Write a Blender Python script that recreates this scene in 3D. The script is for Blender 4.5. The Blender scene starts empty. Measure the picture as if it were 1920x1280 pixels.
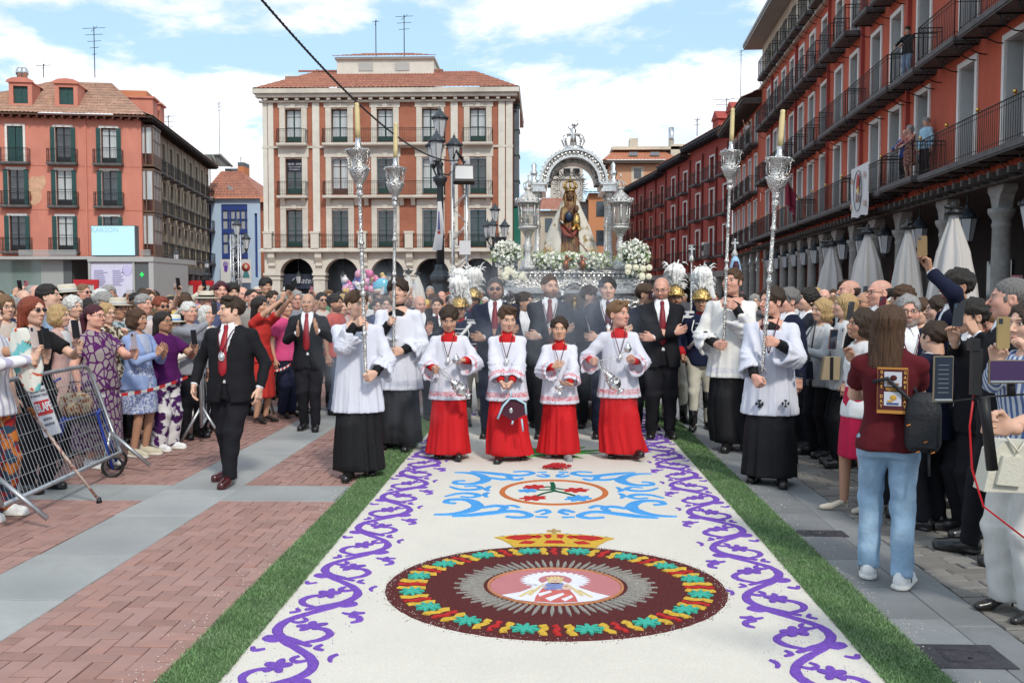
import bpy,math,random
import numpy as np
from mathutils import Vector,Matrix,Euler
R=math.radians
PI=math.pi
rnd=random.Random(7)
C=bpy.context.scene.collection
SC=bpy.context.scene

# ------------------------------------------------------------------ camera
F_PX=1780.0
CAM_H=1.7
cam_data=bpy.data.cameras.new('camera')
cam=bpy.data.objects.new('camera',cam_data)
C.objects.link(cam)
cam.location=(0,0,CAM_H)
cam.rotation_euler=(R(90)-math.atan(90/F_PX),0,math.atan(60/F_PX))
cam_data.sensor_width=36
cam_data.lens=F_PX/1920*36
cam_data.clip_start=0.05
cam_data.clip_end=3000
SC.camera=cam

# ------------------------------------------------------------------ sky, sun, exposure
SUN_EL,SUN_AZ=R(43),R(158)      # azimuth clockwise from +Y
world=bpy.data.worlds.new("World")
SC.world=world
world.use_nodes=True
wn,wl=world.node_tree.nodes,world.node_tree.links
wn.clear()
w_out=wn.new('ShaderNodeOutputWorld')
w_bg=wn.new('ShaderNodeBackground')
w_sky=wn.new('ShaderNodeTexSky')
w_sky.sky_type='NISHITA'
w_sky.sun_disc=False
w_sky.sun_elevation=SUN_EL
w_sky.sun_rotation=SUN_AZ
w_sky.air_density=1.0
w_sky.dust_density=0.6
w_sky.ozone_density=1.2
w_bg.inputs['Strength'].default_value=0.12
w_tc=wn.new('ShaderNodeTexCoord')
w_sep=wn.new('ShaderNodeSeparateXYZ')
wl.new(w_tc.outputs['Generated'],w_sep.inputs[0])
def wmath(op,a,b=None,c=None):
 n=wn.new('ShaderNodeMath');n.operation=op
 for i,v in enumerate((a,b,c)):
  if v is None: continue
  if isinstance(v,(int,float)): n.inputs[i].default_value=v
  else: wl.new(v,n.inputs[i])
 return n.outputs[0]
# project the view direction on a cloud layer
w_z=wmath('MAXIMUM',w_sep.outputs['Z'],0.0)
w_k=wmath('DIVIDE',1.0,wmath('ADD',w_z,0.22))
w_cmb=wn.new('ShaderNodeCombineXYZ')
wl.new(wmath('MULTIPLY',w_sep.outputs['X'],w_k),w_cmb.inputs[0])
wl.new(wmath('MULTIPLY',w_sep.outputs['Y'],w_k),w_cmb.inputs[1])
wl.new(wmath('MULTIPLY',w_z,2.0),w_cmb.inputs[2])
def wnoise(scale,detail,rough,off,dist=0.0):
 m=wn.new('ShaderNodeMapping');m.inputs['Location'].default_value=off
 wl.new(w_cmb.outputs[0],m.inputs['Vector'])
 n=wn.new('ShaderNodeTexNoise')
 n.inputs['Scale'].default_value=scale;n.inputs['Detail'].default_value=detail
 n.inputs['Roughness'].default_value=rough;n.inputs['Distortion'].default_value=dist
 wl.new(m.outputs[0],n.inputs['Vector'])
 return n.outputs['Fac']
CLOUD_OFF=(3.1,1.7,0.4)
w_n1=wnoise(1.15,9,0.56,CLOUD_OFF,0.25)
w_n2=wnoise(4.5,7,0.6,(5.1,2.2,1.0),0.1)
w_r1=wn.new('ShaderNodeMapRange');w_r1.interpolation_type='SMOOTHSTEP'
wl.new(wmath('ADD',w_n1,wmath('MULTIPLY',wmath('SUBTRACT',w_n2,0.5),0.42)),w_r1.inputs[0])
w_r1.inputs[1].default_value=0.44;w_r1.inputs[2].default_value=0.545
# cloud shading: soft grey bellies
w_r2=wn.new('ShaderNodeMapRange')
wl.new(wnoise(2.6,6,0.55,(1.3,7.2,2.0),0.2),w_r2.inputs[0])
w_r2.inputs[1].default_value=0.3;w_r2.inputs[2].default_value=0.75
w_cc=wn.new('ShaderNodeMix');w_cc.data_type='RGBA'
w_cc.inputs[6].default_value=(6.4,6.9,7.6,1);w_cc.inputs[7].default_value=(9.6,9.6,9.8,1)
wl.new(w_r2.outputs[0],w_cc.inputs[0])
# thin veil brightens the blue
w_veil=wn.new('ShaderNodeMix');w_veil.data_type='RGBA'
w_veil.inputs[0].default_value=0.6
w_veil.inputs[7].default_value=(4.7,7.0,9.1,1)
wl.new(w_sky.outputs[0],w_veil.inputs[6])
w_mix=wn.new('ShaderNodeMix');w_mix.data_type='RGBA'
wl.new(w_r1.outputs[0],w_mix.inputs[0]);wl.new(w_veil.outputs[2],w_mix.inputs[6]);wl.new(w_cc.outputs[2],w_mix.inputs[7])
wl.new(w_mix.outputs[2],w_bg.inputs['Color'])
wl.new(w_bg.outputs[0],w_out.inputs['Surface'])

sun_data=bpy.data.lights.new('sun','SUN')
sun=bpy.data.objects.new('sun',sun_data);C.objects.link(sun)
sun_data.energy=2.2
sun_data.angle=R(7)
sun_data.color=(1.0,0.94,0.84)
sd=Vector((math.sin(SUN_AZ)*math.cos(SUN_EL),math.cos(SUN_AZ)*math.cos(SUN_EL),math.sin(SUN_EL)))
sun.rotation_euler=sd.to_track_quat('Z','Y').to_euler()
sun.location=(0,0,60)

SC.view_settings.view_transform='Standard'
SC.view_settings.look='None'
SC.view_settings.gamma=1
SC.view_settings.exposure=0.25
SC.view_settings.use_curve_mapping=False
SC.cycles.max_bounces=6
SC.cycles.diffuse_bounces=3
SC.cycles.glossy_bounces=3
SC.cycles.transmission_bounces=4
SC.cycles.volume_bounces=0
SC.cycles.transparent_max_bounces=10
SC.cycles.caustics_reflective=False
SC.cycles.caustics_refractive=False
SC.cycles.use_denoising=True
SC.cycles.volume_step_rate=2.0

# ------------------------------------------------------------------ where a pixel of the photograph meets the place
_cm=cam.rotation_euler.to_matrix()
def ray(px,py):
 return _cm@Vector(((px-960)/F_PX,-(py-640)/F_PX,-1))
def at(px,py,Y):
 d=ray(px,py);t=Y/d.y
 return Vector((d.x*t,Y,CAM_H+d.z*t))
def ground(px,py):
 d=ray(px,py);t=-CAM_H/d.z
 return Vector((d.x*t,d.y*t,0))

# ------------------------------------------------------------------ objects and tags
def tag(o,label=None,cat=None,group=None,kind=None):
 if label: o['label']=label
 if cat: o['category']=cat
 if group: o['group']=group
 if kind: o['kind']=kind
 return o
def thing(name,label,cat,loc=(0,0,0),rz=0.0,group=None,scale=1.0):
 o=bpy.data.objects.new(name,None);C.objects.link(o)
 o.empty_display_size=0.2
 o.location=loc;o.rotation_euler=(0,0,rz)
 if scale != 1.0: o.scale=(scale,)*3
 return tag(o,label,cat,group)
def link(name,me,parent=None,loc=None,rot=None,scale=None):
 o=bpy.data.objects.new(name,me);C.objects.link(o)
 if parent is not None: o.parent=parent
 if loc is not None: o.location=loc
 if rot is not None: o.rotation_euler=rot
 if scale is not None: o.scale=scale
 return o
def copy_tree(o,parent=None):
 c=o.copy();C.objects.link(c);c.parent=parent
 for ch in list(o.children): copy_tree(ch,c)
 return c

def fast_mesh(name,V,Fq,mats,smooth=True,tri=False):
 me=bpy.data.meshes.new(name)
 V=np.ascontiguousarray(V,dtype=np.float32);Fq=np.ascontiguousarray(Fq,dtype=np.int32)
 k=Fq.shape[1]
 me.vertices.add(len(V));me.vertices.foreach_set('co',V.ravel())
 me.loops.add(Fq.size);me.loops.foreach_set('vertex_index',Fq.ravel())
 me.polygons.add(len(Fq));me.polygons.foreach_set('loop_start',np.arange(0,Fq.size,k,dtype=np.int32))
 me.update(calc_edges=True)
 if smooth: me.polygons.foreach_set('use_smooth',np.ones(len(Fq),dtype=bool))
 for m in (mats if isinstance(mats,(list,tuple)) else [mats]): me.materials.append(m)
 me.validate(verbose=False)
 return me

class MB:
 """collects simple solids; build() links them as one mesh object"""
 def __init__(s): s.v=[];s.f=[];s.mi=[];s.sm=[];s.cur=0;s.M=None
 def add(s,vs,fs,smooth=False):
  n=len(s.v)
  if s.M is not None: vs=[s.M@Vector(v) for v in vs]
  s.v.extend([tuple(v) for v in vs]);s.f.extend([tuple(i+n for i in f) for f in fs])
  s.mi.extend([s.cur]*len(fs));s.sm.extend([smooth]*len(fs));return s
 def box(s,x0,x1,y0,y1,z0,z1):
  if x0>x1: x0,x1=x1,x0
  if y0>y1: y0,y1=y1,y0
  if z0>z1: z0,z1=z1,z0
  v=[(x0,y0,z0),(x1,y0,z0),(x1,y1,z0),(x0,y1,z0),(x0,y0,z1),(x1,y0,z1),(x1,y1,z1),(x0,y1,z1)]
  return s.add(v,[(3,2,1,0),(4,5,6,7),(0,1,5,4),(1,2,6,5),(2,3,7,6),(3,0,4,7)])
 def tube(s,pts,r,n=6,caps=True,smooth=True):
  pts=[Vector(p) for p in pts];m=len(pts)
  rs=r if isinstance(r,(list,tuple)) else [r]*m
  vs=[];up=None
  for i,p in enumerate(pts):
   t=(pts[min(i+1,m-1)]-pts[max(i-1,0)])
   if t.length<1e-9: t=Vector((0,0,1))
   t.normalize()
   if up is None:
    up=Vector((0,0,1)) if abs(t.z)<0.9 else Vector((1,0,0))
   a=t.cross(up)
   if a.length<1e-6: a=t.orthogonal()
   a.normalize();b=a.cross(t).normalized();up=b
   for k in range(n):
    w=2*PI*k/n
    vs.append(p+(a*math.cos(w)+b*math.sin(w))*rs[i])
  fs=[(i*n+k,(i+1)*n+k,(i+1)*n+(k+1)%n,i*n+(k+1)%n) for i in range(m-1) for k in range(n)]
  if caps:
   fs.append(tuple(range(n)));fs.append(tuple((m-1)*n+k for k in reversed(range(n))))
  return s.add(vs,fs,smooth)
 def lathe(s,prof,n=16,c=(0,0,0),smooth=True,caps=True,sq=1.0):
  vs=[];m=len(prof)
  for (r,z) in prof:
   for k in range(n):
    w=2*PI*(k+.5)/n
    vs.append((c[0]+r*math.cos(w),c[1]+r*math.sin(w)*sq,c[2]+z))
  fs=[(i*n+k,i*n+(k+1)%n,(i+1)*n+(k+1)%n,(i+1)*n+k) for i in range(m-1) for k in range(n)]
  if caps:
   fs.append(tuple(reversed(range(n))));fs.append(tuple((m-1)*n+k for k in range(n)))
  return s.add(vs,fs,smooth)
 def prism(s,poly,z0,z1,axis='z'):
  """poly (a,b) extruded along axis; axis y: (a,b)->(x,z); axis x: (a,b)->(y,z)"""
  n=len(poly)
  def mk(a,b,h):
   return (a,b,h) if axis=='z' else ((a,h,b) if axis=='y' else (h,a,b))
  vs=[mk(a,b,z0) for a,b in poly]+[mk(a,b,z1) for a,b in poly]
  fs=[tuple(reversed(range(n))),tuple(range(n,2*n))]+[(i,(i+1)%n,n+(i+1)%n,n+i) for i in range(n)]
  return s.add(vs,fs)
 def ball(s,c,r,n=8,m=6,sx=1,sy=1,sz=1):
  vs=[(c[0],c[1],c[2]-r*sz)]
  for i in range(1,m):
   t=-PI/2+PI*i/m
   for k in range(n):
    w=2*PI*k/n
    vs.append((c[0]+r*sx*math.cos(t)*math.cos(w),c[1]+r*sy*math.cos(t)*math.sin(w),c[2]+r*sz*math.sin(t)))
  vs.append((c[0],c[1],c[2]+r*sz))
  fs=[(0,1+(k+1)%n,1+k) for k in range(n)]
  for i in range(m-2):
   for k in range(n):
    a=1+i*n
    fs.append((a+k,a+(k+1)%n,a+n+(k+1)%n,a+n+k))
  L=len(vs)-1;a=1+(m-2)*n
  fs+=[(a+k,a+(k+1)%n,L) for k in range(n)]
  return s.add(vs,fs,True)
 def mesh(s,name,mats):
  me=bpy.data.meshes.new(name)
  me.from_pydata(s.v,[],s.f)
  for m in (mats if isinstance(mats,(list,tuple)) else [mats]): me.materials.append(m)
  me.polygons.foreach_set('material_index',s.mi)
  me.polygons.foreach_set('use_smooth',s.sm)
  me.update()
  return me
 def build(s,name,mats,parent=None,**k):
  return link(name,s.mesh(name,mats),parent,**k)

# ------------------------------------------------------------------ materials
_mats={}
def mat(name,color=(.5,.5,.5),rough=.7,metal=0.0,var=0.0,vscale=8.0,bump=0.0,bscale=40.0,spec=0.4,
  stretch=(1,1,1),dirt=None,dscale=1.5,dlo=.5,dhi=.75,emit=0.0,alpha=1.0,sheen=0.0,coords='Object',bdist=0.01,trans=0.0):
 if name in _mats: return _mats[name]
 m=bpy.data.materials.new(name);m.use_nodes=True
 nt=m.node_tree;N,L=nt.nodes,nt.links
 b=N['Principled BSDF']
 b.inputs['Base Color'].default_value=(*color,1)
 b.inputs['Roughness'].default_value=rough
 b.inputs['Metallic'].default_value=metal
 b.inputs['Specular IOR Level'].default_value=spec
 b.inputs['Alpha'].default_value=alpha
 if trans: b.inputs['Transmission Weight'].default_value=trans
 if sheen: b.inputs['Sheen Weight'].default_value=sheen
 if emit:
  b.inputs['Emission Color'].default_value=(*color,1);b.inputs['Emission Strength'].default_value=emit
 tc=N.new('ShaderNodeTexCoord');mp=N.new('ShaderNodeMapping');mp.inputs['Scale'].default_value=stretch
 L.new(tc.outputs[coords],mp.inputs[0]);vec=mp.outputs[0]
 col=None
 if var:
  n=N.new('ShaderNodeTexNoise');n.inputs['Scale'].default_value=vscale;n.inputs['Detail'].default_value=6
  n.inputs['Roughness'].default_value=.65
  L.new(vec,n.inputs['Vector'])
  mx=N.new('ShaderNodeMix');mx.data_type='RGBA'
  lo=tuple(max(0,c*(1-var)) for c in color);hi=tuple(min(1,c*(1+var)) for c in color)
  mr=N.new('ShaderNodeMapRange');mr.inputs[1].default_value=.3;mr.inputs[2].default_value=.7
  L.new(n.outputs['Fac'],mr.inputs[0]);L.new(mr.outputs[0],mx.inputs[0])
  mx.inputs[6].default_value=(*lo,1);mx.inputs[7].default_value=(*hi,1)
  col=mx.outputs[2]
 if dirt:
  n=N.new('ShaderNodeTexNoise');n.inputs['Scale'].default_value=dscale;n.inputs['Detail'].default_value=8
  n.inputs['Roughness'].default_value=.7
  L.new(vec,n.inputs['Vector'])
  mr=N.new('ShaderNodeMapRange');mr.inputs[1].default_value=dlo;mr.inputs[2].default_value=dhi
  L.new(n.outputs['Fac'],mr.inputs[0])
  mx=N.new('ShaderNodeMix');mx.data_type='RGBA'
  L.new(mr.outputs[0],mx.inputs[0])
  if col is not None: L.new(col,mx.inputs[6])
  else: mx.inputs[6].default_value=(*color,1)
  mx.inputs[7].default_value=(*dirt,1);col=mx.outputs[2]
 if col is not None: L.new(col,b.inputs['Base Color'])
 if bump:
  n=N.new('ShaderNodeTexNoise');n.inputs['Scale'].default_value=bscale;n.inputs['Detail'].default_value=4
  L.new(vec,n.inputs['Vector'])
  bp=N.new('ShaderNodeBump');bp.inputs['Strength'].default_value=bump;bp.inputs['Distance'].default_value=bdist
  L.new(n.outputs['Fac'],bp.inputs['Height']);L.new(bp.outputs[0],b.inputs['Normal'])
 _mats[name]=m
 return m
def nodes_of(m): return m.node_tree.nodes,m.node_tree.links,m.node_tree.nodes['Principled BSDF']
def cloth(color,rough=.85,var=.10,key=None,sheen=.15,fold=.35):
 """woven cloth: slight mottling and soft vertical creases"""
 key=key or 'cloth_%d_%d_%d_%d'%(*(int(c*200) for c in color),int(fold*100))
 return mat(key,color,rough,var=var,vscale=14,bump=fold,bscale=13,spec=.2,stretch=(1,1,.45),sheen=0,bdist=.02)
def patterned(key,base,spots,scale=14,thr=.5,kind='voronoi',stretch=(1,1,1),extra=None):
 """printed cloth"""
 if key in _mats: return _mats[key]
 m=mat(key,base,.85,bump=.3,bscale=12,spec=.2)
 N,L,b=nodes_of(m)
 tc=N.new('ShaderNodeTexCoord');mp=N.new('ShaderNodeMapping');mp.inputs['Scale'].default_value=stretch
 L.new(tc.outputs['Object'],mp.inputs[0])
 if kind=='voronoi':
  t=N.new('ShaderNodeTexVoronoi');t.inputs['Scale'].default_value=scale;o=t.outputs['Distance']
 elif kind=='edge':
  t=N.new('ShaderNodeTexVoronoi');t.feature='DISTANCE_TO_EDGE';t.inputs['Scale'].default_value=scale;o=t.outputs['Distance']
 elif kind=='stripe':
  t=N.new('ShaderNodeTexWave');t.inputs['Scale'].default_value=scale;t.bands_direction='X';o=t.outputs['Fac']
 else:
  t=N.new('ShaderNodeTexNoise');t.inputs['Scale'].default_value=scale;t.inputs['Detail'].default_value=2;o=t.outputs['Fac']
 L.new(mp.outputs[0],t.inputs['Vector'])
 mr=N.new('ShaderNodeMapRange');mr.inputs[1].default_value=thr-.03;mr.inputs[2].default_value=thr+.03
 L.new(o,mr.inputs[0])
 mx=N.new('ShaderNodeMix');mx.data_type='RGBA'
 L.new(mr.outputs[0],mx.inputs[0]);mx.inputs[6].default_value=(*base,1);mx.inputs[7].default_value=(*spots,1)
 res=mx.outputs[2]
 if extra:
  t2=N.new('ShaderNodeTexNoise');t2.inputs['Scale'].default_value=scale*.6;L.new(mp.outputs[0],t2.inputs['Vector'])
  m2=N.new('ShaderNodeMapRange');m2.inputs[1].default_value=.52;m2.inputs[2].default_value=.57;L.new(t2.outputs['Fac'],m2.inputs[0])
  x2=N.new('ShaderNodeMix');x2.data_type='RGBA';L.new(m2.outputs[0],x2.inputs[0]);L.new(res,x2.inputs[6]);x2.inputs[7].default_value=(*extra,1)
  res=x2.outputs[2]
 L.new(res,b.inputs['Base Color'])
 return m
# ------------------------------------------------------------------ signed distance modelling
def surface(fn,lo,hi,r):
 """surface nets over fn(X,Y,Z)"""
 lo=np.array(lo,dtype=np.float32);n=np.ceil((np.array(hi)-lo)/r).astype(int)+1
 xs=(lo[0]+r*np.arange(n[0],dtype=np.float32))[:,None,None]
 ys=(lo[1]+r*np.arange(n[1],dtype=np.float32))[None,:,None]
 zs=(lo[2]+r*np.arange(n[2],dtype=np.float32))[None,None,:]
 S=np.broadcast_to(fn(xs,ys,zs),tuple(n)).astype(np.float32)
 S=np.array(S);S[0]=S[-1]=1;S[:,0]=S[:,-1]=1;S[:,:,0]=S[:,:,-1]=1
 I=S<0
 cnt=np.zeros(tuple(n-1),dtype=np.int8)
 for dx in (0,1):
  for dy in (0,1):
   for dz in (0,1):
    cnt+=I[dx:n[0]-1+dx,dy:n[1]-1+dy,dz:n[2]-1+dz]
 act=(cnt>0) & (cnt<8)
 ci,cj,ck=np.nonzero(act)
 idx=-np.ones(act.shape,dtype=np.int32);idx[ci,cj,ck]=np.arange(len(ci))
 acc=np.zeros((len(ci),3),dtype=np.float32);num=np.zeros(len(ci),dtype=np.float32)
 corners=[(a,b,c) for a in (0,1) for b in (0,1) for c in (0,1)]
 for a in corners:
  for ax in range(3):
   if a[ax]: continue
   b=list(a);b[ax]=1
   sa=S[ci+a[0],cj+a[1],ck+a[2]];sb=S[ci+b[0],cj+b[1],ck+b[2]]
   m=(sa<0) != (sb<0)
   t=np.where(m,sa/np.where(m,sa-sb,1),0)
   p=np.empty_like(acc)
   for q in range(3): p[:,q]=a[q] if q != ax else t
   acc+=p*m[:,None];num+=m
 V=acc/num[:,None]+np.stack([ci,cj,ck],1)
 V=V*r+lo
 faces=[]
 for ax in range(3):
  sl0=[slice(None)]*3;sl1=[slice(None)]*3
  sl0[ax]=slice(0,-1);sl1[ax]=slice(1,None)
  A=I[tuple(sl0)];B=I[tuple(sl1)]
  e=np.nonzero(A != B)
  u,v=[(1,2),(2,0),(0,1)][ax]
  cs=[]
  for (du,dv) in ((-1,-1),(0,-1),(0,0),(-1,0)):
   g=[e[0],e[1],e[2]]
   g[u]=g[u]+du;g[v]=g[v]+dv
   cs.append(idx[g[0],g[1],g[2]])
  q=np.stack(cs,1)
  fl=~A[e]
  q[fl]=q[fl][:,::-1]
  faces.append(q)
 Fq=np.concatenate(faces)
 Fq=Fq[(Fq>=0).all(1)]
 return V,Fq

def cone(X,Y,Z,a,b,ra,rb):
 a=np.array(a,dtype=np.float32);b=np.array(b,dtype=np.float32);ba=b-a
 L=float(ba@ba)+1e-9
 h=np.clip(((X-a[0])*ba[0]+(Y-a[1])*ba[1]+(Z-a[2])*ba[2])/L,0,1)
 dx=X-a[0]-h*ba[0];dy=Y-a[1]-h*ba[1];dz=Z-a[2]-h*ba[2]
 return np.sqrt(dx*dx+dy*dy+dz*dz)-(ra+(rb-ra)*h)
def flatcone(X,Y,Z,a,b,ra,rb):
 """cone with flat ends (open cuffs)"""
 a=np.array(a,dtype=np.float32);b=np.array(b,dtype=np.float32);ba=b-a
 L=float(np.sqrt(ba@ba))+1e-9;u=ba/L
 t=(X-a[0])*u[0]+(Y-a[1])*u[1]+(Z-a[2])*u[2]
 dx=X-a[0]-t*u[0];dy=Y-a[1]-t*u[1];dz=Z-a[2]-t*u[2]
 h=np.clip(t/L,0,1)
 return np.maximum(np.sqrt(dx*dx+dy*dy+dz*dz)-(ra+(rb-ra)*h),np.maximum(-t,t-L))
def ell(X,Y,Z,c,r):
 k=np.sqrt(((X-c[0])/r[0])**2+((Y-c[1])/r[1])**2+((Z-c[2])/r[2])**2)
 return (k-1)*min(r)
def smin(a,b,k):
 h=np.clip(.5+.5*(b-a)/k,0,1)
 return b+(a-b)*h-k*h*(1-h)
def smax(a,b,k): return-smin(-a,-b,k)
def prof(X,Y,Z,tab,fold=0.0,nf=9,ph=0.0,zf=None,sq=2.0):
 """upright body of elliptic slices; tab rows (z, a, b, x0, y0)"""
 T=np.array(tab,dtype=np.float32)
 z=Z
 a=np.interp(z,T[:,0],T[:,1]);b=np.interp(z,T[:,0],T[:,2])
 x0=np.interp(z,T[:,0],T[:,3]);y0=np.interp(z,T[:,0],T[:,4])
 dx=X-x0;dy=Y-y0
 if fold:
  th=np.arctan2(dy,dx)
  w=1.0 if zf is None else np.clip((zf[0]-z)/(zf[0]-zf[1]),0,1)
  g=1+fold*w*(1.1-2.0*np.abs(np.sin(.5*nf*th+ph+1.1*np.sin(2*th+ph+.8*z)))**.8+.45*np.sin((nf*2-3)*th+2*ph))
  a=a*g;b=b*g
 if sq==2.0: k=np.sqrt((dx/a)**2+(dy/b)**2)
 else: k=(np.abs(dx/a)**sq+np.abs(dy/b)**sq)**(1/sq)
 d=(k-1)*np.minimum(a,b)
 return np.maximum(d,np.maximum(T[0,0]-z,z-T[-1,0]))
def wrk(X,Y,Z,f=22.0,ph=0.0):
 return np.sin(f*X+1.7*np.sin(f*.6*Z+ph))*np.sin(f*.8*Z+1.9*np.sin(f*.5*Y+2*ph)+ph)

# ------------------------------------------------------------------ skin, with the features of the face set out in head coordinates
def make_skin():
 m=bpy.data.materials.new('skin');m.use_nodes=True
 N,L,b=nodes_of(m)
 b.inputs['Roughness'].default_value=.52;b.inputs['Specular IOR Level'].default_value=.35
 b.inputs['Subsurface Weight'].default_value=.0
 ac=N.new('ShaderNodeAttribute');ac.attribute_name='Col'
 ah=N.new('ShaderNodeAttribute');ah.attribute_name='hp'
 ab=N.new('ShaderNodeAttribute');ab.attribute_name='hc'
 sp=N.new('ShaderNodeSeparateXYZ');L.new(ah.outputs['Vector'],sp.inputs[0])
 def M(op,a,b2=None):
  n=N.new('ShaderNodeMath');n.operation=op
  for i,v in enumerate((a,b2)):
   if v is None: continue
   if isinstance(v,(int,float)): n.inputs[i].default_value=v
   else: L.new(v,n.inputs[i])
  return n.outputs[0]
 ax=M('ABSOLUTE',sp.outputs[0]);z=sp.outputs[2];y=sp.outputs[1]
 front=M('LESS_THAN',y,-.045)
 def ellm(cx,cz,rx,rz,soft=.25):
  q=M('ADD',M('POWER',M('DIVIDE',M('SUBTRACT',ax,cx),rx),2.0),M('POWER',M('DIVIDE',M('SUBTRACT',z,cz),rz),2.0))
  mr=N.new('ShaderNodeMapRange');mr.inputs[1].default_value=1+soft;mr.inputs[2].default_value=1-soft
  L.new(q,mr.inputs[0]);return M('MULTIPLY',mr.outputs[0],front)
 def mix(fac,a,bcol):
  n=N.new('ShaderNodeMix');n.data_type='RGBA';L.new(fac,n.inputs[0]);L.new(a,n.inputs[6])
  if isinstance(bcol,tuple): n.inputs[7].default_value=(*bcol,1)
  else: L.new(bcol,n.inputs[7])
  return n.outputs[2]
 ns=N.new('ShaderNodeTexNoise');ns.inputs['Scale'].default_value=30;L.new(ah.outputs['Vector'],ns.inputs['Vector'])
 c=ac.outputs['Color']
 cm=N.new('ShaderNodeMix');cm.data_type='RGBA';cm.blend_type='MULTIPLY';cm.inputs[0].default_value=1
 mr=N.new('ShaderNodeMapRange');mr.inputs[3].default_value=.9;mr.inputs[4].default_value=1.08;L.new(ns.outputs['Fac'],mr.inputs[0])
 L.new(c,cm.inputs[6]);L.new(mr.outputs[0],cm.inputs[7]);c=cm.outputs[2]
 bl=ellm(.045,-.015,.028,.024,.8)       # cheeks
 blf=M('MULTIPLY',bl,.13);c=mix(blf,c,(.62,.20,.15))
 lip=ellm(0,-.052,.023,.0085,.4);lipf=M('MULTIPLY',lip,.65);c=mix(lipf,c,(.42,.12,.10))
 c=mix(M('MULTIPLY',ellm(0,-.052,.022,.0018,.5),.7),c,(.12,.03,.03))
 c=mix(M('MULTIPLY',ellm(.032,.021,.0185,.0105,.4),.5),c,(.20,.09,.06))     # eye socket shade, painted into the skin colour
 c=mix(ellm(.032,.019,.0135,.0058,.2),c,(.66,.62,.58))
 c=mix(ellm(.032,.019,.0062,.0066,.2),c,(.045,.022,.012))
 c=mix(M('MULTIPLY',ellm(.032,.0255,.0155,.0022,.5),.85),c,(.03,.015,.01))
 c=mix(M('MULTIPLY',ellm(.033,.0385,.020,.0042,.5),.8),c,ab.outputs['Color'])
 c=mix(M('MULTIPLY',ellm(.008,-.022,.0045,.003,.5),.6),c,(.12,.03,.02))
 L.new(c,b.inputs['Base Color'])
 return m
SKIN=make_skin()
SK=dict(fair=(.66,.40,.29),mid=(.56,.32,.215),tan=(.46,.245,.155),rosy=(.66,.35,.26),dark=(.33,.17,.105))

_head_cache={}
def head_mesh(kind,res):
 key=(kind,res)
 if key in _head_cache: return _head_cache[key]
 child=kind=='child';fem=kind=='woman';stout=kind=='stout'
 jw=.056 if not child else .052
 if fem: jw=.051
 if stout: jw=.066
 def fn(X,Y,Z):
  X=np.abs(X)
  d=ell(X,Y,Z,(0,.018,.045),(.076,.096,.080))
  d=smin(d,ell(X,Y,Z,(0,-.022,-.012),(jw+.008,.066,.085)),.03)
  d=smin(d,ell(X,Y,Z,(0,-.050,-.078),(jw*.55,.032,.025)),.03)          # chin
  d=smin(d,ell(X,Y,Z,(jw*.78,-.012,-.052),(.018,.035,.03)),.03)          # jaw
  d=smin(d,ell(X,Y,Z,(.040,-.055,-.012),(.024,.024,.022)),.025)            # cheek
  d=smin(d,cone(X,Y,Z,(0,-.083,.038),(.026,-.080,.037),.008,.008),.016)  # brow
  d=smax(d,-ell(X,Y,Z,(.032,-.096,.018),(.020,.016,.013)),.014)            # sockets
  d=smin(d,ell(X,Y,Z,(.031,-.072,.018),(.0145,.0145,.0125)),.004)            # eyeball
  nl=.024 if child else (.026 if fem else .031)
  d=smin(d,cone(X,Y,Z,(0,-.083,.026),(0,-.084-nl,-.014),.007,.0095),.010)
  d=smin(d,ell(X,Y,Z,(.011,-.094,-.018),(.0085,.011,.0075)),.006)
  d=smin(d,cone(X,Y,Z,(0,-.094,-.047),(.016,-.085,-.049),.0058,.003),.006)
  d=smin(d,cone(X,Y,Z,(0,-.093,-.058),(.015,-.084,-.056),.0070,.003),.006)
  # ear
  e=ell(X,Y,Z,(.078,.012,.006),(.012,.021,.032))
  e=smax(e,-ell(X,Y,Z,(.088,.006,.008),(.009,.012,.019)),.006)
  d=smin(d,e,.006)
  nr=.050 if not fem and not child else .042
  if stout: nr=.06
  d=smin(d,cone(X,Y,Z,(0,.022,-.06),(0,.035,-.16),nr,nr+.006),.02)
  return d
 V,Fq=surface(fn,(-.105,-.13,-.18),(.105,.13,.145),res)
 _head_cache[key]=(V,Fq)
 return V,Fq

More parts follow.
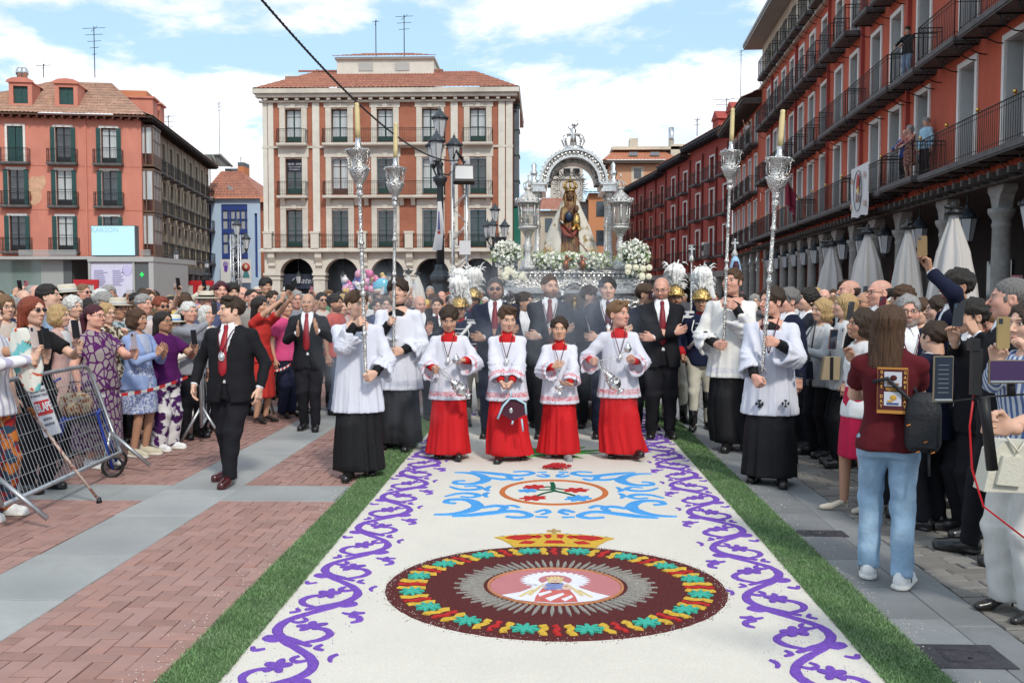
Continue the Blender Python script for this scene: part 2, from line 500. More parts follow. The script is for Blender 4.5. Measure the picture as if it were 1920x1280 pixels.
_hand_cache={}
CURL=dict(relaxed=(18,24,16),grip=(62,72,42),flat=(4,5,4),phone=(38,46,28),fist=(78,88,55),open=(8,12,8),fold=(10,30,22))
def hand_mesh(pose,res):
 key=(pose,res)
 if key in _hand_cache: return _hand_cache[key]
 c=[R(v) for v in CURL[pose]]
 segs=[]
 for i,(x,Ln,rr) in enumerate(((-.031,.058,.0082),(-.0105,.074,.009),(.0105,.080,.0094),(.0315,.072,.009))):
  p=Vector((x,.086-.004*(i==0),0));ang=0
  sp=(x*.16) if pose in ('flat','open') else x*.06
  for k,fr in enumerate((.47,.30,.23)):
   ang+=c[k]*(1.0+.05*(1.5-i))
   q=p+Vector((sp*fr,math.cos(ang)*Ln*fr,-math.sin(ang)*Ln*fr))
   segs.append((tuple(p),tuple(q),rr*(1-.08*k),rr*(1-.08*(k+1))));p=q
 if pose in ('grip','fist','phone'):
  th=[(.030,.018,-.008),(.048,.050,-.026),(.040,.078,-.042),(.022,.088,-.050)]
 elif pose=='flat':
  th=[(.030,.020,-.002),(.052,.048,-.006),(.060,.072,-.008),(.064,.092,-.010)]
 else:
  th=[(.030,.020,-.004),(.054,.048,-.014),(.060,.074,-.020),(.060,.092,-.026)]
 for k in range(3): segs.append((th[k],th[k+1],.0125-.0015*k,.011-.0015*k))
 def fn(X,Y,Z):
  qx=np.abs(X)-(.026+.10*np.clip(Y,0,.09));qy=np.abs(Y-.045)-.038;qz=np.abs(Z)-.006
  d=np.sqrt(np.maximum(qx,0)**2+np.maximum(qy,0)**2+np.maximum(qz,0)**2)+np.minimum(np.maximum(qx,np.maximum(qy,qz)),0)-.010
  d=smin(d,cone(X,Y,Z,(.022,.022,-.008),(.028,.05,-.012),.013,.010),.012)
  d=smin(d,cone(X,Y,Z,(0,-.03,0),(0,.012,0),.025,.024),.018)
  for a,b,ra,rb in segs: d=smin(d,cone(X,Y,Z,a,b,ra,rb),.0035)
  return d
 V,Fq=surface(fn,(-.065,-.055,-.095),(.085,.185,.03),res)
 _hand_cache[key]=(V,Fq)
 return V,Fq

def ik(S,T,l1,l2,pole):
 S=Vector(S);T=Vector(T);d=T-S;L=d.length
 mx=(l1+l2)*.995
 if L>mx: T=S+d*(mx/L);d=T-S;L=mx
 u=d.normalized();a=(l1*l1-l2*l2+L*L)/(2*L)
 h=math.sqrt(max(l1*l1-a*a,1e-6))
 p=Vector(pole);p=p-u*p.dot(u)
 if p.length<1e-4: p=u.orthogonal()
 return S+u*a+p.normalized()*h,T

HEADC=1.606
MALE=[(.78,.165,.118),(.90,.172,.125),(1.02,.158,.116),(1.12,.158,.114),(1.26,.176,.122),(1.36,.182,.118),(1.42,.155,.098),(1.465,.095,.075),(1.50,.062,.062)]
FEM=[(.78,.178,.125),(.90,.178,.125),(1.02,.145,.105),(1.12,.135,.100),(1.24,.152,.125),(1.33,.158,.112),(1.41,.135,.088),(1.455,.085,.068),(1.50,.052,.055)]
def torso_tab(kind,fat,add,z0,z1,flare=0.0,belly=0.0):
 T=MALE if kind in ('man','stout') else FEM
 if kind=='child': T=[(z,a*.92,b*.95) for z,a,b in MALE]
 zs=np.array([t[0] for t in T]);A=np.array([t[1] for t in T]);B=np.array([t[2] for t in T])
 out=[]
 for z in sorted(set([z0,z1]+[t[0] for t in T if z0<t[0]<z1])):
  w=np.clip((1.42-z)/.25,0,1)
  a=float(np.interp(z,zs,A))*(1+(fat-1)*w)+add
  b=float(np.interp(z,zs,B))*(1+(fat-1)*1.15*w)+add
  f=flare*max(0,1.0-z)
  bl=belly*math.exp(-((z-1.06)/.13)**2)
  out.append((z,a+f,b+f+bl*.5,0,.01-bl*.5))
 return out

HAIRM={}
def hair_mat(col):
 key=tuple(round(c,3) for c in col)
 if key not in HAIRM:
  m=mat('hair_%d'%len(HAIRM),col,.55,var=.55,vscale=50,bump=.8,bscale=95,stretch=(3,3,.14),spec=.3,bdist=.006)
  HAIRM[key]=m
 return HAIRM[key]
HC=dict(black=(.020,.016,.014),dark=(.040,.024,.015),brown=(.07,.036,.018),light=(.17,.095,.045),blond=(.42,.28,.13),
   grey=(.28,.27,.26),white=(.60,.59,.56),red=(.20,.045,.022),plum=(.06,.012,.02),salt=(.15,.14,.135))

def hair_mesh(style,res,ph):
 def fn(X,Y,Z):
  aX=np.abs(X)
  th=np.arctan2(X,Y-.01)
  str_=.0026*np.sin(38*th+3*np.sin(9*Z+ph))+.0018*np.sin(73*th+ph)
  if style=='bald':
   d=ell(X,Y,Z,(0,.022,.03),(.082,.100,.078))
   d=np.maximum(d,Z-.045-.25*np.clip(Y,-1,.05));d=np.maximum(d,-.075-Z);d=np.maximum(d,-(Y+.012))
   return d+str_*.6
  if style in ('short','crop','receding','side'):
   g=.004 if style=='crop' else .013
   d=ell(X,Y,Z,(0,.020,.050),(.078+g,.098+g,.081+g*1.2))
   if style=='side': d=smin(d,ell(X,Y,Z,(.015,-.045,.118),(.058,.035,.020)),.02)
   fc=ell(X,Y,Z,(0,-.115,.0),(.078,.085,.092 if style != 'receding' else .125))
   d=smax(d,-fc,.008)
   side=np.where(Y<.028,.030-Z-.02*(aX<.06),-.075-Z-.3*(Y-.03))+.005*np.sin(95*Y+60*X+ph)
   if style=='receding': side=np.maximum(side,np.where(Y<.0,.1-Z+2*(aX>.05),-9))
   d=np.maximum(d,side)
   d=smin(d,np.maximum(ell(X,Y,Z,(.074,-.022,.012),(.010,.012,.026)),-9),.006)
   return d+str_*(.6 if style=='crop' else 1.3)+.0065*wrk(X,Y,Z,62,ph)*(style != 'crop')
  if style in ('boy','mop'):
   g=.016 if style=='boy' else .024
   d=ell(X,Y,Z,(0,.016,.052),(.078+g,.098+g,.082+g))
   fc=ell(X,Y,Z,(0,-.120,-.012),(.080,.075,.086))
   d=smax(d,-fc,.01)
   side=np.where(Y<.02,.022-Z,-.07-Z)
   d=np.maximum(d,side)
   return d+str_*1.5+.006*wrk(X,Y,Z,60,ph)
  if style=='curly':
   d=ell(X,Y,Z,(0,.024,.05),(.105,.118,.105))
   fc=ell(X,Y,Z,(0,-.125,-.01),(.074,.085,.090))
   d=smax(d,-fc,.01);d=np.maximum(d,-.055-Z)
   return d+.011*np.sin(75*X+3*np.sin(50*Z)+ph)*np.sin(70*Y+ph)*np.sin(72*Z+1.5*ph)
  if style=='bob':
   d=ell(X,Y,Z,(0,.026,.030),(.100,.116,.112))
   d=smin(d,ell(X,Y,Z,(0,.035,-.045),(.100,.085,.06)),.04)
   fc=ell(X,Y,Z,(0,-.130,-.03),(.064,.105,.108))
   d=smax(d,-fc,.01);d=np.maximum(d,-.115-Z)
   return d+str_*1.4+.006*wrk(X,Y,Z,48,ph)
  if style in ('long','longstraight'):
   lo=-.30 if style=='long' else-.40
   d=ell(X,Y,Z,(0,.022,.045),(.092,.110,.092))
   bk=prof(X,Y,Z,[(lo,.075,.032,0,.085),(-.22,.100,.045,0,.085),(-.10,.102,.062,0,.060),(.04,.090,.085,0,.035)])
   d=smin(d,bk,.03)
   fc=ell(X,Y,Z,(0,-.135,-.03),(.068,.110,.115))
   d=smax(d,-fc,.01)
   return d+str_*1.2+.004*wrk(X,Y,Z*.25,34,ph)
  if style in ('pony','bun'):
   d=ell(X,Y,Z,(0,.022,.048),(.085,.104,.087))
   fc=ell(X,Y,Z,(0,-.12,-.005),(.082,.09,.092));d=smax(d,-fc,.008)
   d=np.maximum(d,np.where(Y<.03,.018-Z,-.06-Z))
   if style=='bun': d=smin(d,ell(X,Y,Z,(0,.115,.05),(.045,.035,.045)),.01)
   else:
    d=smin(d,cone(X,Y,Z,(0,.105,.06),(0,.150,.0),.022,.034),.01)
    d=smin(d,cone(X,Y,Z,(0,.150,.0),(0,.145,-.22),.038,.016),.02)
   return d+str_
  return ell(X,Y,Z,(0,.02,.05),(.08,.1,.085))
 return surface(fn,(-.135,-.13,-.44),(.135,.20,.175),res)
_hair_cache={}

class Fig: pass

def shoe_mesh(kind):
 def fn(X,Y,Z):
  if kind=='heel':
   d=cone(X,Y,Z,(0,-.17,.022),(0,-.10,.03),.024,.030)
   d=smin(d,cone(X,Y,Z,(0,-.10,.03),(0,.03,.085),.028,.028),.02)
   d=smin(d,cone(X,Y,Z,(0,.045,.07),(0,.045,.006),.012,.006),.01)
   d=smax(d,-cone(X,Y,Z,(0,-.09,.09),(0,.05,.14),.034,.03),.004)
   return np.maximum(d,-Z)
  w=.046 if kind != 'sneaker' else .050
  d=cone(X,Y,Z,(0,-.165,.034),(0,-.06,.042),w-.008,w)
  d=smin(d,cone(X,Y,Z,(0,-.06,.042),(0,.055,.05),w-.002,w-.008),.03)
  d=smin(d,cone(X,Y,Z,(0,-.01,.06),(0,.045,.095),.036,.034),.03)
  sole=np.maximum(np.sqrt((X/1.0)**2+(np.maximum(np.abs(Y+.055)-.10,0))**2)-(w+(.004 if kind=='sneaker' else-.001)),np.abs(Z-.013)-(.016 if kind=='sneaker' else .011))
  d=np.minimum(d,sole)
  return np.maximum(d,-Z)
 return surface(fn,(-.075,-.235,-.012),(.075,.115,.145),.011)
_shoes={}
def shoe(kind,matl,parent,x,y,rz=0.0,z=0.0,rx=0.0):
 key=(kind,matl.name)
 if key not in _shoes:
  k2=('raw',kind)
  if k2 not in _shoes: _shoes[k2]=shoe_mesh(kind)
  V,Fq=_shoes[k2]
  _shoes[key]=fast_mesh('shoe',V,Fq,[matl,M_SOLE])
  if kind=='sneaker':
   me=_shoes[key];zc=V[Fq].mean(1)[:,2]
   me.polygons.foreach_set('material_index',(zc<.028).astype(np.int32))
 o=link('shoe',_shoes[key],parent,loc=(x,y,z),rot=(rx,0,rz))
 return o
M_SOLE=mat('shoe_sole',(.72,.70,.64),.7)
M_BLKSHOE=mat('black_leather',(.012,.011,.011),.28,spec=.6)
M_SHIRT=cloth((.80,.81,.84),key='white_shirt')
M_GLASS=mat('dark_lens',(.008,.008,.01),.12,spec=.8)
M_WIRE=mat('spectacle_rim',(.05,.045,.04),.35,metal=.6)
M_WHITE=mat('white_cotton',(.80,.80,.84),.85,var=.04,bump=.55,bscale=9,stretch=(1.6,1.6,.35),spec=.15,bdist=.02)
M_RED=mat('red_cassock_wool',(.50,.010,.014),.78,var=.12,vscale=5,bump=.5,bscale=8,stretch=(1.8,1.8,.2),spec=.25,bdist=.02)
M_BLACK=mat('black_cassock_wool',(.0075,.0075,.009),.7,var=.2,bump=.5,bscale=8,stretch=(1.8,1.8,.2),spec=.25,bdist=.02)
M_SUITB=cloth((.011,.011,.014),key='black_suit');M_SUITN=cloth((.009,.012,.032),key='navy_suit');M_SUITG=cloth((.020,.023,.032),key='charcoal_suit')
M_TIE=mat('maroon_silk',(.20,.010,.018),.45,var=.1);M_CORD=mat('maroon_cord',(.10,.008,.02),.7)
M_SILVER=mat('silver',(.80,.79,.76),.22,metal=1.0,var=.25,vscale=60,bump=.8,bscale=90,bdist=.006)

def bounds(pts,pad):
 P=np.array([tuple(p) for p in pts]);return P.min(0)-pad,P.max(0)+pad

def person(label,x,y,h=1.75,face=0,z=0.0,hyaw=0,hpit=0,hroll=0,kind='man',fat=1.0,belly=0.0,skin='fair',hair='short',hcol='dark',
   A=None,B=None,poleA=None,poleB=None,feet=None,top='suit',tc=None,tm=None,bottom='trousers',bc=None,bm=None,
   shoes='dress',shm=None,beard=0,glasses=None,tie=False,medal=0,group=None,res=1.0,lean=0,legs=True,hat=None,name='person',sleeve=None,
   hipfwd=0.0,skirtlen=.45,ph=None,gap=.035):
 """face: degrees the body turns from facing the camera towards picture right. A is the hand on local -X, B on local +X:
    (position, finger direction, palm normal, pose)"""
 root=thing(name,label,'person',(x,y,z),R(face),group,h/1.75)
 ph=rnd.uniform(0,6) if ph is None else ph
 far=res>=1.5
 vres=(.014 if res<=.8 else (.018 if res<1.5 else .024))
 fem=kind in ('woman',)
 sw=.165 if fem else .185
 if kind=='child': sw=.165
 if fat>1.1: sw+=.015
 shz=1.388 if not fem else 1.375
 Sa,Sb=Vector((-sw,.01,shz)),Vector((sw,.01,shz))
 dA=((-sw-.075,-.02,.86),(0,-.12,-1),(1,.2,0),'relaxed')
 dB=((sw+.075,-.02,.86),(0,-.12,-1),(-1,.2,0),'relaxed')
 A=A or dA;B=B or dB
 Ea,Wa=ik(Sa,A[0],.285,.255,poleA or (-.7,.5,-.6));Eb,Wb=ik(Sb,B[0],.285,.255,poleB or (.7,.5,-.6))
 feet=feet or ((-.10,0,0),(.10,0,0))
 # leg joints
 H=[Vector((-.09,.01,.90)),Vector((.09,.01,.90))]
 AK=[Vector((f[0],f[1]+.02,.085)) for f in feet]
 K=[ik(H[i],AK[i],.42,.41,(0,-1,0))[0] for i in range(2)]
 fg=Fig();fg.root=root;fg.h=h
 # ---- body: one continuous skin, head and hands grown on
 def body(X,Y,Z):
  d=prof(X,Y,Z,torso_tab(kind,fat,-.012,.80,1.47))
  for S_,E_,W_ in ((Sa,Ea,Wa),(Sb,Eb,Wb)):
   m_=1.15 if fat>1.15 else 1.0
   d=smin(d,cone(X,Y,Z,S_,E_,.047*m_,.040*m_),.03)
   d=smin(d,cone(X,Y,Z,E_,W_,.040*m_,.026),.015)
  if legs:
   for i in range(2):
    d=smin(d,cone(X,Y,Z,H[i],K[i],.078,.054),.03)
    d=smin(d,cone(X,Y,Z,K[i]+Vector((0,.012,-.06)),AK[i],.054,.036),.02)
  d=smin(d,cone(X,Y,Z,(0,.02,1.42),(0,.015,1.52),.052,.046),.03)
  return d
 pts=[Sa,Ea,Wa,Sb,Eb,Wb,Vector((.2,.15,1.53)),Vector((-.2,-.15,.80))]+((H+K+AK) if legs else [])
 lo,hi=bounds(pts,.10)
 V,Fq=surface(body,lo,hi,vres*1.15)
 Vs=[V];Fs=[Fq];n=len(V)
 hps=[np.tile(np.array([[0,1,0]],dtype=np.float32),(len(V),1))]
 sc=np.array(SK[skin] if isinstance(skin,str) else skin);sc=sc*rnd.uniform(.93,1.07)
 cols=[np.tile(sc,(len(V),1))]
 hres=.0048 if res<=.8 else (.0066 if res<1.5 else .0105)
 hk='stout' if (kind=='stout' or fat>1.18) else kind
 HV,HF=head_mesh(hk,hres)
 HM=Matrix.Translation((0,.0,HEADC))@Matrix.Rotation(R(hyaw),4,'Z')@Matrix.Rotation(R(hpit),4,'X')@Matrix.Rotation(R(hroll),4,'Y')
 hs=1.07 if kind != 'child' else 1.22
 HMs=HM@Matrix.Translation((0,0,.012*(hs>1.1)))@Matrix.Scale(hs,4)
 hm=np.array(HMs)
 Vs.append(HV@hm[:3,:3].T+hm[:3,3]);Fs.append(HF+n);n+=len(HV);hps.append(HV)
 hc=np.array(HC[hcol] if isinstance(hcol,str) else hcol)
 cc=np.tile(sc,(len(HV),1))
 if beard:
  w=np.clip((-.030-HV[:,2])/.012,0,1)*np.clip((HV[:,2]+.115)/.02,0,1)*(HV[:,1]<.012)
  w=w*beard
  cc=cc*(1-w[:,None])+(hc*.9+.01)*w[:,None]
 if hair in ('bald','receding','crop') :
  w=.18*(HV[:,2]>.05)*(HV[:,1]>-.04);cc=cc*(1-w[:,None])+hc*w[:,None]
 cols.append(cc)
 for (W_,E_,spec,side) in ((Wa,Ea,A,-1),(Wb,Eb,B,1)):
  pose=spec[3]
  if pose=='none': continue
  PV,PF=hand_mesh(pose,.0062 if res<=.8 else (.0085 if res<1.5 else .012))
  fd=Vector(spec[1]).normalized() if spec[1] else (W_-E_).normalized()
  pn=Vector(spec[2]);pn=(pn-fd*pn.dot(fd)).normalized()
  zz=-pn;xx=fd.cross(zz)
  M3=np.array([list(xx*(1 if side>0 else-1)),list(fd),list(zz)])   # rows
  q=PV.copy()
  gs=.92 if fem or kind=='child' else 1.0
  Vs.append((q*gs)@M3+np.array(W_));Fs.append((PF[:,::-1] if side<0 else PF)+n);n+=len(PV)
  hps.append(np.tile(np.array([[0,1,0]],dtype=np.float32),(len(PV),1)));cols.append(np.tile(sc,(len(PV),1)))
 V=np.concatenate(Vs);Fq=np.concatenate(Fs)
 me=fast_mesh('body',V,Fq,SKIN)
 for nm,arr in (('Col',np.concatenate(cols)),('hc',np.tile(hc*.8,(len(V),1)))):
  a=me.color_attributes.new(nm,'FLOAT_COLOR','POINT');a.data.foreach_set('color',np.concatenate([arr,np.ones((len(V),1))],1).astype(np.float32).ravel())
 a=me.attributes.new('hp','FLOAT_VECTOR','POINT');a.data.foreach_set('vector',np.concatenate(hps).astype(np.float32).ravel())
 link('body',me,root)
 fg.HM=HMs;fg.joints=(Sa,Ea,Wa,Sb,Eb,Wb)
 # ---- hair
 if hair and hair != 'none':
  hr=.0075 if res<=.8 else (.009 if res<1.5 else .012)
  k=(hair,hr,int(ph)%3)
  if k not in _hair_cache: _hair_cache[k]=hair_mesh(hair,hr,(int(ph)%3)*1.9)
  hm_=hair_mat(HC[hcol] if isinstance(hcol,str) else hcol);km=k+(hm_.name,)
  if km not in _hair_cache: _hair_cache[km]=fast_mesh('hair',*_hair_cache[k],hm_)
  o=link('hair',_hair_cache[km],root);o.matrix_local=HMs
 if glasses:
  g=MB()
  if glasses=='sun':
   for s_ in (-1,1): g.ball((s_*.032,-.093,.019),.022,8,6,1,.3,.78)
  else:
   for s_ in (-1,1): g.tube([(s_*.032+.020*math.cos(w),-.098,.017+.015*math.sin(w)) for w in np.linspace(0,2*PI,11)],.0016,4,False)
  g.tube([(-.013,-.099,.021),(.013,-.099,.021)],.0025,4)
  for s_ in (-1,1): g.tube([(s_*.052,-.092,.022),(s_*.078,-.03,.022),(s_*.080,.02,.016)],.0022,4)
  o=g.build('sunglasses' if glasses=='sun' else 'glasses',M_GLASS if glasses=='sun' else M_WIRE,root);o.matrix_local=HMs
 if hat:
  g=MB()
  hcl=hat[1]
  if hat[0]=='cap':
   g.ball((0,.016,.062),.102,14,8,.88,1.1,.78);g.ball((0,-.075,.075),.07,12,5,1.0,.8,.18)
   o=g.build('flat_cap',cloth(hcl),root)
  elif hat[0]=='wedding':
   g.ball((0,.016,.062),.102,14,8,.88,1.1,.78);o=g.build('hat',cloth(hcl),root)
  else:
   g.lathe([(.150,.062),(.155,.058),(.10,.072),(.092,.075),(.090,.13),(.080,.152),(.03,.150),(.0,.143)],20,(0,.012,0),sq=1.15)
   o=g.build('straw_hat',mat('straw_%d'%int(hcl[0]*100),hcl,.8,bump=.5,bscale=70,stretch=(1,1,4)),root)
   b2=MB();b2.lathe([(.0945,.074),(.0945,.100),(.092,.100)],20,(0,.012,0),sq=1.15)
   ob=b2.build('hat_band',cloth(hat[2] if len(hat)>2 else (.02,.02,.02)),o)
  o.matrix_local=HMs
 # ---- garments
 def gar(nm,fn,lo,hi,m,rs=1.0,attr=None):
  V,Fq=surface(fn,lo,hi,vres*rs)
  if len(V)<4: return None
  me=fast_mesh(nm,V,Fq,m)
  if attr:
   a=me.attributes.new('band','FLOAT','POINT');a.data.foreach_set('value',attr(V).astype(np.float32))
  return link(nm,me,root)
 def arms(X,Y,Z,d,r0,r1,r2,stop=.97,k=.03,wr=.003):
  for S_,E_,W_ in ((Sa,Ea,Wa),(Sb,Eb,Wb)):
   W2=E_.lerp(W_,stop)
   t=cone(X,Y,Z,S_,E_,r0,r1)
   t=smin(t,flatcone(X,Y,Z,E_-(W_-E_)*.05,W2,r1,r2),.02)
   t=t+wr*wrk(X,Y,Z,38,ph)
   d=smin(d,t,k)
  return d
 lo,hi=bounds([Sa,Ea,Wa,Sb,Eb,Wb,(.24*fat,.2*fat,1.56),(-.24*fat,-.2*fat-belly,.70)],.12)
 mk=1.0
 if bottom in ('trousers','jeans','breeches','shorts','wide'):
  r0,r1,r2=(.102,.078,.060)
  if bottom=='jeans': r0,r1,r2=(.100,.074,.066)
  if bottom=='breeches': r0,r1,r2=(.115,.066,.05)
  if bottom=='wide': r0,r1,r2=(.102,.090,.100)
  r0*=(1+(fat-1)*.6);r1*=(1+(fat-1)*.35)
  def tr(X,Y,Z):
   d=prof(X,Y,Z,torso_tab(kind,fat,.006,.80,1.06,belly=belly*.5))
   for i in range(2):
    a2=AK[i]+Vector((0,0,-.02));e2=K[i]
    if bottom=='shorts': a2=K[i];
    t=cone(X,Y,Z,H[i]+Vector((0,0,-.02)),e2,r0,r1)
    if bottom not in ('shorts',):
     t=smin(t,flatcone(X,Y,Z,e2+(e2-a2)*.04,a2,r1,r2),.03)
    t=t+(.006 if not far else .003)*wrk(X,Y,Z,26,ph+i)
    d=smin(d,t,.035)
   return d
  l2,h2=bounds(H+K+AK+[(.22*fat,.2,1.06),(-.22*fat,-.2,1.06)],.13);l2[2]=.03
  if legs: gar({'jeans': 'jeans','breeches': 'breeches','shorts': 'shorts'}.get(bottom,'trousers'),tr,l2,h2,bm or cloth(bc or (.012,.012,.016)),1.0)
 elif bottom in ('skirt','dress'):
  zt=1.08
  T=[(skirtlen,.21*fat,.165*fat,0,0),(.70,.205*fat,.155*fat,0,0),(.90,.185*fat,.138*fat,0,0),(zt,.150*fat,.115*fat,0,0)]
  def sk(X,Y,Z): return prof(X,Y,Z,T,.035,7,ph,(.95,skirtlen))
  gar('skirt',sk,(-.3*fat,-.25*fat,skirtlen-.04),(.3*fat,.25*fat,zt+.03),bm or cloth(bc or (.3,.3,.4)))
 elif bottom=='cassock':
  hem=.075
  fy=(feet[0][1]+feet[1][1])*.5
  T=[(hem,.245,.205,(feet[0][0]+feet[1][0])*.5,fy),(.35,.220,.185,0,fy*.7),(.70,.196,.160,0,fy*.3),(.92,.182,.145,0,0),(1.12,.158,.125,0,.01),(1.34,.160,.112,0,.01),(1.41,.135,.098,0,.012),(1.450,.085,.075,0,.015),(1.485,.058,.058,0,.018)]
  if kind=='child': T=[(z_,a_*(1.10 if z_<.3 else 1.03),b_,c_,d_) for z_,a_,b_,c_,d_ in T]
  def ck(X,Y,Z):
   d=prof(X,Y,Z,T,.065,10,ph,(1.0,.25))
   for i in range(2): d=smin(d,cone(X,Y,Z,K[i]+Vector((0,-.02,0)),AK[i]+Vector((0,-.03,.06)),.095,.105),.05)
   return np.maximum(d,hem-Z)
  gar('cassock',ck,(-.40,-.38,.04),(.40,.42,1.52),bm or M_RED)
  # sleeves and stand collar of the cassock
  cf=bm or M_RED
  def sl(X,Y,Z):
   d=np.full(np.broadcast(X,Y,Z).shape,9.0,dtype=np.float32)
   for S_,E_,W_ in ((Sa,Ea,Wa),(Sb,Eb,Wb)):
    d=np.minimum(d,flatcone(X,Y,Z,E_,E_.lerp(W_,.97),.050,.043)+.003*wrk(X,Y,Z,50,ph))
   return d
  gar('sleeves',sl,lo,hi,cf)
  g=MB()
  g.lathe([(.064,1.470),(.060,1.495),(.056,1.512),(.050,1.512)],18,(0,.020,0),sq=.98)
  g.build('collar',cf,root)
 # tops
 if top=='suit':
  tmat=tm or M_SUITB
  bx=belly
  T=torso_tab(kind,fat,.024,.775,1.485,.10,bx);Ts=torso_tab(kind,fat,.010,.95,1.49,belly=bx)
  def jk(X,Y,Z):
   d=prof(X,Y,Z,T,.018,5,ph,(1.1,.8),sq=2.3)
   for s_,S_ in ((-1,Sa),(1,Sb)): d=smin(d,cone(X,Y,Z,(s_*.06,.02,1.432),S_+Vector((s_*-.004,0,.004)),.046,.060),.03)
   d=arms(X,Y,Z,d,.064,.056,.046,.93)
   w=np.clip((Z-1.10)*.235,0,.075)
   fr=(Y<.0)
   lap=np.clip(1-np.abs(np.abs(X)-w-.022)/.022,0,1)**.3*(Z>1.10)*(Z<1.44)*fr
   d=d-.007*lap
   wedge=np.maximum(np.abs(X)-w,Y+.02);wedge=np.where(Z>1.10,wedge,9)
   d=np.maximum(d,-wedge)
   slit=np.maximum(np.abs(X-.012)-.012-np.clip(.98-Z,0,.2)*.22,Y+.05)
   d=np.maximum(d,-np.where(Z<1.0,slit,9))
   return d+.003*wrk(X,Y,Z,30,ph)
  gar('jacket',jk,lo,hi,tmat)
  def sh(X,Y,Z):
   d=prof(X,Y,Z,Ts)
   for S_,E_,W_ in ((Sa,Ea,Wa),(Sb,Eb,Wb)):
    d=np.minimum(d,flatcone(X,Y,Z,E_.lerp(W_,.85),E_.lerp(W_,.985),.038,.036))
   return d
  shm_=M_SHIRT if sleeve is None else cloth(sleeve)
  gar('shirt',sh,lo,hi,shm_,1.0)
  g=MB()
  g.lathe([(.086,1.455),(.070,1.482),(.060,1.512),(.054,1.512)],18,(0,.020,0),sq=.97)
  for s_ in (-1,1):
   g.add([(s_*.004,-.068,1.500),(s_*.060,-.048,1.515),(s_*.066,-.075,1.452),(s_*.030,-.098,1.430)],[(0,1,2,3) if s_>0 else (3,2,1,0)])
  g.build('shirt_collar',shm_,root)
  if tie:
   tb=np.array(Ts)
   g=MB();rows=[]
   for z_,w_ in ((1.490,.018),(1.462,.023),(1.445,.016),(1.38,.026),(1.28,.033),(1.17,.040),(1.10,.042),(1.05,.036),(1.02,.004)):
    yb=np.interp(z_,tb[:,0],tb[:,4]-tb[:,2])
    if z_>1.40: yb=min(yb,-.088) if z_<1.47 else-.082
    rows.append((z_,w_,float(yb)-.010-(.012 if z_<1.3 else 0)))
   vs=[];fs=[]
   for z_,w_,y_ in rows: vs+=[(-w_,y_,z_),(0,y_-.007,z_),(w_,y_,z_),(w_,y_+.012,z_),(-w_,y_+.012,z_)]
   for i in range(len(rows)-1):
    for j in range(5): a_=i*5+j;b_=i*5+(j+1)%5;fs.append((a_,a_+5,b_+5,b_))
   g.add(vs,fs,True);g.build('tie',M_TIE if tie is True else mat('tie_%d%d'%(int(tie[0]*99),int(tie[2]*99)),tie,.5),root)
 elif top=='surplice':
  lm=tm or M_SURPLICE
  long_=.62 if kind != 'child' else .70
  if sleeve: long_=sleeve
  T=[(long_,.248,.196,0,0),(.85,.224,.174,0,.0),(1.05,.204,.154,0,.005),(1.22,.188,.142,0,.01),(1.34,.176,.126,0,.012),(1.40,.158,.108,0,.012),(1.440,.115,.090,0,.012)]
  def sp(X,Y,Z):
   d=prof(X,Y,Z,T,.050,13,ph,(1.30,.7))
   for s_,S_ in ((-1,Sa),(1,Sb)): d=smin(d,cone(X,Y,Z,(s_*.08,.015,1.395),S_+Vector((0,0,-.012)),.040,.055),.03)
   for i,(S_,E_,W_) in enumerate(((Sa,Ea,Wa),(Sb,Eb,Wb))):
    W2=E_.lerp(W_,.80) if kind=='child' else E_.lerp(W_,.68)
    dr=Vector((0,0,-1));fdn=(W_-E_).normalized();dr=(dr-fdn*dr.dot(fdn))
    dr=dr*1.0
    t=cone(X,Y,Z,S_+Vector((0,0,-.012)),E_+dr*.03,.056,.078)
    u=flatcone(X,Y,Z,E_-fdn*.03+dr*.035,W2+dr*.065,.078,.116)
    u=u+.009*np.sin(13*np.arctan2(Z-E_.z,X-E_.x+.7*(Y-E_.y))+ph)
    t=smin(t,u,.03)
    inn=flatcone(X,Y,Z,E_.lerp(W2,.5)+dr*.06,W2+fdn*.05+dr*.067,.062,.104)
    t=np.maximum(t,-inn)
    t=t+.008*wrk(X,Y,Z,27,ph+i)
    d=smin(d,t,.025)
   # square neck
   nk=np.maximum(np.abs(X)-.090,np.maximum(1.372-Z,Y-.03))
   d=np.maximum(d,-nk)
   return np.maximum(d,long_-Z)
  def band(V):
   b=((V[:,2]>long_+.045) & (V[:,2]<long_+.095) & (np.abs(V[:,0])<.26)).astype(float)
   for (S_,E_,W_) in ((Sa,Ea,Wa),(Sb,Eb,Wb)):
    f=(W_-E_).normalized();L_=(W_-E_).length*(.80 if kind=='child' else .68)
    rel=V-np.array(E_);t=rel@np.array(f)
    rad=np.linalg.norm(rel-t[:,None]*np.array(f),axis=1)
    m=(t>L_-.075) & (t<L_-.025) & (rad<.155) & ((V[:,1]<-.19) | (np.abs(V[:,0])>.20))
    b=np.maximum(b,m)
   return b
  l2=lo.copy();l2[2]=min(l2[2],long_-.05);l2[0]=min(l2[0],-.33);h2=hi.copy();h2[0]=max(h2[0],.33);l2[1]=min(l2[1],-.28);h2[1]=max(h2[1],.26)
  gar('surplice',sp,l2-.06,h2+.04,lm,1.0,band)
 elif top in ('tee','blouse','shirt','cardigan','coat','blazer','tunic','tank'):
  z0={'tee': .84,'blouse': .84,'shirt': .82,'cardigan': .80,'coat': .62,'blazer': .78,'tunic': .74,'tank': .9}[top]
  T=torso_tab(kind,fat,.018 if top != 'tank' else .012,z0,1.475,.12,belly)
  tmat=tm or cloth(tc or (.5,.5,.5))
  short=top in ('tee','blouse','tank')
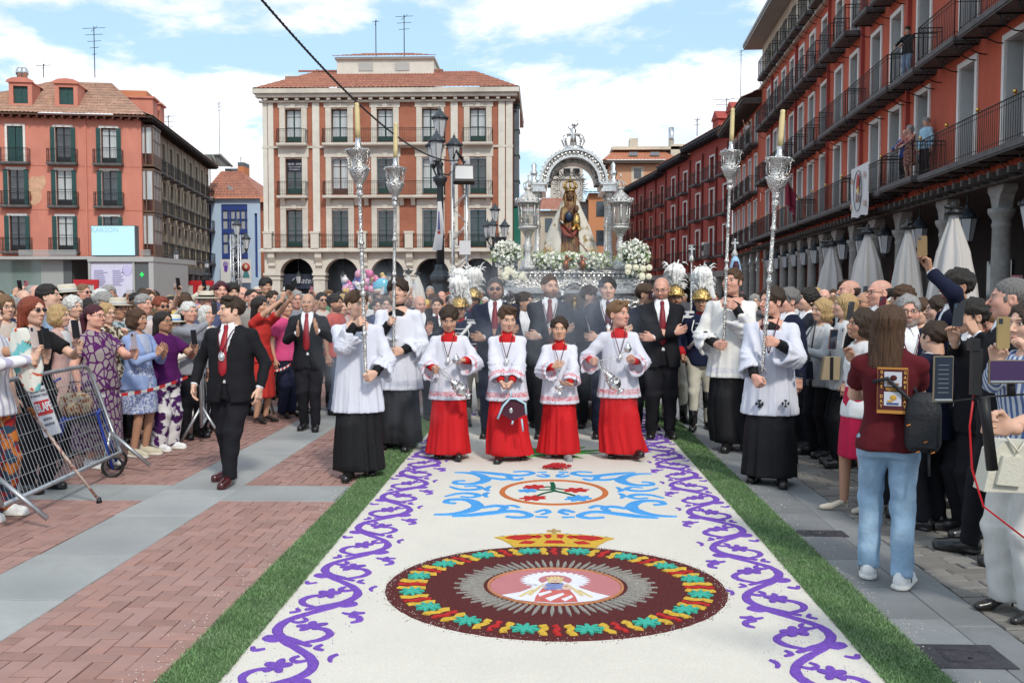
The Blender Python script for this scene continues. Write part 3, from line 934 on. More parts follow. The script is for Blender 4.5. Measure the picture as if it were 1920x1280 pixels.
  def tp(X,Y,Z):
   d=prof(X,Y,Z,T,.02,6,ph,(1.15,.8))
   if top != 'tank':
    for s_,S_ in ((-1,Sa),(1,Sb)): d=smin(d,cone(X,Y,Z,(s_*.06,.02,1.425),S_,.044,.056),.03)
   if short and top != 'tank':
    for S_,E_ in ((Sa,Ea),(Sb,Eb)):
     m_=1.12 if fat>1.15 else 1.0
     d=smin(d,flatcone(X,Y,Z,S_,S_.lerp(E_,.66),.062*m_,.068*m_)+.002*wrk(X,Y,Z,40,ph),.02)
   elif not short:
    d=arms(X,Y,Z,d,.061,.052,.040,.95)
   nk=ell(X,Y,Z,(0,-.05,1.50),(.062 if fem else .055,.10,.055 if fem else .035));d=np.maximum(d,-nk)
   if top in ('cardigan','blazer','coat'):
    w=np.where(Z>1.05,np.clip((Z-1.05)*.22,0,.075),np.clip((1.05-Z)*.18,0,.05))
    wedge=np.maximum(np.abs(X)-w-.004,Y+.03)
    d=np.maximum(d,-wedge)
   return d+.0035*wrk(X,Y,Z,28,ph)
  gar({'tee': 't_shirt','tank': 'top'}.get(top,top),tp,lo,hi,tmat)
  if top in ('cardigan','blazer','coat'):
   def ins(X,Y,Z):
    return prof(X,Y,Z,torso_tab(kind,fat,.008,.84,1.45,belly=belly))
   gar('blouse',ins,lo,hi,cloth(sleeve or (.6,.6,.6)))
 # shoes
 if legs and shoes:
  if shoes=='dress': sm_=shm or M_BLKSHOE
  else: sm_=shm or cloth((.75,.75,.74))
  for i,f in enumerate(feet):
   rz=(-R(9),R(9))[i] if len(f)<4 else R(f[3])
   shoe({'dress': 'dress','heel': 'heel','sneaker': 'sneaker'}[shoes],sm_,root,f[0],f[1],rz,f[2])
 if medal:
  yb={'surplice':-.155,'suit':-.150}.get(top,-.14)-belly*.6
  zm=1.16 if top=='surplice' else 1.20
  g=MB()
  for s_ in (-1,1):
   g.tube([(s_*.070,-.02,1.475),(s_*.062,-.125,1.41),(s_*.03,yb-.012,1.30),(0,yb-.018,zm+.03)],.0048,5)
  g.build('medal_cord',M_CORD,root)
  g=MB();s_=.028 if top=='surplice' else .034
  g.M=Matrix.Translation((0,yb-.022,zm))@Matrix.Rotation(R(90),4,'X')
  g.lathe([(s_*.95,-.004),(s_,0),(s_*.8,.004),(s_*.72,.001),(s_*.5,.006),(0,.007)],18,sq=1.25)
  g.tube([(0,s_*1.2,0),(0,s_*1.55,0)],.006,6)
  g.build('medal',M_SILVER,root)
 return fg

def band_material(name,base,ink,strength=1.0,scale=34):
 m=mat(name,base,.85,bump=.55,bscale=9,stretch=(1.6,1.6,.35),spec=.15,bdist=.02)
 N,L,b=nodes_of(m)
 at_=N.new('ShaderNodeAttribute');at_.attribute_name='band'
 tc=N.new('ShaderNodeTexCoord')
 v=N.new('ShaderNodeTexVoronoi');v.inputs['Scale'].default_value=scale;v.feature='DISTANCE_TO_EDGE'
 L.new(tc.outputs['Object'],v.inputs['Vector'])
 mr=N.new('ShaderNodeMapRange');mr.inputs[1].default_value=.14;mr.inputs[2].default_value=.06;L.new(v.outputs['Distance'],mr.inputs[0])
 m1=N.new('ShaderNodeMath');m1.operation='MULTIPLY';L.new(mr.outputs[0],m1.inputs[0]);L.new(at_.outputs['Fac'],m1.inputs[1])
 m2=N.new('ShaderNodeMath');m2.operation='MULTIPLY';L.new(m1.outputs[0],m2.inputs[0]);m2.inputs[1].default_value=strength
 mx=N.new('ShaderNodeMix');mx.data_type='RGBA';L.new(m2.outputs[0],mx.inputs[0]);mx.inputs[6].default_value=(*base,1);mx.inputs[7].default_value=(*ink,1)
 L.new(mx.outputs[2],b.inputs['Base Color'])
 return m
M_SURPLICE=band_material('embroidered_surplice',(.64,.64,.71),(.62,.02,.03),.95,52)
M_SURLACE=band_material('lace_surplice',(.66,.67,.74),(.22,.24,.34),.6,60)
M_SURPLAIN=mat('plain_surplice',(.62,.63,.71),.85,var=.03,bump=.55,bscale=9,stretch=(1.6,1.6,.35),spec=.15,bdist=.02)
# ================================================================== the ground
def random_island(m,lo=.75,hi=1.2,hue=None):
 """every paver of a joined field gets its own tone"""
 N,L,b=nodes_of(m)
 g=N.new('ShaderNodeNewGeometry');oi=N.new('ShaderNodeObjectInfo')
 a=N.new('ShaderNodeMath');a.operation='ADD';L.new(g.outputs['Random Per Island'],a.inputs[0]);L.new(oi.outputs['Random'],a.inputs[1])
 f=N.new('ShaderNodeMath');f.operation='FRACT';L.new(a.outputs[0],f.inputs[0])
 mr=N.new('ShaderNodeMapRange');mr.inputs[3].default_value=lo;mr.inputs[4].default_value=hi;L.new(f.outputs[0],mr.inputs[0])
 mx=N.new('ShaderNodeMix');mx.data_type='RGBA';mx.blend_type='MULTIPLY';mx.inputs[0].default_value=1
 src=b.inputs['Base Color']
 if src.is_linked: L.new(src.links[0].from_socket,mx.inputs[6])
 else: mx.inputs[6].default_value=src.default_value
 L.new(mr.outputs[0],mx.inputs[7])
 out=mx.outputs[2]
 if hue:
  m3=N.new('ShaderNodeMath');m3.operation='MULTIPLY';m3.inputs[1].default_value=7.3;L.new(f.outputs[0],m3.inputs[0])
  f3=N.new('ShaderNodeMath');f3.operation='FRACT';L.new(m3.outputs[0],f3.inputs[0])
  s3=N.new('ShaderNodeMath');s3.operation='MULTIPLY';s3.inputs[1].default_value=.45;L.new(f3.outputs[0],s3.inputs[0])
  m2=N.new('ShaderNodeMix');m2.data_type='RGBA';L.new(s3.outputs[0],m2.inputs[0]);L.new(out,m2.inputs[6]);m2.inputs[7].default_value=(*hue,1)
  out=m2.outputs[2]
 L.new(out,b.inputs['Base Color'])
 return m
M_BED=mat('sand_joint',(.045,.030,.026),.95,var=.4,vscale=20)
M_PAVE=mat('clay_paver',(.315,.178,.150),.72,var=.18,vscale=7,bump=.45,bscale=110,dirt=(.27,.135,.10),dscale=.9,dlo=.46,dhi=.72,bdist=.005)
random_island(M_PAVE,.86,1.14,(.37,.235,.21))
M_SLAB=mat('granite_slab',(.325,.335,.325),.62,var=.14,vscale=5,bump=.3,bscale=150,dirt=(.20,.212,.22),dscale=1.3,dlo=.45,dhi=.8,bdist=.004)
random_island(M_SLAB,.9,1.1)
M_SLAB2=mat('grey_kerb_slab',(.215,.225,.23),.6,var=.18,vscale=6,bump=.4,bscale=150,dirt=(.14,.148,.152),dscale=1.6,dlo=.45,dhi=.8,bdist=.004)
random_island(M_SLAB2,.85,1.12)
M_COB=mat('granite_sett',(.215,.205,.19),.68,var=.25,vscale=12,bump=.6,bscale=70,dirt=(.12,.112,.10),dscale=2.5,dlo=.45,dhi=.8,bdist=.006)
random_island(M_COB,.70,1.25,(.19,.175,.15))
M_FARP=mat('far_paving',(.28,.18,.15),.8,var=.2,vscale=.8,bump=.2,bscale=12)

g=MB();g.add([(-400,-60,-.022),(400,-60,-.022),(400,900,-.022),(-400,900,-.022)],[(0,1,2,3)])
tag(g.build('ground',M_BED),kind='structure')
g=MB();g.box(-60,60,20.2,260,-.021,-.003)
tag(g.build('plaza_floor',M_FARP),kind='structure')

def paver_proto(L_,W_,H_,m,bev=.003,name='paver'):
 g=MB();a,b=L_/2,W_/2
 g.add([(-a,-b,-H_),(a,-b,-H_),(a,b,-H_),(-a,b,-H_),(-a,-b,-bev),(a,-b,-bev),(a,b,-bev),(-a,b,-bev),
   (-a+bev,-b+bev,0),(a-bev,-b+bev,0),(a-bev,b-bev,0),(-a+bev,b-bev,0)],
   [(0,1,5,4),(1,2,6,5),(2,3,7,6),(3,0,4,7),(4,5,9,8),(5,6,10,9),(6,7,11,10),(7,4,8,11),(8,9,10,11)])
 return g
SX0,SX1=-3.30,-2.66          # the long slab band
BANDS=[(7.64,8.27),(13.5,14.13),(19.6,20.2)]
CARL,CARR=-1.41,1.49         # cream carpet edges
GL0,GR1=-1.69,1.79           # outer edges of the turf strips
W_=.096;gapp=.0058
pr=random.Random(3)
cells=[]
fields=[(-12.5,SX0),(SX1,GL0+.16)]
for (fx0,fx1) in fields:
 ys=[3.0]+[v for b_ in BANDS for v in b_]
 for k in range(0,len(ys)-1,2):
  fy0,fy1=ys[k],ys[k+1]
  na=int((fx1-fx0)/W_)+2;nb=int((fy1-fy0)/W_)+2
  for a_ in range(-1,na):
   for b_ in range(-1,nb):
    t=(a_-b_)%4
    if t==0: x0,x1,y0,y1=a_,a_+2,b_,b_+1
    elif t==3: x0,x1,y0,y1=a_,a_+1,b_,b_+2
    else: continue
    X0=fx0+x0*W_+gapp/2;X1=fx0+x1*W_-gapp/2;Y0=fy0+y0*W_+gapp/2;Y1=fy0+y1*W_-gapp/2
    X0=max(X0,fx0+.002);X1=min(X1,fx1-.002);Y0=max(Y0,fy0+.002);Y1=min(Y1,fy1-.002)
    if X1-X0<.025 or Y1-Y0<.025: continue
    # far outside the picture to the left: leave to the bed
    if X1<-.62*Y0-1.2: continue
    cells.append((X0,X1,Y0,Y1,fx0))
full=[c for c in cells if abs((c[1]-c[0])-(2*W_-gapp))<.002 and abs(c[3]-c[2]-(W_-gapp))<.002 or abs((c[3]-c[2])-(2*W_-gapp))<.002 and abs(c[1]-c[0]-(W_-gapp))<.002]
def show(c):
 y=(c[2]+c[3])/2;x=(c[0]+c[1])/2
 return 1/y if (y>4.1 and x>-.575*y+.1 and x<-1.75) else 0
near=set(sorted(full,key=lambda c:-show(c))[:290])
pavement=thing('clay_paving',None,None);tag(pavement,kind='structure')
pme={}
for nm,(l_,w_) in (('h',(2*W_-gapp,W_-gapp)),('v',(W_-gapp,2*W_-gapp))):
 pme[nm]=paver_proto(l_,w_,.018,M_PAVE).mesh('brick',M_PAVE)
stuff=MB()
for c in cells:
 cx,cy=(c[0]+c[1])/2,(c[2]+c[3])/2
 z=pr.uniform(-.003,.0015);tx,ty=pr.uniform(-.008,.008),pr.uniform(-.008,.008)
 if c in near:
  link('brick',pme['h' if c[1]-c[0]>c[3]-c[2] else 'v'],pavement,loc=(cx+pr.uniform(-.0012,.0012),cy+pr.uniform(-.0012,.0012),z),rot=(tx,ty,pr.uniform(-.008,.008)))
 else:
  a,b=(c[1]-c[0])/2,(c[3]-c[2])/2
  stuff.M=Matrix.Translation((cx,cy,z))@Euler((tx,ty,pr.uniform(-.006,.006))).to_matrix().to_4x4()
  if cy<9: stuff.add([(-a,-b,-.018),(a,-b,-.018),(a,b,-.018),(-a,b,-.018),(-a,-b,0),(a,-b,0),(a,b,0),(-a,b,0)],[(4,5,6,7),(0,1,5,4),(1,2,6,5),(2,3,7,6),(3,0,4,7)])
  else: stuff.add([(-a,-b,0),(a,-b,0),(a,b,0),(-a,b,0)],[(0,1,2,3)])
tag(stuff.build('brick_field',M_PAVE,pavement),kind='stuff')
# granite bands
bands=thing('granite_bands',None,None);tag(bands,kind='structure')
def slabs(x0,x1,y0,y1,along,size,m,par,jit=0.0,nm='slab'):
 p=(y0 if along=='y' else x0);e=(y1 if along=='y' else x1)
 while p<e-.05:
  q=min(e,p+size*pr.uniform(1-jit,1+jit))
  g=MB();z=pr.uniform(-.002,.001)
  if along=='y': w_,h_=x1-x0-.005,q-p-.005;cx,cy=(x0+x1)/2,(p+q)/2
  else: w_,h_=q-p-.005,y1-y0-.005;cx,cy=(p+q)/2,(y0+y1)/2
  link(nm,paver_proto(w_,h_,.019,m,.004).mesh(nm,m),par,loc=(cx,cy,z),rot=(pr.uniform(-.003,.003),pr.uniform(-.003,.003),0))
  p=q
slabs(SX0,SX1,3.2,26,'y',.98,M_SLAB,bands,.12)
for (b0,b1) in BANDS[:2]:
 slabs(-12.5,SX0,b0,b1,'x',1.0,M_SLAB,bands,.12)
 slabs(SX1,GL0+.1,b0,b1,'x',.98,M_SLAB,bands,.05)
# right-hand kerb slabs
kerb=thing('kerb_slabs',None,None);tag(kerb,kind='structure')
slabs(GR1-.06,2.10,3.2,24,'y',.58,M_SLAB2,kerb,.06)
slabs(2.10,2.34,3.2,24,'y',.82,M_SLAB2,kerb,.15)
# setts of the right-hand lane
lane=thing('sett_paving',None,None);tag(lane,kind='structure')
setts=[]
y=3.6;row=0
while y<22:
 x=2.35+pr.uniform(-.1,0);wd=pr.uniform(.115,.15)
 while x<9.5:
  l_=pr.uniform(.17,.28)
  x0_=max(x,2.345)
  if x+l_-x0_>.06 and x<.60*y+1.0: setts.append((x0_,x+l_,y+.10*(x-2.35),wd))
  x+=l_
 y+=wd;row+=1
shown=sorted([s_ for s_ in setts if s_[2]>4.3 and s_[0]<.53*s_[2]],key=lambda s_: s_[2])[:280]
shown=set(shown)
st=MB()
def sett(g,s_):
 a=(s_[1]-s_[0])/2-.004;b=s_[3]/2-.004
 bv=.010
 j=[pr.uniform(-.006,.006) for _ in range(8)]
 low=[(-a+j[0],-b+j[1]),(a+j[2],-b+j[3]),(a+j[4],b+j[5]),(-a+j[6],b+j[7])]
 vs=[(x_,y_,-.019) for x_,y_ in low]+[(x_,y_,-.006) for x_,y_ in low]+[(x_*.9,y_*.84,pr.uniform(-.002,.003)) for x_,y_ in low]
 g.add(vs,[(0,1,5,4),(1,2,6,5),(2,3,7,6),(3,0,4,7),(4,5,9,8),(5,6,10,9),(6,7,11,10),(7,4,8,11),(8,9,10,11)])
sett_me=[]
for k in range(14):
 g=MB();sett(g,(0,.17+.0085*k,0,.13));sett_me.append((.17+.0085*k,g.mesh('stone',M_COB)))
for s_ in setts:
 M_=Matrix.Translation(((s_[0]+s_[1])/2,s_[2],pr.uniform(-.004,.002)))@Euler((pr.uniform(-.03,.03),pr.uniform(-.03,.03),.05)).to_matrix().to_4x4()
 if s_ in shown:
  l_=s_[1]-s_[0];me=min(sett_me,key=lambda q: abs(q[0]-l_))
  o=link('stone',me[1],lane);o.matrix_local=M_@Matrix.Diagonal((l_/me[0],s_[3]/.13,1,1))
 else:
  st.M=M_;sett(st,s_)
tag(st.build('stone_field',M_COB,lane),kind='stuff')
# iron covers let into the kerb
M_IRON=mat('cast_iron',(.050,.048,.058),.55,metal=.2,var=.3,vscale=14,bump=.4,bscale=60)
def cover(pxc,pyc,w,d,label):
 p=ground(pxc,pyc)
 t=thing('manhole_cover',label,'manhole cover',(p.x,p.y,0),0,'iron covers in the kerb')
 g=MB();g.box(-w,w,-d,d,-.01,.004);g.build('plate',M_IRON,t)
 g=MB()
 sh=[(-.5,.55),(.1,.55),(.62,.35),(.66,0),(.62,-.35),(.1,-.55),(-.5,-.55)]
 g.tube([(a*w,b*d,.005) for a,b in sh+sh[:1]],.003,4);g.tube([(a*w*.85,b*d*.8,.005) for a,b in sh+sh[:1]],.002,4)
 g.build('crest_outline',M_IRON,t)
 g=MB();g.lathe([(.012,.0045),(.0,.0048)],10,(.1*w,-.2*d,0));g.build('lifting_hole',mat('hole',(.003,.003,.003),.9),t)
cover(1806,1230,.19,.145,'square iron cover with a shield outline, set in the kerb at the carpet corner')
cover(1541,1000,.165,.085,'plain iron cover in the kerb between the turf and the red skirt')

# ================================================================== the salt carpet
def grain(name,col,var=.12):
 m=mat(name,col,.92,var=var+.16,vscale=75,bump=1.0,bscale=130,spec=.15,bdist=.012)
 return m
M_CREAM=mat('cream_salt',(.655,.62,.55),.95,var=.085,vscale=85,bump=1.0,bscale=130,spec=.1,dirt=(.56,.53,.475),dscale=1.1,dlo=.42,dhi=.95,bdist=.005)
M_WGR=mat('white_salt',(.75,.74,.70),.9)
M_PURP=grain('purple_salt',(.19,.085,.46));M_BLUE=grain('blue_salt',(.075,.34,.74));M_ORNG=grain('orange_salt',(.56,.165,.055))
M_CRED=grain('red_salt',(.50,.03,.03));M_YEL=grain('yellow_salt',(.66,.42,.055));M_TEAL=grain('teal_salt',(.06,.44,.33))
M_BROWN=grain('brown_salt',(.105,.024,.024),.3);M_GREYS=grain('grey_salt',(.30,.285,.255));M_GREEN=grain('green_salt',(.075,.33,.06));M_DKG=grain('dark_green_salt',(.01,.10,.05))
carpet=thing('salt_carpet','long cream salt carpet with a purple scroll border and coloured medallions','carpet',(0,0,0))
g=MB()
CY0,CY1=2.6,19.0
ny=240;vs=[];fs=[]
for i in range(ny+1):
 y=CY0+(CY1-CY0)*i/ny
 a=pr.uniform(-.007,.007);b=pr.uniform(-.007,.007)
 vs+=[(CARL-.02+a,y,.002),(CARL+a,y,.009),(CARR+b,y,.009),(CARR+.02+b,y,.002)]
for i in range(ny):
 for j in range(3): p=i*4+j;fs.append((p,p+1,p+5,p+4))
g.add(vs,fs);g.build('cream_ground',M_CREAM,carpet)
TOP=.0095
def catmull(pts,n=6):
 out=[];P=[pts[0]]+list(pts)+[pts[-1]]
 for i in range(1,len(P)-2):
  for k in range(n):
   t=k/n
   out.append(tuple(.5*((2*P[i][j])+(-P[i-1][j]+P[i+1][j])*t+(2*P[i-1][j]-5*P[i][j]+4*P[i+1][j]-P[i+2][j])*t*t+(-P[i-1][j]+3*P[i][j]-3*P[i+1][j]+P[i+2][j])*t**3) for j in range(len(P[i]))))
 out.append(tuple(P[-2]));return out
RW=[.95]
LV=[0]
def lift():
 LV[0]=(LV[0]+1)%9;return LV[0]*.00035
def ribbon(g,pts,z=TOP,n=6,th=.005,jit=.10):
 """pts (x, y, halfwidth): a heap of salt swept along a curve"""
 q=catmull(pts,n);m=len(q);vs=[];fs=[];th+=lift()
 for i in range(m):
  a=q[max(i-1,0)];b=q[min(i+1,m-1)]
  tx,ty=b[0]-a[0],b[1]-a[1];L_=math.hypot(tx,ty) or 1e-6;nx,ny_=-ty/L_,tx/L_
  w=q[i][2]*RW[0]*(1+pr.uniform(-jit,jit))
  x,y=q[i][0],q[i][1]
  vs+=[(x-nx*w,y-ny_*w,z-.001),(x-nx*w*.75,y-ny_*w*.75,z+th),(x+nx*w*.75,y+ny_*w*.75,z+th),(x+nx*w,y+ny_*w,z-.001)]
 for i in range(m-1):
  for j in range(3): p=i*4+j;fs.append((p,p+1,p+5,p+4) if True else None)
 fs.append((0,1,2,3));p=(m-1)*4;fs.append((p+3,p+2,p+1,p))
 g.add(vs,fs)
def blob(g,cx,cy,rad,z=TOP,th=.005,n=40,rx=1.0,ry=1.0,rot=0.0,jit=.03,inner=None):
 """filled outline; rad is a number or function of angle"""
 f=rad if callable(rad) else (lambda t: rad);th+=lift()+.0004
 top=[];low=[]
 for i in range(n):
  t=2*PI*i/n;r_=f(t)*(1+pr.uniform(-jit,jit))
  x,y=r_*math.cos(t)*rx,r_*math.sin(t)*ry
  X,Y=cx+x*math.cos(rot)-y*math.sin(rot),cy+x*math.sin(rot)+y*math.cos(rot)
  low.append((X,Y,z-.001));top.append((cx+(X-cx)*.985,cy+(Y-cy)*.985,z+th))
 vs=low+top+[(cx,cy,z+th)]
 g.add(vs,[(i,(i+1)%n,n+(i+1)%n,n+i) for i in range(n)]+[(n+i,n+(i+1)%n,2*n) for i in range(n)])
def ringm(g,cx,cy,a0,b0,a1,b1,z=TOP,th=.005,n=96,jit=.004):
 vs=[]
 for i in range(n):
  t=2*PI*i/n;c_,s_=math.cos(t),math.sin(t);k1=1+pr.uniform(-jit,jit);k0=1+pr.uniform(-jit,jit)
  vs+=[(cx+a0*c_*k0,cy+b0*s_*k0,z-.001),(cx+a0*c_*k0*1.01,cy+b0*s_*k0*1.01,z+th),(cx+a1*c_*k1*.993,cy+b1*s_*k1*.993,z+th),(cx+a1*c_*k1,cy+b1*s_*k1,z-.001)]
 g.add(vs,[(i*4+j+1,i*4+j,((i+1)%n)*4+j,((i+1)%n)*4+j+1) for i in range(n) for j in range(3)])
# --- purple scroll borders, one unit a metre
def spiral(cx,cy,r0,r1,a0,a1,w0,w1,n=9):
 return [(cx+(r0+(r1-r0)*t)*math.cos(a0+(a1-a0)*t),cy+(r0+(r1-r0)*t)*math.sin(a0+(a1-a0)*t),w0+(w1-w0)*t) for t in [i/(n-1) for i in range(n)]]
def leafshape(n=5,d=.38): return lambda t: (1-d+d*abs(math.cos(n*t/2))**.7*1.3)
def scroll_unit(g,X,Y,s,flip):
 """one half period of the running scroll; alternate units are mirrored about the middle of the band"""
 W0=.34
 def P(u,v,w=None): return (X+s*(u if not flip else W0-u),Y+v) if w is None else (X+s*(u if not flip else W0-u),Y+v,w)
 def T(l): return [P(u,v,w) for u,v,w in l]
 ribbon(g,T([(.25,-.05,.012),(.17,.005,.022),(.07,.08,.028),(.022,.19,.029),(.045,.31,.026),(.13,.42,.024),(.21,.50,.022),(.27,.56,.018),(.325,.585,.024),(.345,.555,.012)]),n=5)
 ribbon(g,T([(.10,.055,.010),(.055,.02,.022),(.01,.035,.018),(.0,.06,.008)]),n=4)
 ribbon(g,T([(.20,-.01,.008),(.275,.035,.018),(.305,.11,.022),(.275,.17,.018),(.225,.195,.014)]),n=5)
 c=P(.185,.225);blob(g,c[0],c[1],lambda t: .075*(.52+.62*abs(math.cos(2.5*t))**1.2),n=40,ry=.8,rot=.5+flip)
 ribbon(g,T([(.055,.30,.008),(.105,.275,.016),(.14,.31,.014),(.115,.345,.010)]),n=3)
 ribbon(g,T([(.30,.43,.008),(.345,.41,.016),(.365,.45,.014)]),n=3);ribbon(g,T([(.02,.42,.008),(.06,.45,.016),(.04,.49,.010)]),n=3)
 ribbon(g,T([(.375,.28,.008),(.41,.31,.018),(.40,.365,.022),(.355,.38,.016),(.375,.42,.020),(.42,.43,.010)]) if not flip else T([(-.05,.28,.008),(-.035,.33,.014),(-.06,.37,.010)]),n=4)
k=0;yy=3.45
while yy<13.5:
 for (X,s,ph_) in ((CARL+.045,1,0),(CARR-.045,-1,1)):
  g=MB();scroll_unit(g,X,yy,s,(k+0)%2==1);g.build('scroll',M_PURP,carpet)
 k+=1;yy+=.52
RW[0]=1.45
# --- blue frame
bc=Vector((.085,8.02));HWX,HWY=.925,.93
def BP(u,v,w): return (bc.x+u*HWX,bc.y+v*HWY,w)
for sx in (-1,1):
 for sy in (-1,1):
  g=MB()
  def Q(l): return [BP(sx*u,sy*v,w) for u,v,w in l]
  ribbon(g,Q([(1.0,.92,.010),(.86,.90,.022),(.74,.80,.032),(.66,.62,.038),(.70,.44,.034),(.80,.34,.026),(.93,.36,.022),(.95,.46,.018),(.86,.50,.016)]))
  ribbon(g,Q([(.84,.98,.008),(.70,.93,.028),(.56,.86,.034),(.40,.78,.028),(.28,.80,.022),(.20,.92,.020),(.28,1.0,.018),(.40,.97,.014)]))
  ribbon(g,Q([(.62,.66,.014),(.50,.58,.024),(.42,.64,.022),(.46,.74,.014)]))
  ribbon(g,Q([(.46,.60,.010),(.36,.56,.018),(.30,.64,.012)]))
  ribbon(g,Q([(.16,.80,.012),(.08,.72,.018),(.05,.80,.016),(.11,.88,.010)]))
  ribbon(g,Q([(.16,.96,.010),(.06,.98,.016)]))
  ribbon(g,Q([(.98,.22,.008),(.88,.10,.018),(.76,.08,.024),(.68,.16,.020),(.74,.25,.016),(.84,.22,.010)]))
  ribbon(g,Q([(.60,.24,.010),(.63,.12,.018),(.60,.04,.012)]))
  g.build('blue_flourish',M_BLUE,carpet)
RW[0]=1.0
g=MB();ringm(g,bc.x,bc.y+.02,.415,.46,.465,.52);g.build('orange_ring',M_ORNG,carpet)
g=MB()
ribbon(g,[(bc.x-.01,bc.y+.42,.022),(bc.x+.0,bc.y+.24,.020),(bc.x-.01,bc.y+.12,.022),(bc.x+.03,bc.y+.02,.018)])
ribbon(g,[(bc.x+.03,bc.y+.03,.016),(bc.x+.11,bc.y-.05,.016),(bc.x+.19,bc.y-.16,.012)])
ribbon(g,[(bc.x+.0,bc.y+.04,.014),(bc.x-.09,bc.y-.06,.012),(bc.x-.15,bc.y-.18,.010)])
ribbon(g,[(bc.x,bc.y+.17,.010),(bc.x+.10,bc.y+.10,.009)]);ribbon(g,[(bc.x,bc.y+.10,.009),(bc.x-.14,bc.y+.08,.007)]);ribbon(g,[(bc.x-.01,bc.y+.22,.009),(bc.x-.12,bc.y+.20,.008)])
g.build('stem',M_DKG,carpet)
for (u,v,m_,r_) in ((-.17,.20,M_CRED,.085),(.19,.09,M_CRED,.095),(-.17,-.24,M_CRED,.095),(-.22,.05,M_BLUE,.07),(.20,-.24,M_BLUE,.10)):
 g=MB();blob(g,bc.x+u,bc.y+v,lambda t: r_*(.62+.5*abs(math.cos(3.5*t))**1.4),n=42,rx=1.15,ry=.95,rot=pr.uniform(0,1));g.build('flower',m_,carpet)
# --- green leaves and the red flower beyond the boys' feet
g=MB()
for (a,l_) in ((.30,.62),(.75,.5),(1.2,.42),(1.9,.42),(2.4,.5),(2.85,.6),(.02,.5),(3.12,.5),(5.6,.4),(3.8,.35)):
 cx,cy=.09,10.0
 ribbon(g,[(cx+.05*math.cos(a),cy+.10*math.sin(a),.012),(cx+l_*.5*math.cos(a),cy+l_*1.1*.6*math.sin(a),.055),(cx+l_*math.cos(a),cy+l_*1.2*math.sin(a),.006)])
g.build('leaf_spray',M_GREEN,carpet)
bq=thing('carnation_posy','low posy of dark red carnations lying on the cream carpet above the blue frame','flowers',(ground(1046,880).x,ground(1046,880).y,0))
M_CARN=mat('carnation',(.42,.012,.018),.8,var=.3,vscale=60)
for i in range(24):
 a=pr.uniform(0,2*PI);r_=math.sqrt(pr.random())*.115
 g=MB()
 for k in range(9):
  b=pr.uniform(0,2*PI);q=pr.uniform(.008,.022)
  g.ball((q*math.cos(b),q*math.sin(b),pr.uniform(.0,.02)),.012,6,4,1,1,.7)
 g.build('flower_head',M_CARN,bq,loc=(r_*math.cos(a)*1.1,r_*math.sin(a),.022+.02*(1-r_/.115)))
# --- the medallion
mc=Vector((.068,5.415));MA,MBb=.978,.868
g=MB();ringm(g,mc.x,mc.y,.36*MA,.36*MBb,MA,MBb,th=.004,n=140,jit=.003);g.build('brown_field',M_BROWN,carpet)
Z2=TOP+.004
def MP(r,t): return (mc.x+MA*r*math.cos(t),mc.y+MBb*r*math.sin(t))
NS=16
for i in range(NS):
 t0=2*PI*i/NS+PI/NS
 c=MP(.845,t0)
 g=MB();blob(g,c[0],c[1],th=.009,rad=lambda t: .066*(.42+.70*abs(math.cos(4*t))**1.5),z=Z2,n=42,rx=MA,ry=MBb*1.25,rot=t0);g.build('star',M_TEAL,carpet)
 for dt,m_,w,nm in ((.112,M_YEL,.021,'yellow_bar'),(.196,M_CRED,.017,'red_bar'),(.280,M_YEL,.021,'yellow_bar')):
  t=t0+dt
  g=MB();pts=[]
  for j in range(7):
   r_=.765+.16*j/6;p=MP(r_,t+.012*math.sin(j*1.7+i));pts.append((p[0],p[1],w*(.85+.25*math.cos(j*2.1)) if m_ is M_CRED else w*(.8+.3*abs(j-3)/3)))
  ribbon(g,pts,z=Z2,n=2);g.build(nm,m_,carpet)
for i in range(72):
 t=2*PI*(i+.5)/72;r1=.60 if i%2 else .565
 g=MB();a,b,c=MP(.425,t),MP(.51,t),MP(r1,t)
 ribbon(g,[(a[0],a[1],.0085),(b[0],b[1],.0125),(c[0],c[1],.004)],z=Z2,n=2,jit=.05);g.build('ray',M_GREYS,carpet)
g=MB();ringm(g,mc.x,mc.y,.385*MA,.385*MBb,.405*MA,.405*MBb,z=Z2,th=.007,jit=.001);g.build('cord_rim',mat('copper_cord',(.50,.20,.08),.5,var=.4,vscale=90,bump=1,bscale=120),carpet)
# printed disc with the crowned figure
M_PINK=mat('printed_pink',(.44,.15,.155),.55,var=.05);M_PW=mat('printed_white',(.68,.68,.74),.55,var=.1,vscale=30);M_PG=mat('printed_gold',(.60,.47,.20),.5,var=.3,vscale=60)
M_PB=mat('printed_blue',(.16,.20,.42),.55,var=.2,vscale=30);M_PR=mat('printed_red',(.50,.10,.08),.55,var=.3,vscale=30);M_PS=mat('printed_skin',(.60,.42,.32),.55)
M_PSH=mat('printed_shadow',(.32,.30,.38),.55,var=.3,vscale=40)
disc=thing('printed_disc','round pink print of a crowned figure in a white mantle in the medallion centre','picture',(mc.x,mc.y,0))
zb=TOP+.006
def sheet(nm,polys,m,z,par=None):
 g=MB();z=zb+(z-zb)*.35
 for p in polys: g.prism(p,z-.0003,z,'z')
 return g.build(nm,m,par or disc)
RX,RY=.385*MA,.385*MBb
def circ(cx,cy,rx,ry,n=28,a0=0,a1=2*PI,fn=None): return [(cx+rx*(fn(a0+(a1-a0)*i/n) if fn else 1)*math.cos(a0+(a1-a0)*i/n),cy+ry*(fn(a0+(a1-a0)*i/n) if fn else 1)*math.sin(a0+(a1-a0)*i/n)) for i in range(n)]
zb=TOP+.006
sheet('backing',[circ(0,0,RX,RY,64)],M_PINK,zb)
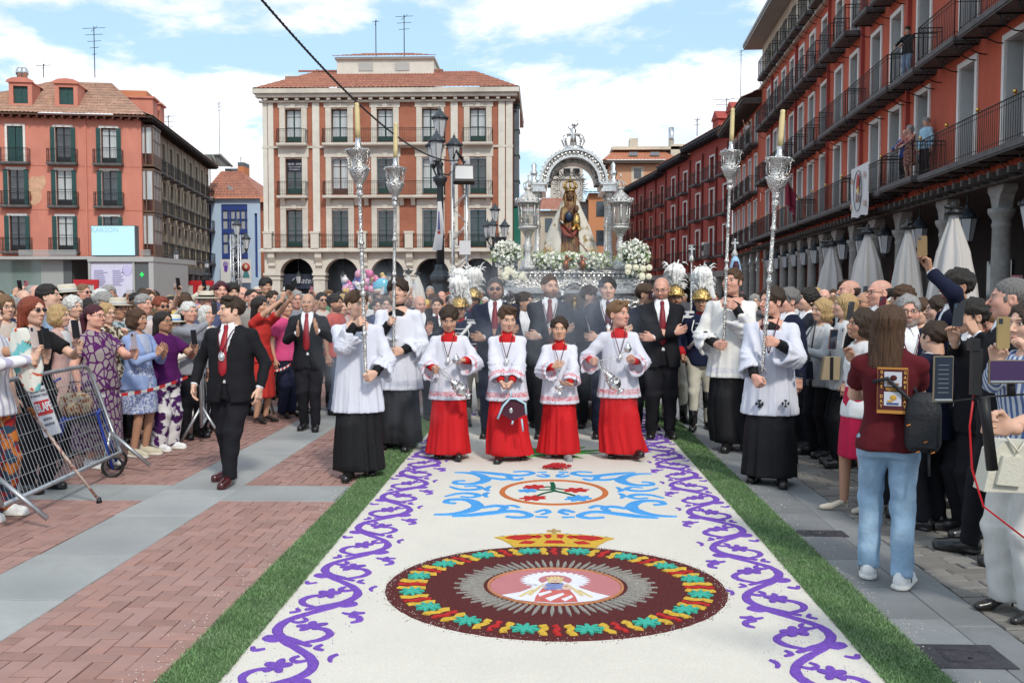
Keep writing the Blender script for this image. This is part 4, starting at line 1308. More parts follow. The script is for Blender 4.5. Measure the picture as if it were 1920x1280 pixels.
sheet('halo',[circ(0,.100,.195,.165,120,fn=lambda t: 1+.09*math.cos(30*t))],M_PW,zb+.003)
sheet('halo_inside',[circ(0,.105,.098,.095,40)],M_PINK,zb+.005)
def clip(poly):
 out=[]
 for x,y in poly:
  k_=math.hypot(x/RX,y/RY)
  out.append((x,y) if k_<.985 else (x/k_*.985,y/k_*.985))
 return out
sheet('mantle',[clip([(-.02,.13),(-.06,.06),(-.12,-.03),(-.20,-.13),(-.32,-.20),(-.22,-.27),(-.09,-.31),(0,-.325),(.09,-.31),(.22,-.27),(.32,-.20),(.21,-.12),(.12,-.02),(.06,.06),(.02,.13)])],M_PW,zb+.007)
for s_ in (-1,1):
 sheet('mantle_trim',[[(s_*.055,.03),(s_*.075,.02),(s_*.16,-.17),(s_*.14,-.20)][::s_],[(s_*.12,-.08),(s_*.14,-.085),(s_*.21,-.21),(s_*.19,-.22)][::s_]],M_PG,zb+.009)
sheet('skirt',[clip([(-.075,-.06),(.075,-.06),(.11,-.20),(.12,-.295),(0,-.315),(-.12,-.295),(-.11,-.20)])],M_PR,zb+.009)
sheet('skirt_folds',[[(-.10,-.16),(-.03,-.10),(-.02,-.13),(-.09,-.21)],[(-.06,-.24),(.04,-.14),(.05,-.17),(-.03,-.29)],[(.03,-.25),(.09,-.18),(.095,-.22),(.05,-.29)]],M_PW,zb+.011)
sheet('bodice',[[(-.045,.04),(.045,.04),(.065,-.03),(.05,-.09),(-.06,-.09),(-.065,-.02)][::-1]],M_PB,zb+.011)
sheet('hair',[circ(0,.075,.045,.055)],M_PG,zb+.011)
sheet('face',[circ(0,.075,.030,.040)],M_PS,zb+.013)
sheet('features',[circ(-.011,.083,.005,.003,10),circ(.011,.083,.005,.003,10),circ(0,.055,.008,.003,10),circ(0,.07,.003,.006,8)],mat('printed_line',(.22,.10,.07),.6),zb+.015)
sheet('child',[circ(.065,-.055,.030,.036),circ(.06,-.01,.017,.021)],M_PS,zb+.013)
sheet('hands',[circ(-.06,-.04,.014,.01,12),circ(.02,-.09,.016,.01,12)],M_PS,zb+.014)
sheet('crown',[[(-.048,.105),(-.052,.150),(-.030,.135),(-.022,.165),(-.008,.142),(0,.180),(.008,.142),(.022,.165),(.030,.135),(.052,.150),(.048,.105)][::-1]],M_PG,zb+.014)
sheet('sprig',[[(-.15,.02),(-.05,-.02),(-.05,-.03),(-.155,.01)]]+[circ(-.15+.02*i,.022-.008*i+.01*(i%2),.011,.009,10) for i in range(5)],M_PW,zb+.010)
# --- crown of yellow and red salt over the medallion
cw=Vector((ground(1040,1030).x,6.26))
g=MB()
CS=.70
def Pp(l,dz=0): return [(cw.x+x,cw.y+y*CS) for x,y in l]
out=[(-.27,-.02),(-.30,.10),(-.36,.26),(-.415,.34),(-.30,.42),(-.18,.47),(-.06,.50),(0,.53),(.06,.50),(.18,.47),(.30,.42),(.415,.34),(.36,.26),(.30,.10),(.27,-.02),(0,.03)]
g.prism(Pp(out)[::-1],TOP,TOP+.006);g.build('crown_body',M_YEL,carpet)
g=MB()
for s_ in (-1,1):
 g.prism([(cw.x+s_*x,cw.y+y*CS) for x,y in [(.34,.30),(.30,.37),(.20,.41),(.12,.38),(.17,.27),(.25,.22)]][::s_],TOP+.006,TOP+.011)
 g.prism([(cw.x+s_*x,cw.y+y*CS) for x,y in [(.05,.30),(.07,.42),(.02,.44),(.02,.34)]][::s_],TOP+.006,TOP+.011)
 g.prism([(cw.x+s_*x,cw.y+y*CS) for x,y in [(.24,.10),(.20,.20),(.13,.16),(.16,.09)]][::s_],TOP+.006,TOP+.011)
 g.prism([(cw.x+s_*x,cw.y+y*CS) for x,y in [(.11,.30),(.16,.33),(.11,.42),(.085,.36)]][::s_],TOP+.006,TOP+.011)
g.prism([(cw.x+x,cw.y+y*CS) for x,y in [(-.07,.12),(.07,.12),(.05,.21),(-.05,.21)]],TOP+.006,TOP+.011)
g.build('crown_lining',M_CRED,carpet)
g=MB();g.box(cw.x-.012,cw.x+.012,cw.y+.372,cw.y+.48,TOP,TOP+.007);g.box(cw.x-.05,cw.x+.05,cw.y+.415,cw.y+.44,TOP,TOP+.0075);g.build('crown_cross',mat('ochre_salt',(.36,.24,.07),.9),carpet)
g=MB()
for i in range(9):
 a=-.36+.09*i;g.lathe([(.014,0),(.012,.007),(0,.009)],8,(cw.x+a,cw.y+(.49-.85*a*a)*CS,TOP))
g.build('crown_pearls',M_GREYS,carpet)
# --- loose grains strewn over the edges
def grains(nm,m,n,fn,s=.0035):
 g=MB()
 for _ in range(n):
  x,y,z=fn();a=pr.uniform(0,6);q=s*pr.uniform(.5,1.3);g.add([(x+q*math.cos(a),y+q*math.sin(a),z),(x+q*math.cos(a+2.1),y+q*math.sin(a+2.1),z),(x+q*math.cos(a+4.2),y+q*math.sin(a+4.2),z),(x,y,z+q)],[(0,1,3),(1,2,3),(2,0,3)])
 tag(g.build(nm,m,carpet),kind='stuff')
def edge():
 t=pr.uniform(0,2*PI);r_=pr.gauss(.985,.022);return (*MP(r_,t),TOP+(.0045 if r_<1 else 0))
grains('white_grains',M_WGR,500,edge,.0025);grains('brown_grains',M_BROWN,400,lambda: (*MP(1.0+abs(pr.gauss(0,.022)),pr.uniform(0,2*PI)),TOP))
grains('violet_grains',M_PURP,1400,lambda: ((CARL+abs(pr.gauss(.2,.14))) if pr.random()<.5 else (CARR-abs(pr.gauss(.2,.14))),3.8+6.5*pr.random()**1.5,TOP),.003)
grains('spilt_grains',M_CREAM,1500,lambda: (pr.choice([CARL-abs(pr.gauss(0,.05)),CARR+abs(pr.gauss(0,.05)),GL0-abs(pr.gauss(0,.1)),GR1+abs(pr.gauss(0,.08))]),3.8+8*pr.random()**1.4,.012 if pr.random()<.3 else .001),.004)
# --- artificial turf on both sides
M_TURF0=mat('turf_mat',(.055,.12,.035),.9)
M_TURF=mat('turf_blade',(.115,.21,.075),.55,var=.55,vscale=5,spec=.5,dirt=(.17,.24,.12),dscale=3.5,dlo=.45,dhi=.65)
random_island(M_TURF,.35,1.7,(.16,.24,.11))
def turf(x0,x1,label):
 t=thing('turf_strip',label,'artificial grass',((x0+x1)/2,0,0),0,'artificial turf strips along the carpet')
 hw=(x1-x0)/2
 g=MB();g.box(-hw+.01,hw-.01,2.8,19,.003,.014);g.build('backing',M_TURF0,t)
 nprng=np.random.default_rng(5+int(x0>0))
 segs=[(3.7,6,24000),(6,9,17000),(9,13,9000),(13,19,3500)]
 V=[];Fq=[];base=0
 for (a,b,dens) in segs:
  n=int(dens*(b-a)*2*hw*.9)
  x=nprng.uniform(-hw,hw,n);y=nprng.uniform(a,b,n);an=nprng.uniform(0,2*PI,n)
  h=nprng.uniform(.006,.022,n);w=.0022*(1+(a>6)*.8+(a>9)*1.2);lx=nprng.normal(0,.012,n);ly=nprng.normal(0,.012,n)
  p0=np.stack([x-w*np.cos(an),y-w*np.sin(an),np.full(n,.012)],1);p1=np.stack([x+w*np.cos(an),y+w*np.sin(an),np.full(n,.012)],1)
  p2=np.stack([x+lx,y+ly,.012+h],1)
  V.append(np.stack([p0,p1,p2],1).reshape(-1,3));Fq.append(np.arange(3*n).reshape(-1,3)+base);base+=3*n
 me=fast_mesh('grass_blades',np.concatenate(V),np.concatenate(Fq),M_TURF,smooth=False)
 o=link('grass_blades',me,t);tag(o,kind='stuff')
turf(GL0,CARL+.005,'strip of green artificial turf between the brick paving and the cream carpet')
turf(CARR-.005,GR1,'strip of green artificial turf between the carpet and the grey kerb slabs')
# ================================================================== buildings
M_CREAMST=mat('pale_limestone',(.60,.56,.49),.8,var=.10,vscale=1.2,bump=.3,bscale=14,dirt=(.40,.37,.32),dscale=.35,dlo=.48,dhi=.8,bdist=.02)
M_QUOIN=mat('pale_render',(.64,.61,.54),.8,var=.08,vscale=1.5,dirt=(.46,.43,.38),dscale=.5,dlo=.5,dhi=.85,bump=.2,bscale=20)
def brickwall(name,c1,c2,mortar,scale=1.0,w=.25,h=.065,var=.2):
 m=mat(name,c1,.85,bump=.2,bscale=30)
 N,L,b=nodes_of(m)
 tc=N.new('ShaderNodeTexCoord');sp=N.new('ShaderNodeSeparateXYZ');L.new(tc.outputs['Object'],sp.inputs[0])
 ad=N.new('ShaderNodeMath');ad.operation='ADD';L.new(sp.outputs[0],ad.inputs[0]);L.new(sp.outputs[1],ad.inputs[1])
 cb=N.new('ShaderNodeCombineXYZ');L.new(ad.outputs[0],cb.inputs[0]);L.new(sp.outputs[2],cb.inputs[1])
 t=N.new('ShaderNodeTexBrick');L.new(cb.outputs[0],t.inputs['Vector'])
 t.inputs['Color1'].default_value=(*c1,1);t.inputs['Color2'].default_value=(*c2,1);t.inputs['Mortar'].default_value=(*mortar,1)
 t.inputs['Scale'].default_value=scale;t.inputs['Brick Width'].default_value=w;t.inputs['Row Height'].default_value=h;t.inputs['Mortar Size'].default_value=.008
 n=N.new('ShaderNodeTexNoise');n.inputs['Scale'].default_value=.6;n.inputs['Detail'].default_value=7;L.new(tc.outputs['Object'],n.inputs['Vector'])
 mr=N.new('ShaderNodeMapRange');mr.inputs[1].default_value=.3;mr.inputs[2].default_value=.7;mr.inputs[3].default_value=1-var;mr.inputs[4].default_value=1+var*.6;L.new(n.outputs['Fac'],mr.inputs[0])
 mx=N.new('ShaderNodeMix');mx.data_type='RGBA';mx.blend_type='MULTIPLY';mx.inputs[0].default_value=1;L.new(t.outputs['Color'],mx.inputs[6]);L.new(mr.outputs[0],mx.inputs[7])
 L.new(mx.outputs[2],b.inputs['Base Color'])
 return m
M_ORBRICK=brickwall('orange_brick',(.39,.118,.065),(.31,.09,.052),(.36,.20,.13))
M_SALMON=mat('salmon_render',(.56,.215,.155),.85,var=.14,vscale=.9,bump=.25,bscale=18,stretch=(1,1,.4),dirt=(.48,.18,.13),dscale=.3,dlo=.45,dhi=.75)
M_REDR=mat('red_render',(.49,.096,.046),.85,var=.2,vscale=.9,bump=.25,bscale=14,stretch=(1,1,.3),dirt=(.34,.064,.036),dscale=.25,dlo=.42,dhi=.75)
M_DKRED=mat('dark_red_render',(.36,.065,.05),.85,var=.12,vscale=.7,bump=.2,bscale=14,dirt=(.28,.05,.042),dscale=.3,dlo=.45,dhi=.75)
M_CREAMR=mat('cream_render',(.60,.53,.42),.85,var=.08,vscale=1,dirt=(.36,.32,.26),dscale=.3,dlo=.45,dhi=.8)
M_WTRIM=mat('white_trim',(.72,.70,.66),.7,var=.06,vscale=3,dirt=(.55,.53,.49),dscale=1.0,dlo=.5,dhi=.85)
M_GTRIM=mat('grey_white_reveal',(.50,.50,.485),.75,var=.06,vscale=2)
M_IRONB=mat('black_ironwork',(.018,.018,.020),.5,metal=.3)
M_SLABD=mat('dark_balcony_slab',(.105,.10,.10),.8,var=.3,vscale=4)
M_GREENW=mat('green_joinery',(.012,.045,.036),.45);M_BROWNW=mat('brown_joinery',(.075,.035,.022),.5);M_DKW=mat('dark_joinery',(.012,.014,.016),.4)
M_SHUT=mat('green_shutter',(.018,.065,.062),.6,var=.15,vscale=4)
M_GLAZ=mat('window_glass',(.035,.045,.055),.06,spec=1.0,var=.8,vscale=.8,bump=.08,bscale=1.5)
M_GLAZ2=mat('curtained_glass',(.42,.45,.46),.15,spec=.9,var=.25,vscale=1.3,stretch=(3,3,.3))
M_DARKIN=mat('dark_interior',(.012,.012,.014),.9)
def tilemat(name,c,d):
 m=mat(name,c,.85,var=.45,vscale=3.2,bump=.5,bscale=6,dirt=d,dscale=1.6,dlo=.45,dhi=.8,bdist=.05)
 return m
M_TILE=tilemat('clay_roof_tile',(.36,.15,.10),(.20,.10,.075));M_TILE2=tilemat('weathered_roof_tile',(.40,.24,.17),(.22,.15,.115));M_TILE3=tilemat('bright_roof_tile',(.44,.17,.09),(.30,.13,.08))

def wall(g,u0,u1,z0,z1,holes,y=0.0,depth=.28,mi=0,mr=None):
 """wall face at y looking to -y, with holes (a, b, c, d) and their reveals"""
 us=sorted(set([u0,u1]+[h[0] for h in holes]+[h[1] for h in holes]));zs=sorted(set([z0,z1]+[h[2] for h in holes]+[h[3] for h in holes]))
 us=[u for u in us if u0<=u<=u1];zs=[z for z in zs if z0<=z<=z1]
 g.cur=mi
 for i in range(len(us)-1):
  run=None
  for j in range(len(zs)-1):
   cu,cz=(us[i]+us[i+1])/2,(zs[j]+zs[j+1])/2
   solid=not any(h[0]<cu<h[1] and h[2]<cz<h[3] for h in holes)
   if solid: run=[zs[j],zs[j+1]] if run is None else [run[0],zs[j+1]]
   if (not solid or j==len(zs)-2) and run:
    g.add([(us[i],y,run[0]),(us[i+1],y,run[0]),(us[i+1],y,run[1]),(us[i],y,run[1])],[(0,1,2,3)]);run=None
 g.cur=mi if mr is None else mr
 for a,b,c,d in holes:
  v=[(a,y,c),(b,y,c),(b,y,d),(a,y,d),(a,y+depth,c),(b,y+depth,c),(b,y+depth,d),(a,y+depth,d)]
  g.add(v,[(0,4,5,1),(1,5,6,2),(2,6,7,3),(3,7,4,0)])
 g.cur=mi
def corrugated(g,p00,p10,p11,p01,pitch=.28,rows=8,amp=.05):
 """tiled slope: p00-p10 along the eave, p01-p11 along the top"""
 p00,p10,p11,p01=map(Vector,(p00,p10,p11,p01))
 n=((p10-p00).cross(p01-p00)).normalized()
 nu=max(2,int((p10-p00).length/pitch))*4
 vs=[];R_=[]
 for j in range(rows):
  for t in (j/rows,(j+1)/rows-.001): R_.append((t,.035 if t*rows-j<.5 else .0))
 for t,lift in R_:
  a=p00.lerp(p01,t);b=p10.lerp(p11,t)
  for i in range(nu+1):
   q=a.lerp(b,i/nu);vs.append(q+n*(amp*(.5-.5*math.cos(2*PI*i/4))+lift))
 m=nu+1
 g.add(vs,[(j*m+i,j*m+i+1,(j+1)*m+i+1,(j+1)*m+i) for j in range(len(R_)-1) for i in range(nu)],False)
def window_set(w,h,style,seed=0):
 """meshes of one window: surround plus sub-parts, origin at the middle of the sill"""
 r_=random.Random(seed);subs=[]
 S=dict(c=(M_CREAMST,M_GREENW,.30),l=(M_WTRIM,M_DKW,.22),a=(M_WTRIM,M_DKW,.50),d=(M_WTRIM,M_DKW,.30),n=(M_CREAMR,M_DKW,.2),b=(M_CREAMST,M_BROWNW,.3))[style]
 g=MB();t=.16 if style in 'ald' else .06;e=.05
 if style in ('c','b'): t=.02
 g.box(-w/2-t,-w/2,-e,.01,0,h+t);g.box(w/2,w/2+t,-e,.01,0,h+t);g.box(-w/2,w/2,-e,.01,h,h+t)
 sur=g.mesh('window',S[0])
 if style=='a':
  g=MB();q=.004;dd=S[2]+.02
  g.box(-w/2+.0,-w/2+.02,.012,dd,0,h-q);g.box(w/2-.02,w/2,.012,dd,0,h-q);g.box(-w/2+.021,w/2-.021,.012,dd,h-.022,h-q)
  subs.append(('reveal',g.mesh('reveal',M_GTRIM)))
 y=S[2]-.02
 g=MB();f=.07
 g.box(-w/2+.02,-w/2+f,y,y+.05,0,h-.02);g.box(w/2-f,w/2-.02,y,y+.05,0,h-.02);g.box(-w/2+f,w/2-f,y,y+.05,h-f,h-.02)
 g.box(-.05,.05,y-.01,y+.04,0,h-f);g.box(-w/2+f,-.05,y+.002,y+.04,.0,.45);g.box(.05,w/2-f,y+.002,y+.04,.0,.45)
 for zz in (h*.45,h*.78):
  g.box(-w/2+f,-.05,y+.005,y+.035,zz,zz+.04);g.box(.05,w/2-f,y+.005,y+.035,zz,zz+.04)
 subs.append(('sash',g.mesh('sash',S[1])))
 g=MB();g.box(-w/2+f,-.05,y+.03,y+.034,.45,h-f);g.box(.05,w/2-f,y+.03,y+.034,.45,h-f)
 subs.append(('pane',g.mesh('pane',[M_GLAZ,M_GLAZ2][seed%2 if style in ('c','b') else (seed%3==1)])))
 if style=='l':
  g=MB();sw=w*.30
  for s_ in (-1,1):
   g=MB()
   if seed%3==2 and s_==-1: x0,x1,yy=-w/2+.03,-.03,.06
   elif seed%3==2: x0,x1,yy=.03,w/2-.03,.06
   else: x0,x1,yy=(s_*(w/2+.02),s_*(w/2+sw),-.12)
   g.box(x0,x1,yy,yy+.05,0.02,h-.02)
   for k in range(16): g.box(min(x0,x1)+.06,max(x0,x1)-.06,yy-.015,yy,.12+k*(h-.3)/16,.12+k*(h-.3)/16+.06)
   subs.append(('shutter',g.mesh('shutter',M_SHUT)))
 return sur,subs
_wsets={}
def put_window(par,u,z,w,h,style,seed=0,y=0.0):
 k=(round(w,2),round(h,2),style,seed)
 if k not in _wsets: _wsets[k]=window_set(w,h,style,seed)
 sur,subs=_wsets[k]
 o=link('window',sur,par,loc=(u,y,z))
 for nm,me in subs: link(nm,me,o)
 return o
def railing_mesh(w,d,h=1.02,sp=.13,balls=False,thick=.011):
 g=MB();r=thick
 def seg(x0,y0,x1,y1):
  L_=math.hypot(x1-x0,y1-y0);n=max(1,int(L_/sp))
  for zz,rr in ((.10,r),(h-.12,r),(h,r*1.8)): g.tube([(x0,y0,zz),(x1,y1,zz)],rr,4,smooth=False)
  for i in range(n+1):
   t=i/n;x,y=x0+(x1-x0)*t,y0+(y1-y0)*t
   g.tube([(x,y,0),(x,y,h)],r*(1.9 if i in (0,n) else .85),3,caps=False,smooth=False)
 seg(-w/2,-d,w/2,-d);seg(-w/2,0,-w/2,-d);seg(w/2,0,w/2,-d)
 return g
_bal={}
def put_balcony(par,u,z,w,d=.7,slabm=None,balls=False,y=0.0,th=.14,brackets=True,nm='balcony'):
 slabm=slabm or M_SLABD
 k=(round(w,2),d,slabm.name,balls)
 if k not in _bal:
  g=MB();g.box(-w/2-.05,w/2+.05,-d-.05,.01,-th,0);g.box(-w/2-.02,w/2+.02,-d-.02,.01,-th-.05,-th-.001)
  s_=g.mesh('balcony',slabm)
  rl=railing_mesh(w,d).mesh('railing',M_IRONB)
  bk=None
  if brackets:
   g=MB();n=max(2,int(w/1.1)+1)
   for i in range(n):
    x=-w/2+.12+(w-.24)*i/(n-1)
    pts=[(x,-.02,-th-.50)]+[(x,-.02-(d-.12)*math.sin(t),-th-.06-.44*math.cos(t)) for t in (.35,.75,1.15,1.5)]
    g.tube(pts,.018,4);g.tube([(x,-d*.55+.09*math.cos(a),-th-.20+.07*math.sin(a)) for a in np.linspace(0,5,7)],.012,3)
    g.box(x-.02,x+.02,-d+.02,0,-th-.09,-th-.05)
   bk=g.mesh('bracket',M_IRONB)
  bl=None
  if balls:
   g=MB();g.ball((0,0,1.11),.055,8,6);g.lathe([(.02,1.02),(.012,1.06)],6,(0,0,0));bl=g.mesh('brass_ball',mat('brass',(.60,.38,.10),.25,metal=1))
  _bal[k]=(s_,rl,bk,bl)
 s_,rl,bk,bl=_bal[k]
 o=link(nm,s_,par,loc=(u,y,z));link('railing',rl,o)
 if bk: tag(link('bracket',bk,o),kind='stuff')
 if bl:
  n=max(2,int(w/2.2)+1)
  for i in range(n): link('brass_ball',bl,o,loc=(-w/2+w*i/(n-1),-d,0))
 return o
def text_mesh(s,size,m,extr=.002,name='lettering',shear=0,align='CENTER',bold=0.0):
 cu=bpy.data.curves.new(name,'FONT');cu.body=s;cu.size=size;cu.extrude=extr;cu.align_x=align;cu.align_y='CENTER';cu.shear=shear;cu.offset=bold;cu.resolution_u=2
 o=bpy.data.objects.new(name,cu);C.objects.link(o)
 dg=bpy.context.evaluated_depsgraph_get();me=bpy.data.meshes.new_from_object(o.evaluated_get(dg))
 bpy.data.objects.remove(o);bpy.data.curves.remove(cu)
 me.name=name;me.materials.clear();me.materials.append(m)
 return me
def text(s,size,m,par,loc,rot=(PI/2,0,0),**k):
 o=link('lettering',text_mesh(s,size,m,**k),par,loc=loc,rot=rot);return o

# ------------------------------------------------------------------ the brick and limestone block facing us
BY=70.0
cx0=at(497,550,BY).x;cx1=at(961,550,BY).x;CW=cx1-cx0
cb_=thing('apartment_block','four storey orange brick and limestone block with five arches, facing the carpet','building',(cx0,BY,0))
def cu(px): return (px-497)/(961-497)*CW
wx=[cu(p) for p in (554,640,725,809,897)]
rows=[(5.1,7.85,1.22),(9.0,11.6,1.22),(12.8,15.2,1.2)]
archc=[cu(p) for p in (557.5,642,728,812,896)];AR=cu(557.5+31.5)-cu(557.5);SP=3.05
g=MB();holes=[(x-w/2,x+w/2,z0,z1) for z0,z1,w in rows for x in wx]
wall(g,0,CW,4.95,16.2,holes,0,.34,0)
g.add([(CW,0,0),(CW,14,0),(CW,14,16.2),(CW,0,16.2)],[(0,1,2,3)]);g.add([(0,14,0),(0,0,0),(0,0,16.2),(0,14,16.2)],[(0,1,2,3)])
g.build('wall',M_ORBRICK,cb_)
# arcade of limestone: spandrels with round openings
g=MB()
edges=[0]+[v for c in archc for v in (c-AR,c+AR)]+[CW]
for i in range(0,len(edges),2):
 if edges[i+1]-edges[i]>.02: g.box(edges[i],edges[i+1],-.03,.85,0,SP)
for c in archc:
 n=20
 for k in range(n):
  a0,a1=PI*k/n,PI*(k+1)/n
  x0,z0=c-AR*math.cos(a0),SP+AR*math.sin(a0);x1,z1=c-AR*math.cos(a1),SP+AR*math.sin(a1)
  g.add([(x0,-.03,z0),(x1,-.03,z1),(x1,-.03,4.75),(x0,-.03,4.75)],[(0,1,2,3)])
  g.add([(x0,-.03,z0),(x0,.85,z0),(x1,.85,z1),(x1,-.03,z1)],[(0,1,2,3)])
  # moulded archivolt
  q0,q1=(AR+.28)/AR,1.0
  X0,Z0=c-AR*q0*math.cos(a0),SP+AR*q0*math.sin(a0);X1,Z1=c-AR*q0*math.cos(a1),SP+AR*q0*math.sin(a1)
  g.add([(x0,-.09,z0),(x1,-.09,z1),(X1,-.09,Z1),(X0,-.09,Z0),(x0,-.03,z0),(x1,-.03,z1),(X1,-.03,Z1),(X0,-.03,Z0)],[(0,1,2,3),(3,2,6,7),(1,0,4,5)])
 g.box(c-.22,c+.22,-.15,0,SP+AR-.03,SP+AR+.42)
e2=[0]+[v for c in archc for v in (c-AR,c+AR)]+[CW]
for i in range(0,len(e2),2):
 g.add([(e2[i],-.03,SP),(e2[i+1],-.03,SP),(e2[i+1],-.03,4.75),(e2[i],-.03,4.75)],[(0,1,2,3)])
 g.box(e2[i]-.08,e2[i+1]+.08,-.14,.9,SP-.02,SP+.16);g.box(e2[i]-.05,e2[i+1]+.05,-.10,.88,SP-.34,SP-.22)
 m_=(e2[i]+e2[i+1])/2
 g.prism([(-.03,3.55),(-.20,3.75),(-.16,3.95),(-.42,4.35),(-.45,4.74),(-.03,4.74)],m_-.24,m_+.24,'x')
g.build('arcade',M_CREAMST,cb_)
g=MB()
g.box(-.25,CW+.25,-.62,.0,4.752,4.90);g.box(-.15,CW+.15,-.50,-.002,4.902,5.02)
g.box(-.05,CW+.05,-.12,-.002,12.36,12.52);g.box(-.35,CW+.35,-.62,-.002,15.98,16.22);g.box(-.5,CW+.5,-.85,14.3,16.225,16.55);g.box(-.2,CW+.2,-.28,-.003,15.66,15.8)
nd=24
for i in range(nd):
 x=.2+(CW-.6)*i/(nd-1);g.box(x,x+.26,-.5,-.004,15.80,15.978)
g.build('cornice',M_CREAMST,cb_)
for a,b in ((497,505.5),(507,517),(590,603),(847,860),(935,947),(949,961)):
 g=MB();g.box(cu(a),cu(b),-.10,-.002,5.03,12.355);g.box(cu(a),cu(b),-.10,-.002,12.525,15.655)
 g.build('pilaster',M_QUOIN,cb_)
# stone surrounds
def surround(x,z0,z1,w,top,ears=.0):
 g=MB();t=.42;y=-.07
 g.box(x-w/2-t,x-w/2-.025,y,-.003,z0,z1+.1);g.box(x+w/2+.025,x+w/2+t,y,-.003,z0,z1+.1)
 g.box(x-w/2-t-ears,x+w/2+t+ears,y-.02,-.003,z1+.102,top)
 g.box(x-.18,x+.18,y-.08,y-.021,z1+.08,z1+.42)
 return g.build('stone_surround',M_CREAMST,cb_)
for i,x in enumerate(wx):
 surround(x,5.03,7.85,1.22,8.60);surround(x,8.92,11.6,1.22,12.35,.10);surround(x,12.6,15.2,1.2,15.65,.10)
 put_window(cb_,x,5.1,1.22,2.75,'c',0);put_window(cb_,x,9.0,1.22,2.6,'b' if i in (1,) else 'c',(i+0)%2 if i else 0);put_window(cb_,x,12.8,1.2,2.4,'c',1)
for zf in (8.86,12.67):
 for a,b in ((527,580),(612,836),(871,924)):
  u0,u1=cu(a),cu(b);put_balcony(cb_,(u0+u1)/2,zf,u1-u0,.62,M_CREAMST,brackets=False)
  g=MB()
  for q in ([u0+.3,u1-.3] if b-a<100 else [u0+.3,cu(672),cu(690),cu(756),cu(777),u1-.3]):
   g.prism([(-.08,zf-.72),(-.16,zf-.66),(-.22,zf-.5),(-.40,zf-.24),(-.50,zf-.20),(-.08,zf-.20)],q-.16,q+.16,'x')
  if zf<10: g.build('corbel',M_CREAMST,cb_)
posts=[cu(p) for p in (507,595,683,770,853,945)]
for i,p in enumerate(posts):
 g=MB();g.box(p-.30,p+.30,-.58,-.12,5.021,6.10);g.box(p-.36,p+.36,-.62,-.11,6.101,6.25);g.build('balustrade_post',M_CREAMST,cb_)
 if i<len(posts)-1:
  q=posts[i+1];w=q-p-.64;rl=railing_mesh(w,.0001,1.0).mesh('railing',M_IRONB)
  link('railing',rl,cb_,loc=((p+q)/2,-.45,5.02))
# roof and attic
g=MB();g.add([(0,0,0)],[])
g=MB();corrugated(g,(-.5,-.85,16.56),(CW+.5,-.85,16.56),(CW-3.0,3.2,18.6),(3.0,3.2,18.6),.33,9,.05)
corrugated(g,(CW+.5,-.85,16.56),(CW+.5,14.3,16.56),(CW-3.0,10.5,18.6),(CW-3.0,3.2,18.6),.33,9,.05)
corrugated(g,(-.5,14.3,16.56),(-.5,-.85,16.56),(3.0,3.2,18.6),(3.0,10.5,18.6),.33,9,.05)
tag(g.build('roof_tiles',M_TILE,cb_),kind='stuff')
a0,a1=cu(622),cu(808)
g=MB();g.box(a0,a1,2.6,9,17.2,19.4);g.box(a0-.12,a1+.12,2.4,9.2,19.402,19.55);g.build('attic',M_QUOIN,cb_)
g=MB()
for px in (678,748): g.box(cu(px)-.55,cu(px)+.55,2.55,2.597,18.55,19.15)
g.build('attic_window',mat('grey_blind',(.42,.42,.40),.7),cb_)
g=MB();corrugated(g,(a0-.3,2.2,19.56),(a1+.3,2.2,19.56),(a1-2.2,4.5,20.3),(a0+2.2,4.5,20.3),.33,4,.05);tag(g.build('attic_tiles',M_TILE,cb_),kind='stuff')
g=MB();g.box(cu(519),cu(560),3,8,17.2,18.3);g.build('chimney',M_TILE2,cb_)
g=MB();g.box(cu(545),cu(825),3.0,3.15,18.62,18.74);g.build('ridge',M_TILE,cb_)
g=MB();g.box(.6,CW-.3,4.5,4.6,0,4.74);g.box(-.02,.6,.86,14,0,4.74);g.box(CW-.3,CW,.86,14,0,4.74);g.box(.6,CW-.3,.851,4.49,4.70,4.745)
g.build('shop_front',mat('dark_shopfront',(.020,.026,.040),.35,var=.4,vscale=1.2),cb_)
g=MB();g.box(cu(526),cu(590),.70,.74,2.05,3.15);g.build('shop_fascia',mat('navy_fascia',(.018,.024,.045),.5),cb_)
text('Chatel',.62,mat('sign_letters',(.45,.47,.52),.5),cb_,(cu(562),.69,2.65),shear=.4)
g=MB();g.box(wx[0]-.54,wx[0]+.54,.24,.262,10.70,11.5);g.build('window_sign',mat('sign_navy',(.012,.014,.035),.5),cb_)
text('QUA  UXE',.22,mat('sign_white',(.75,.75,.78),.5),cb_,(wx[0],.236,11.26));text('VENTA Y ALQUILER',.10,mat('sign_white',(.75,)*3),cb_,(wx[0],.236,11.03));text('www.quauxe.es',.13,mat('sign_white',(.75,)*3),cb_,(wx[0],.236,10.86))
M_LAMPIR=mat('lamp_iron',(.045,.055,.065),.5,metal=.3,var=.2,vscale=6);M_LAMPGL=mat('lamp_glass',(.50,.52,.54),.25,spec=.6)
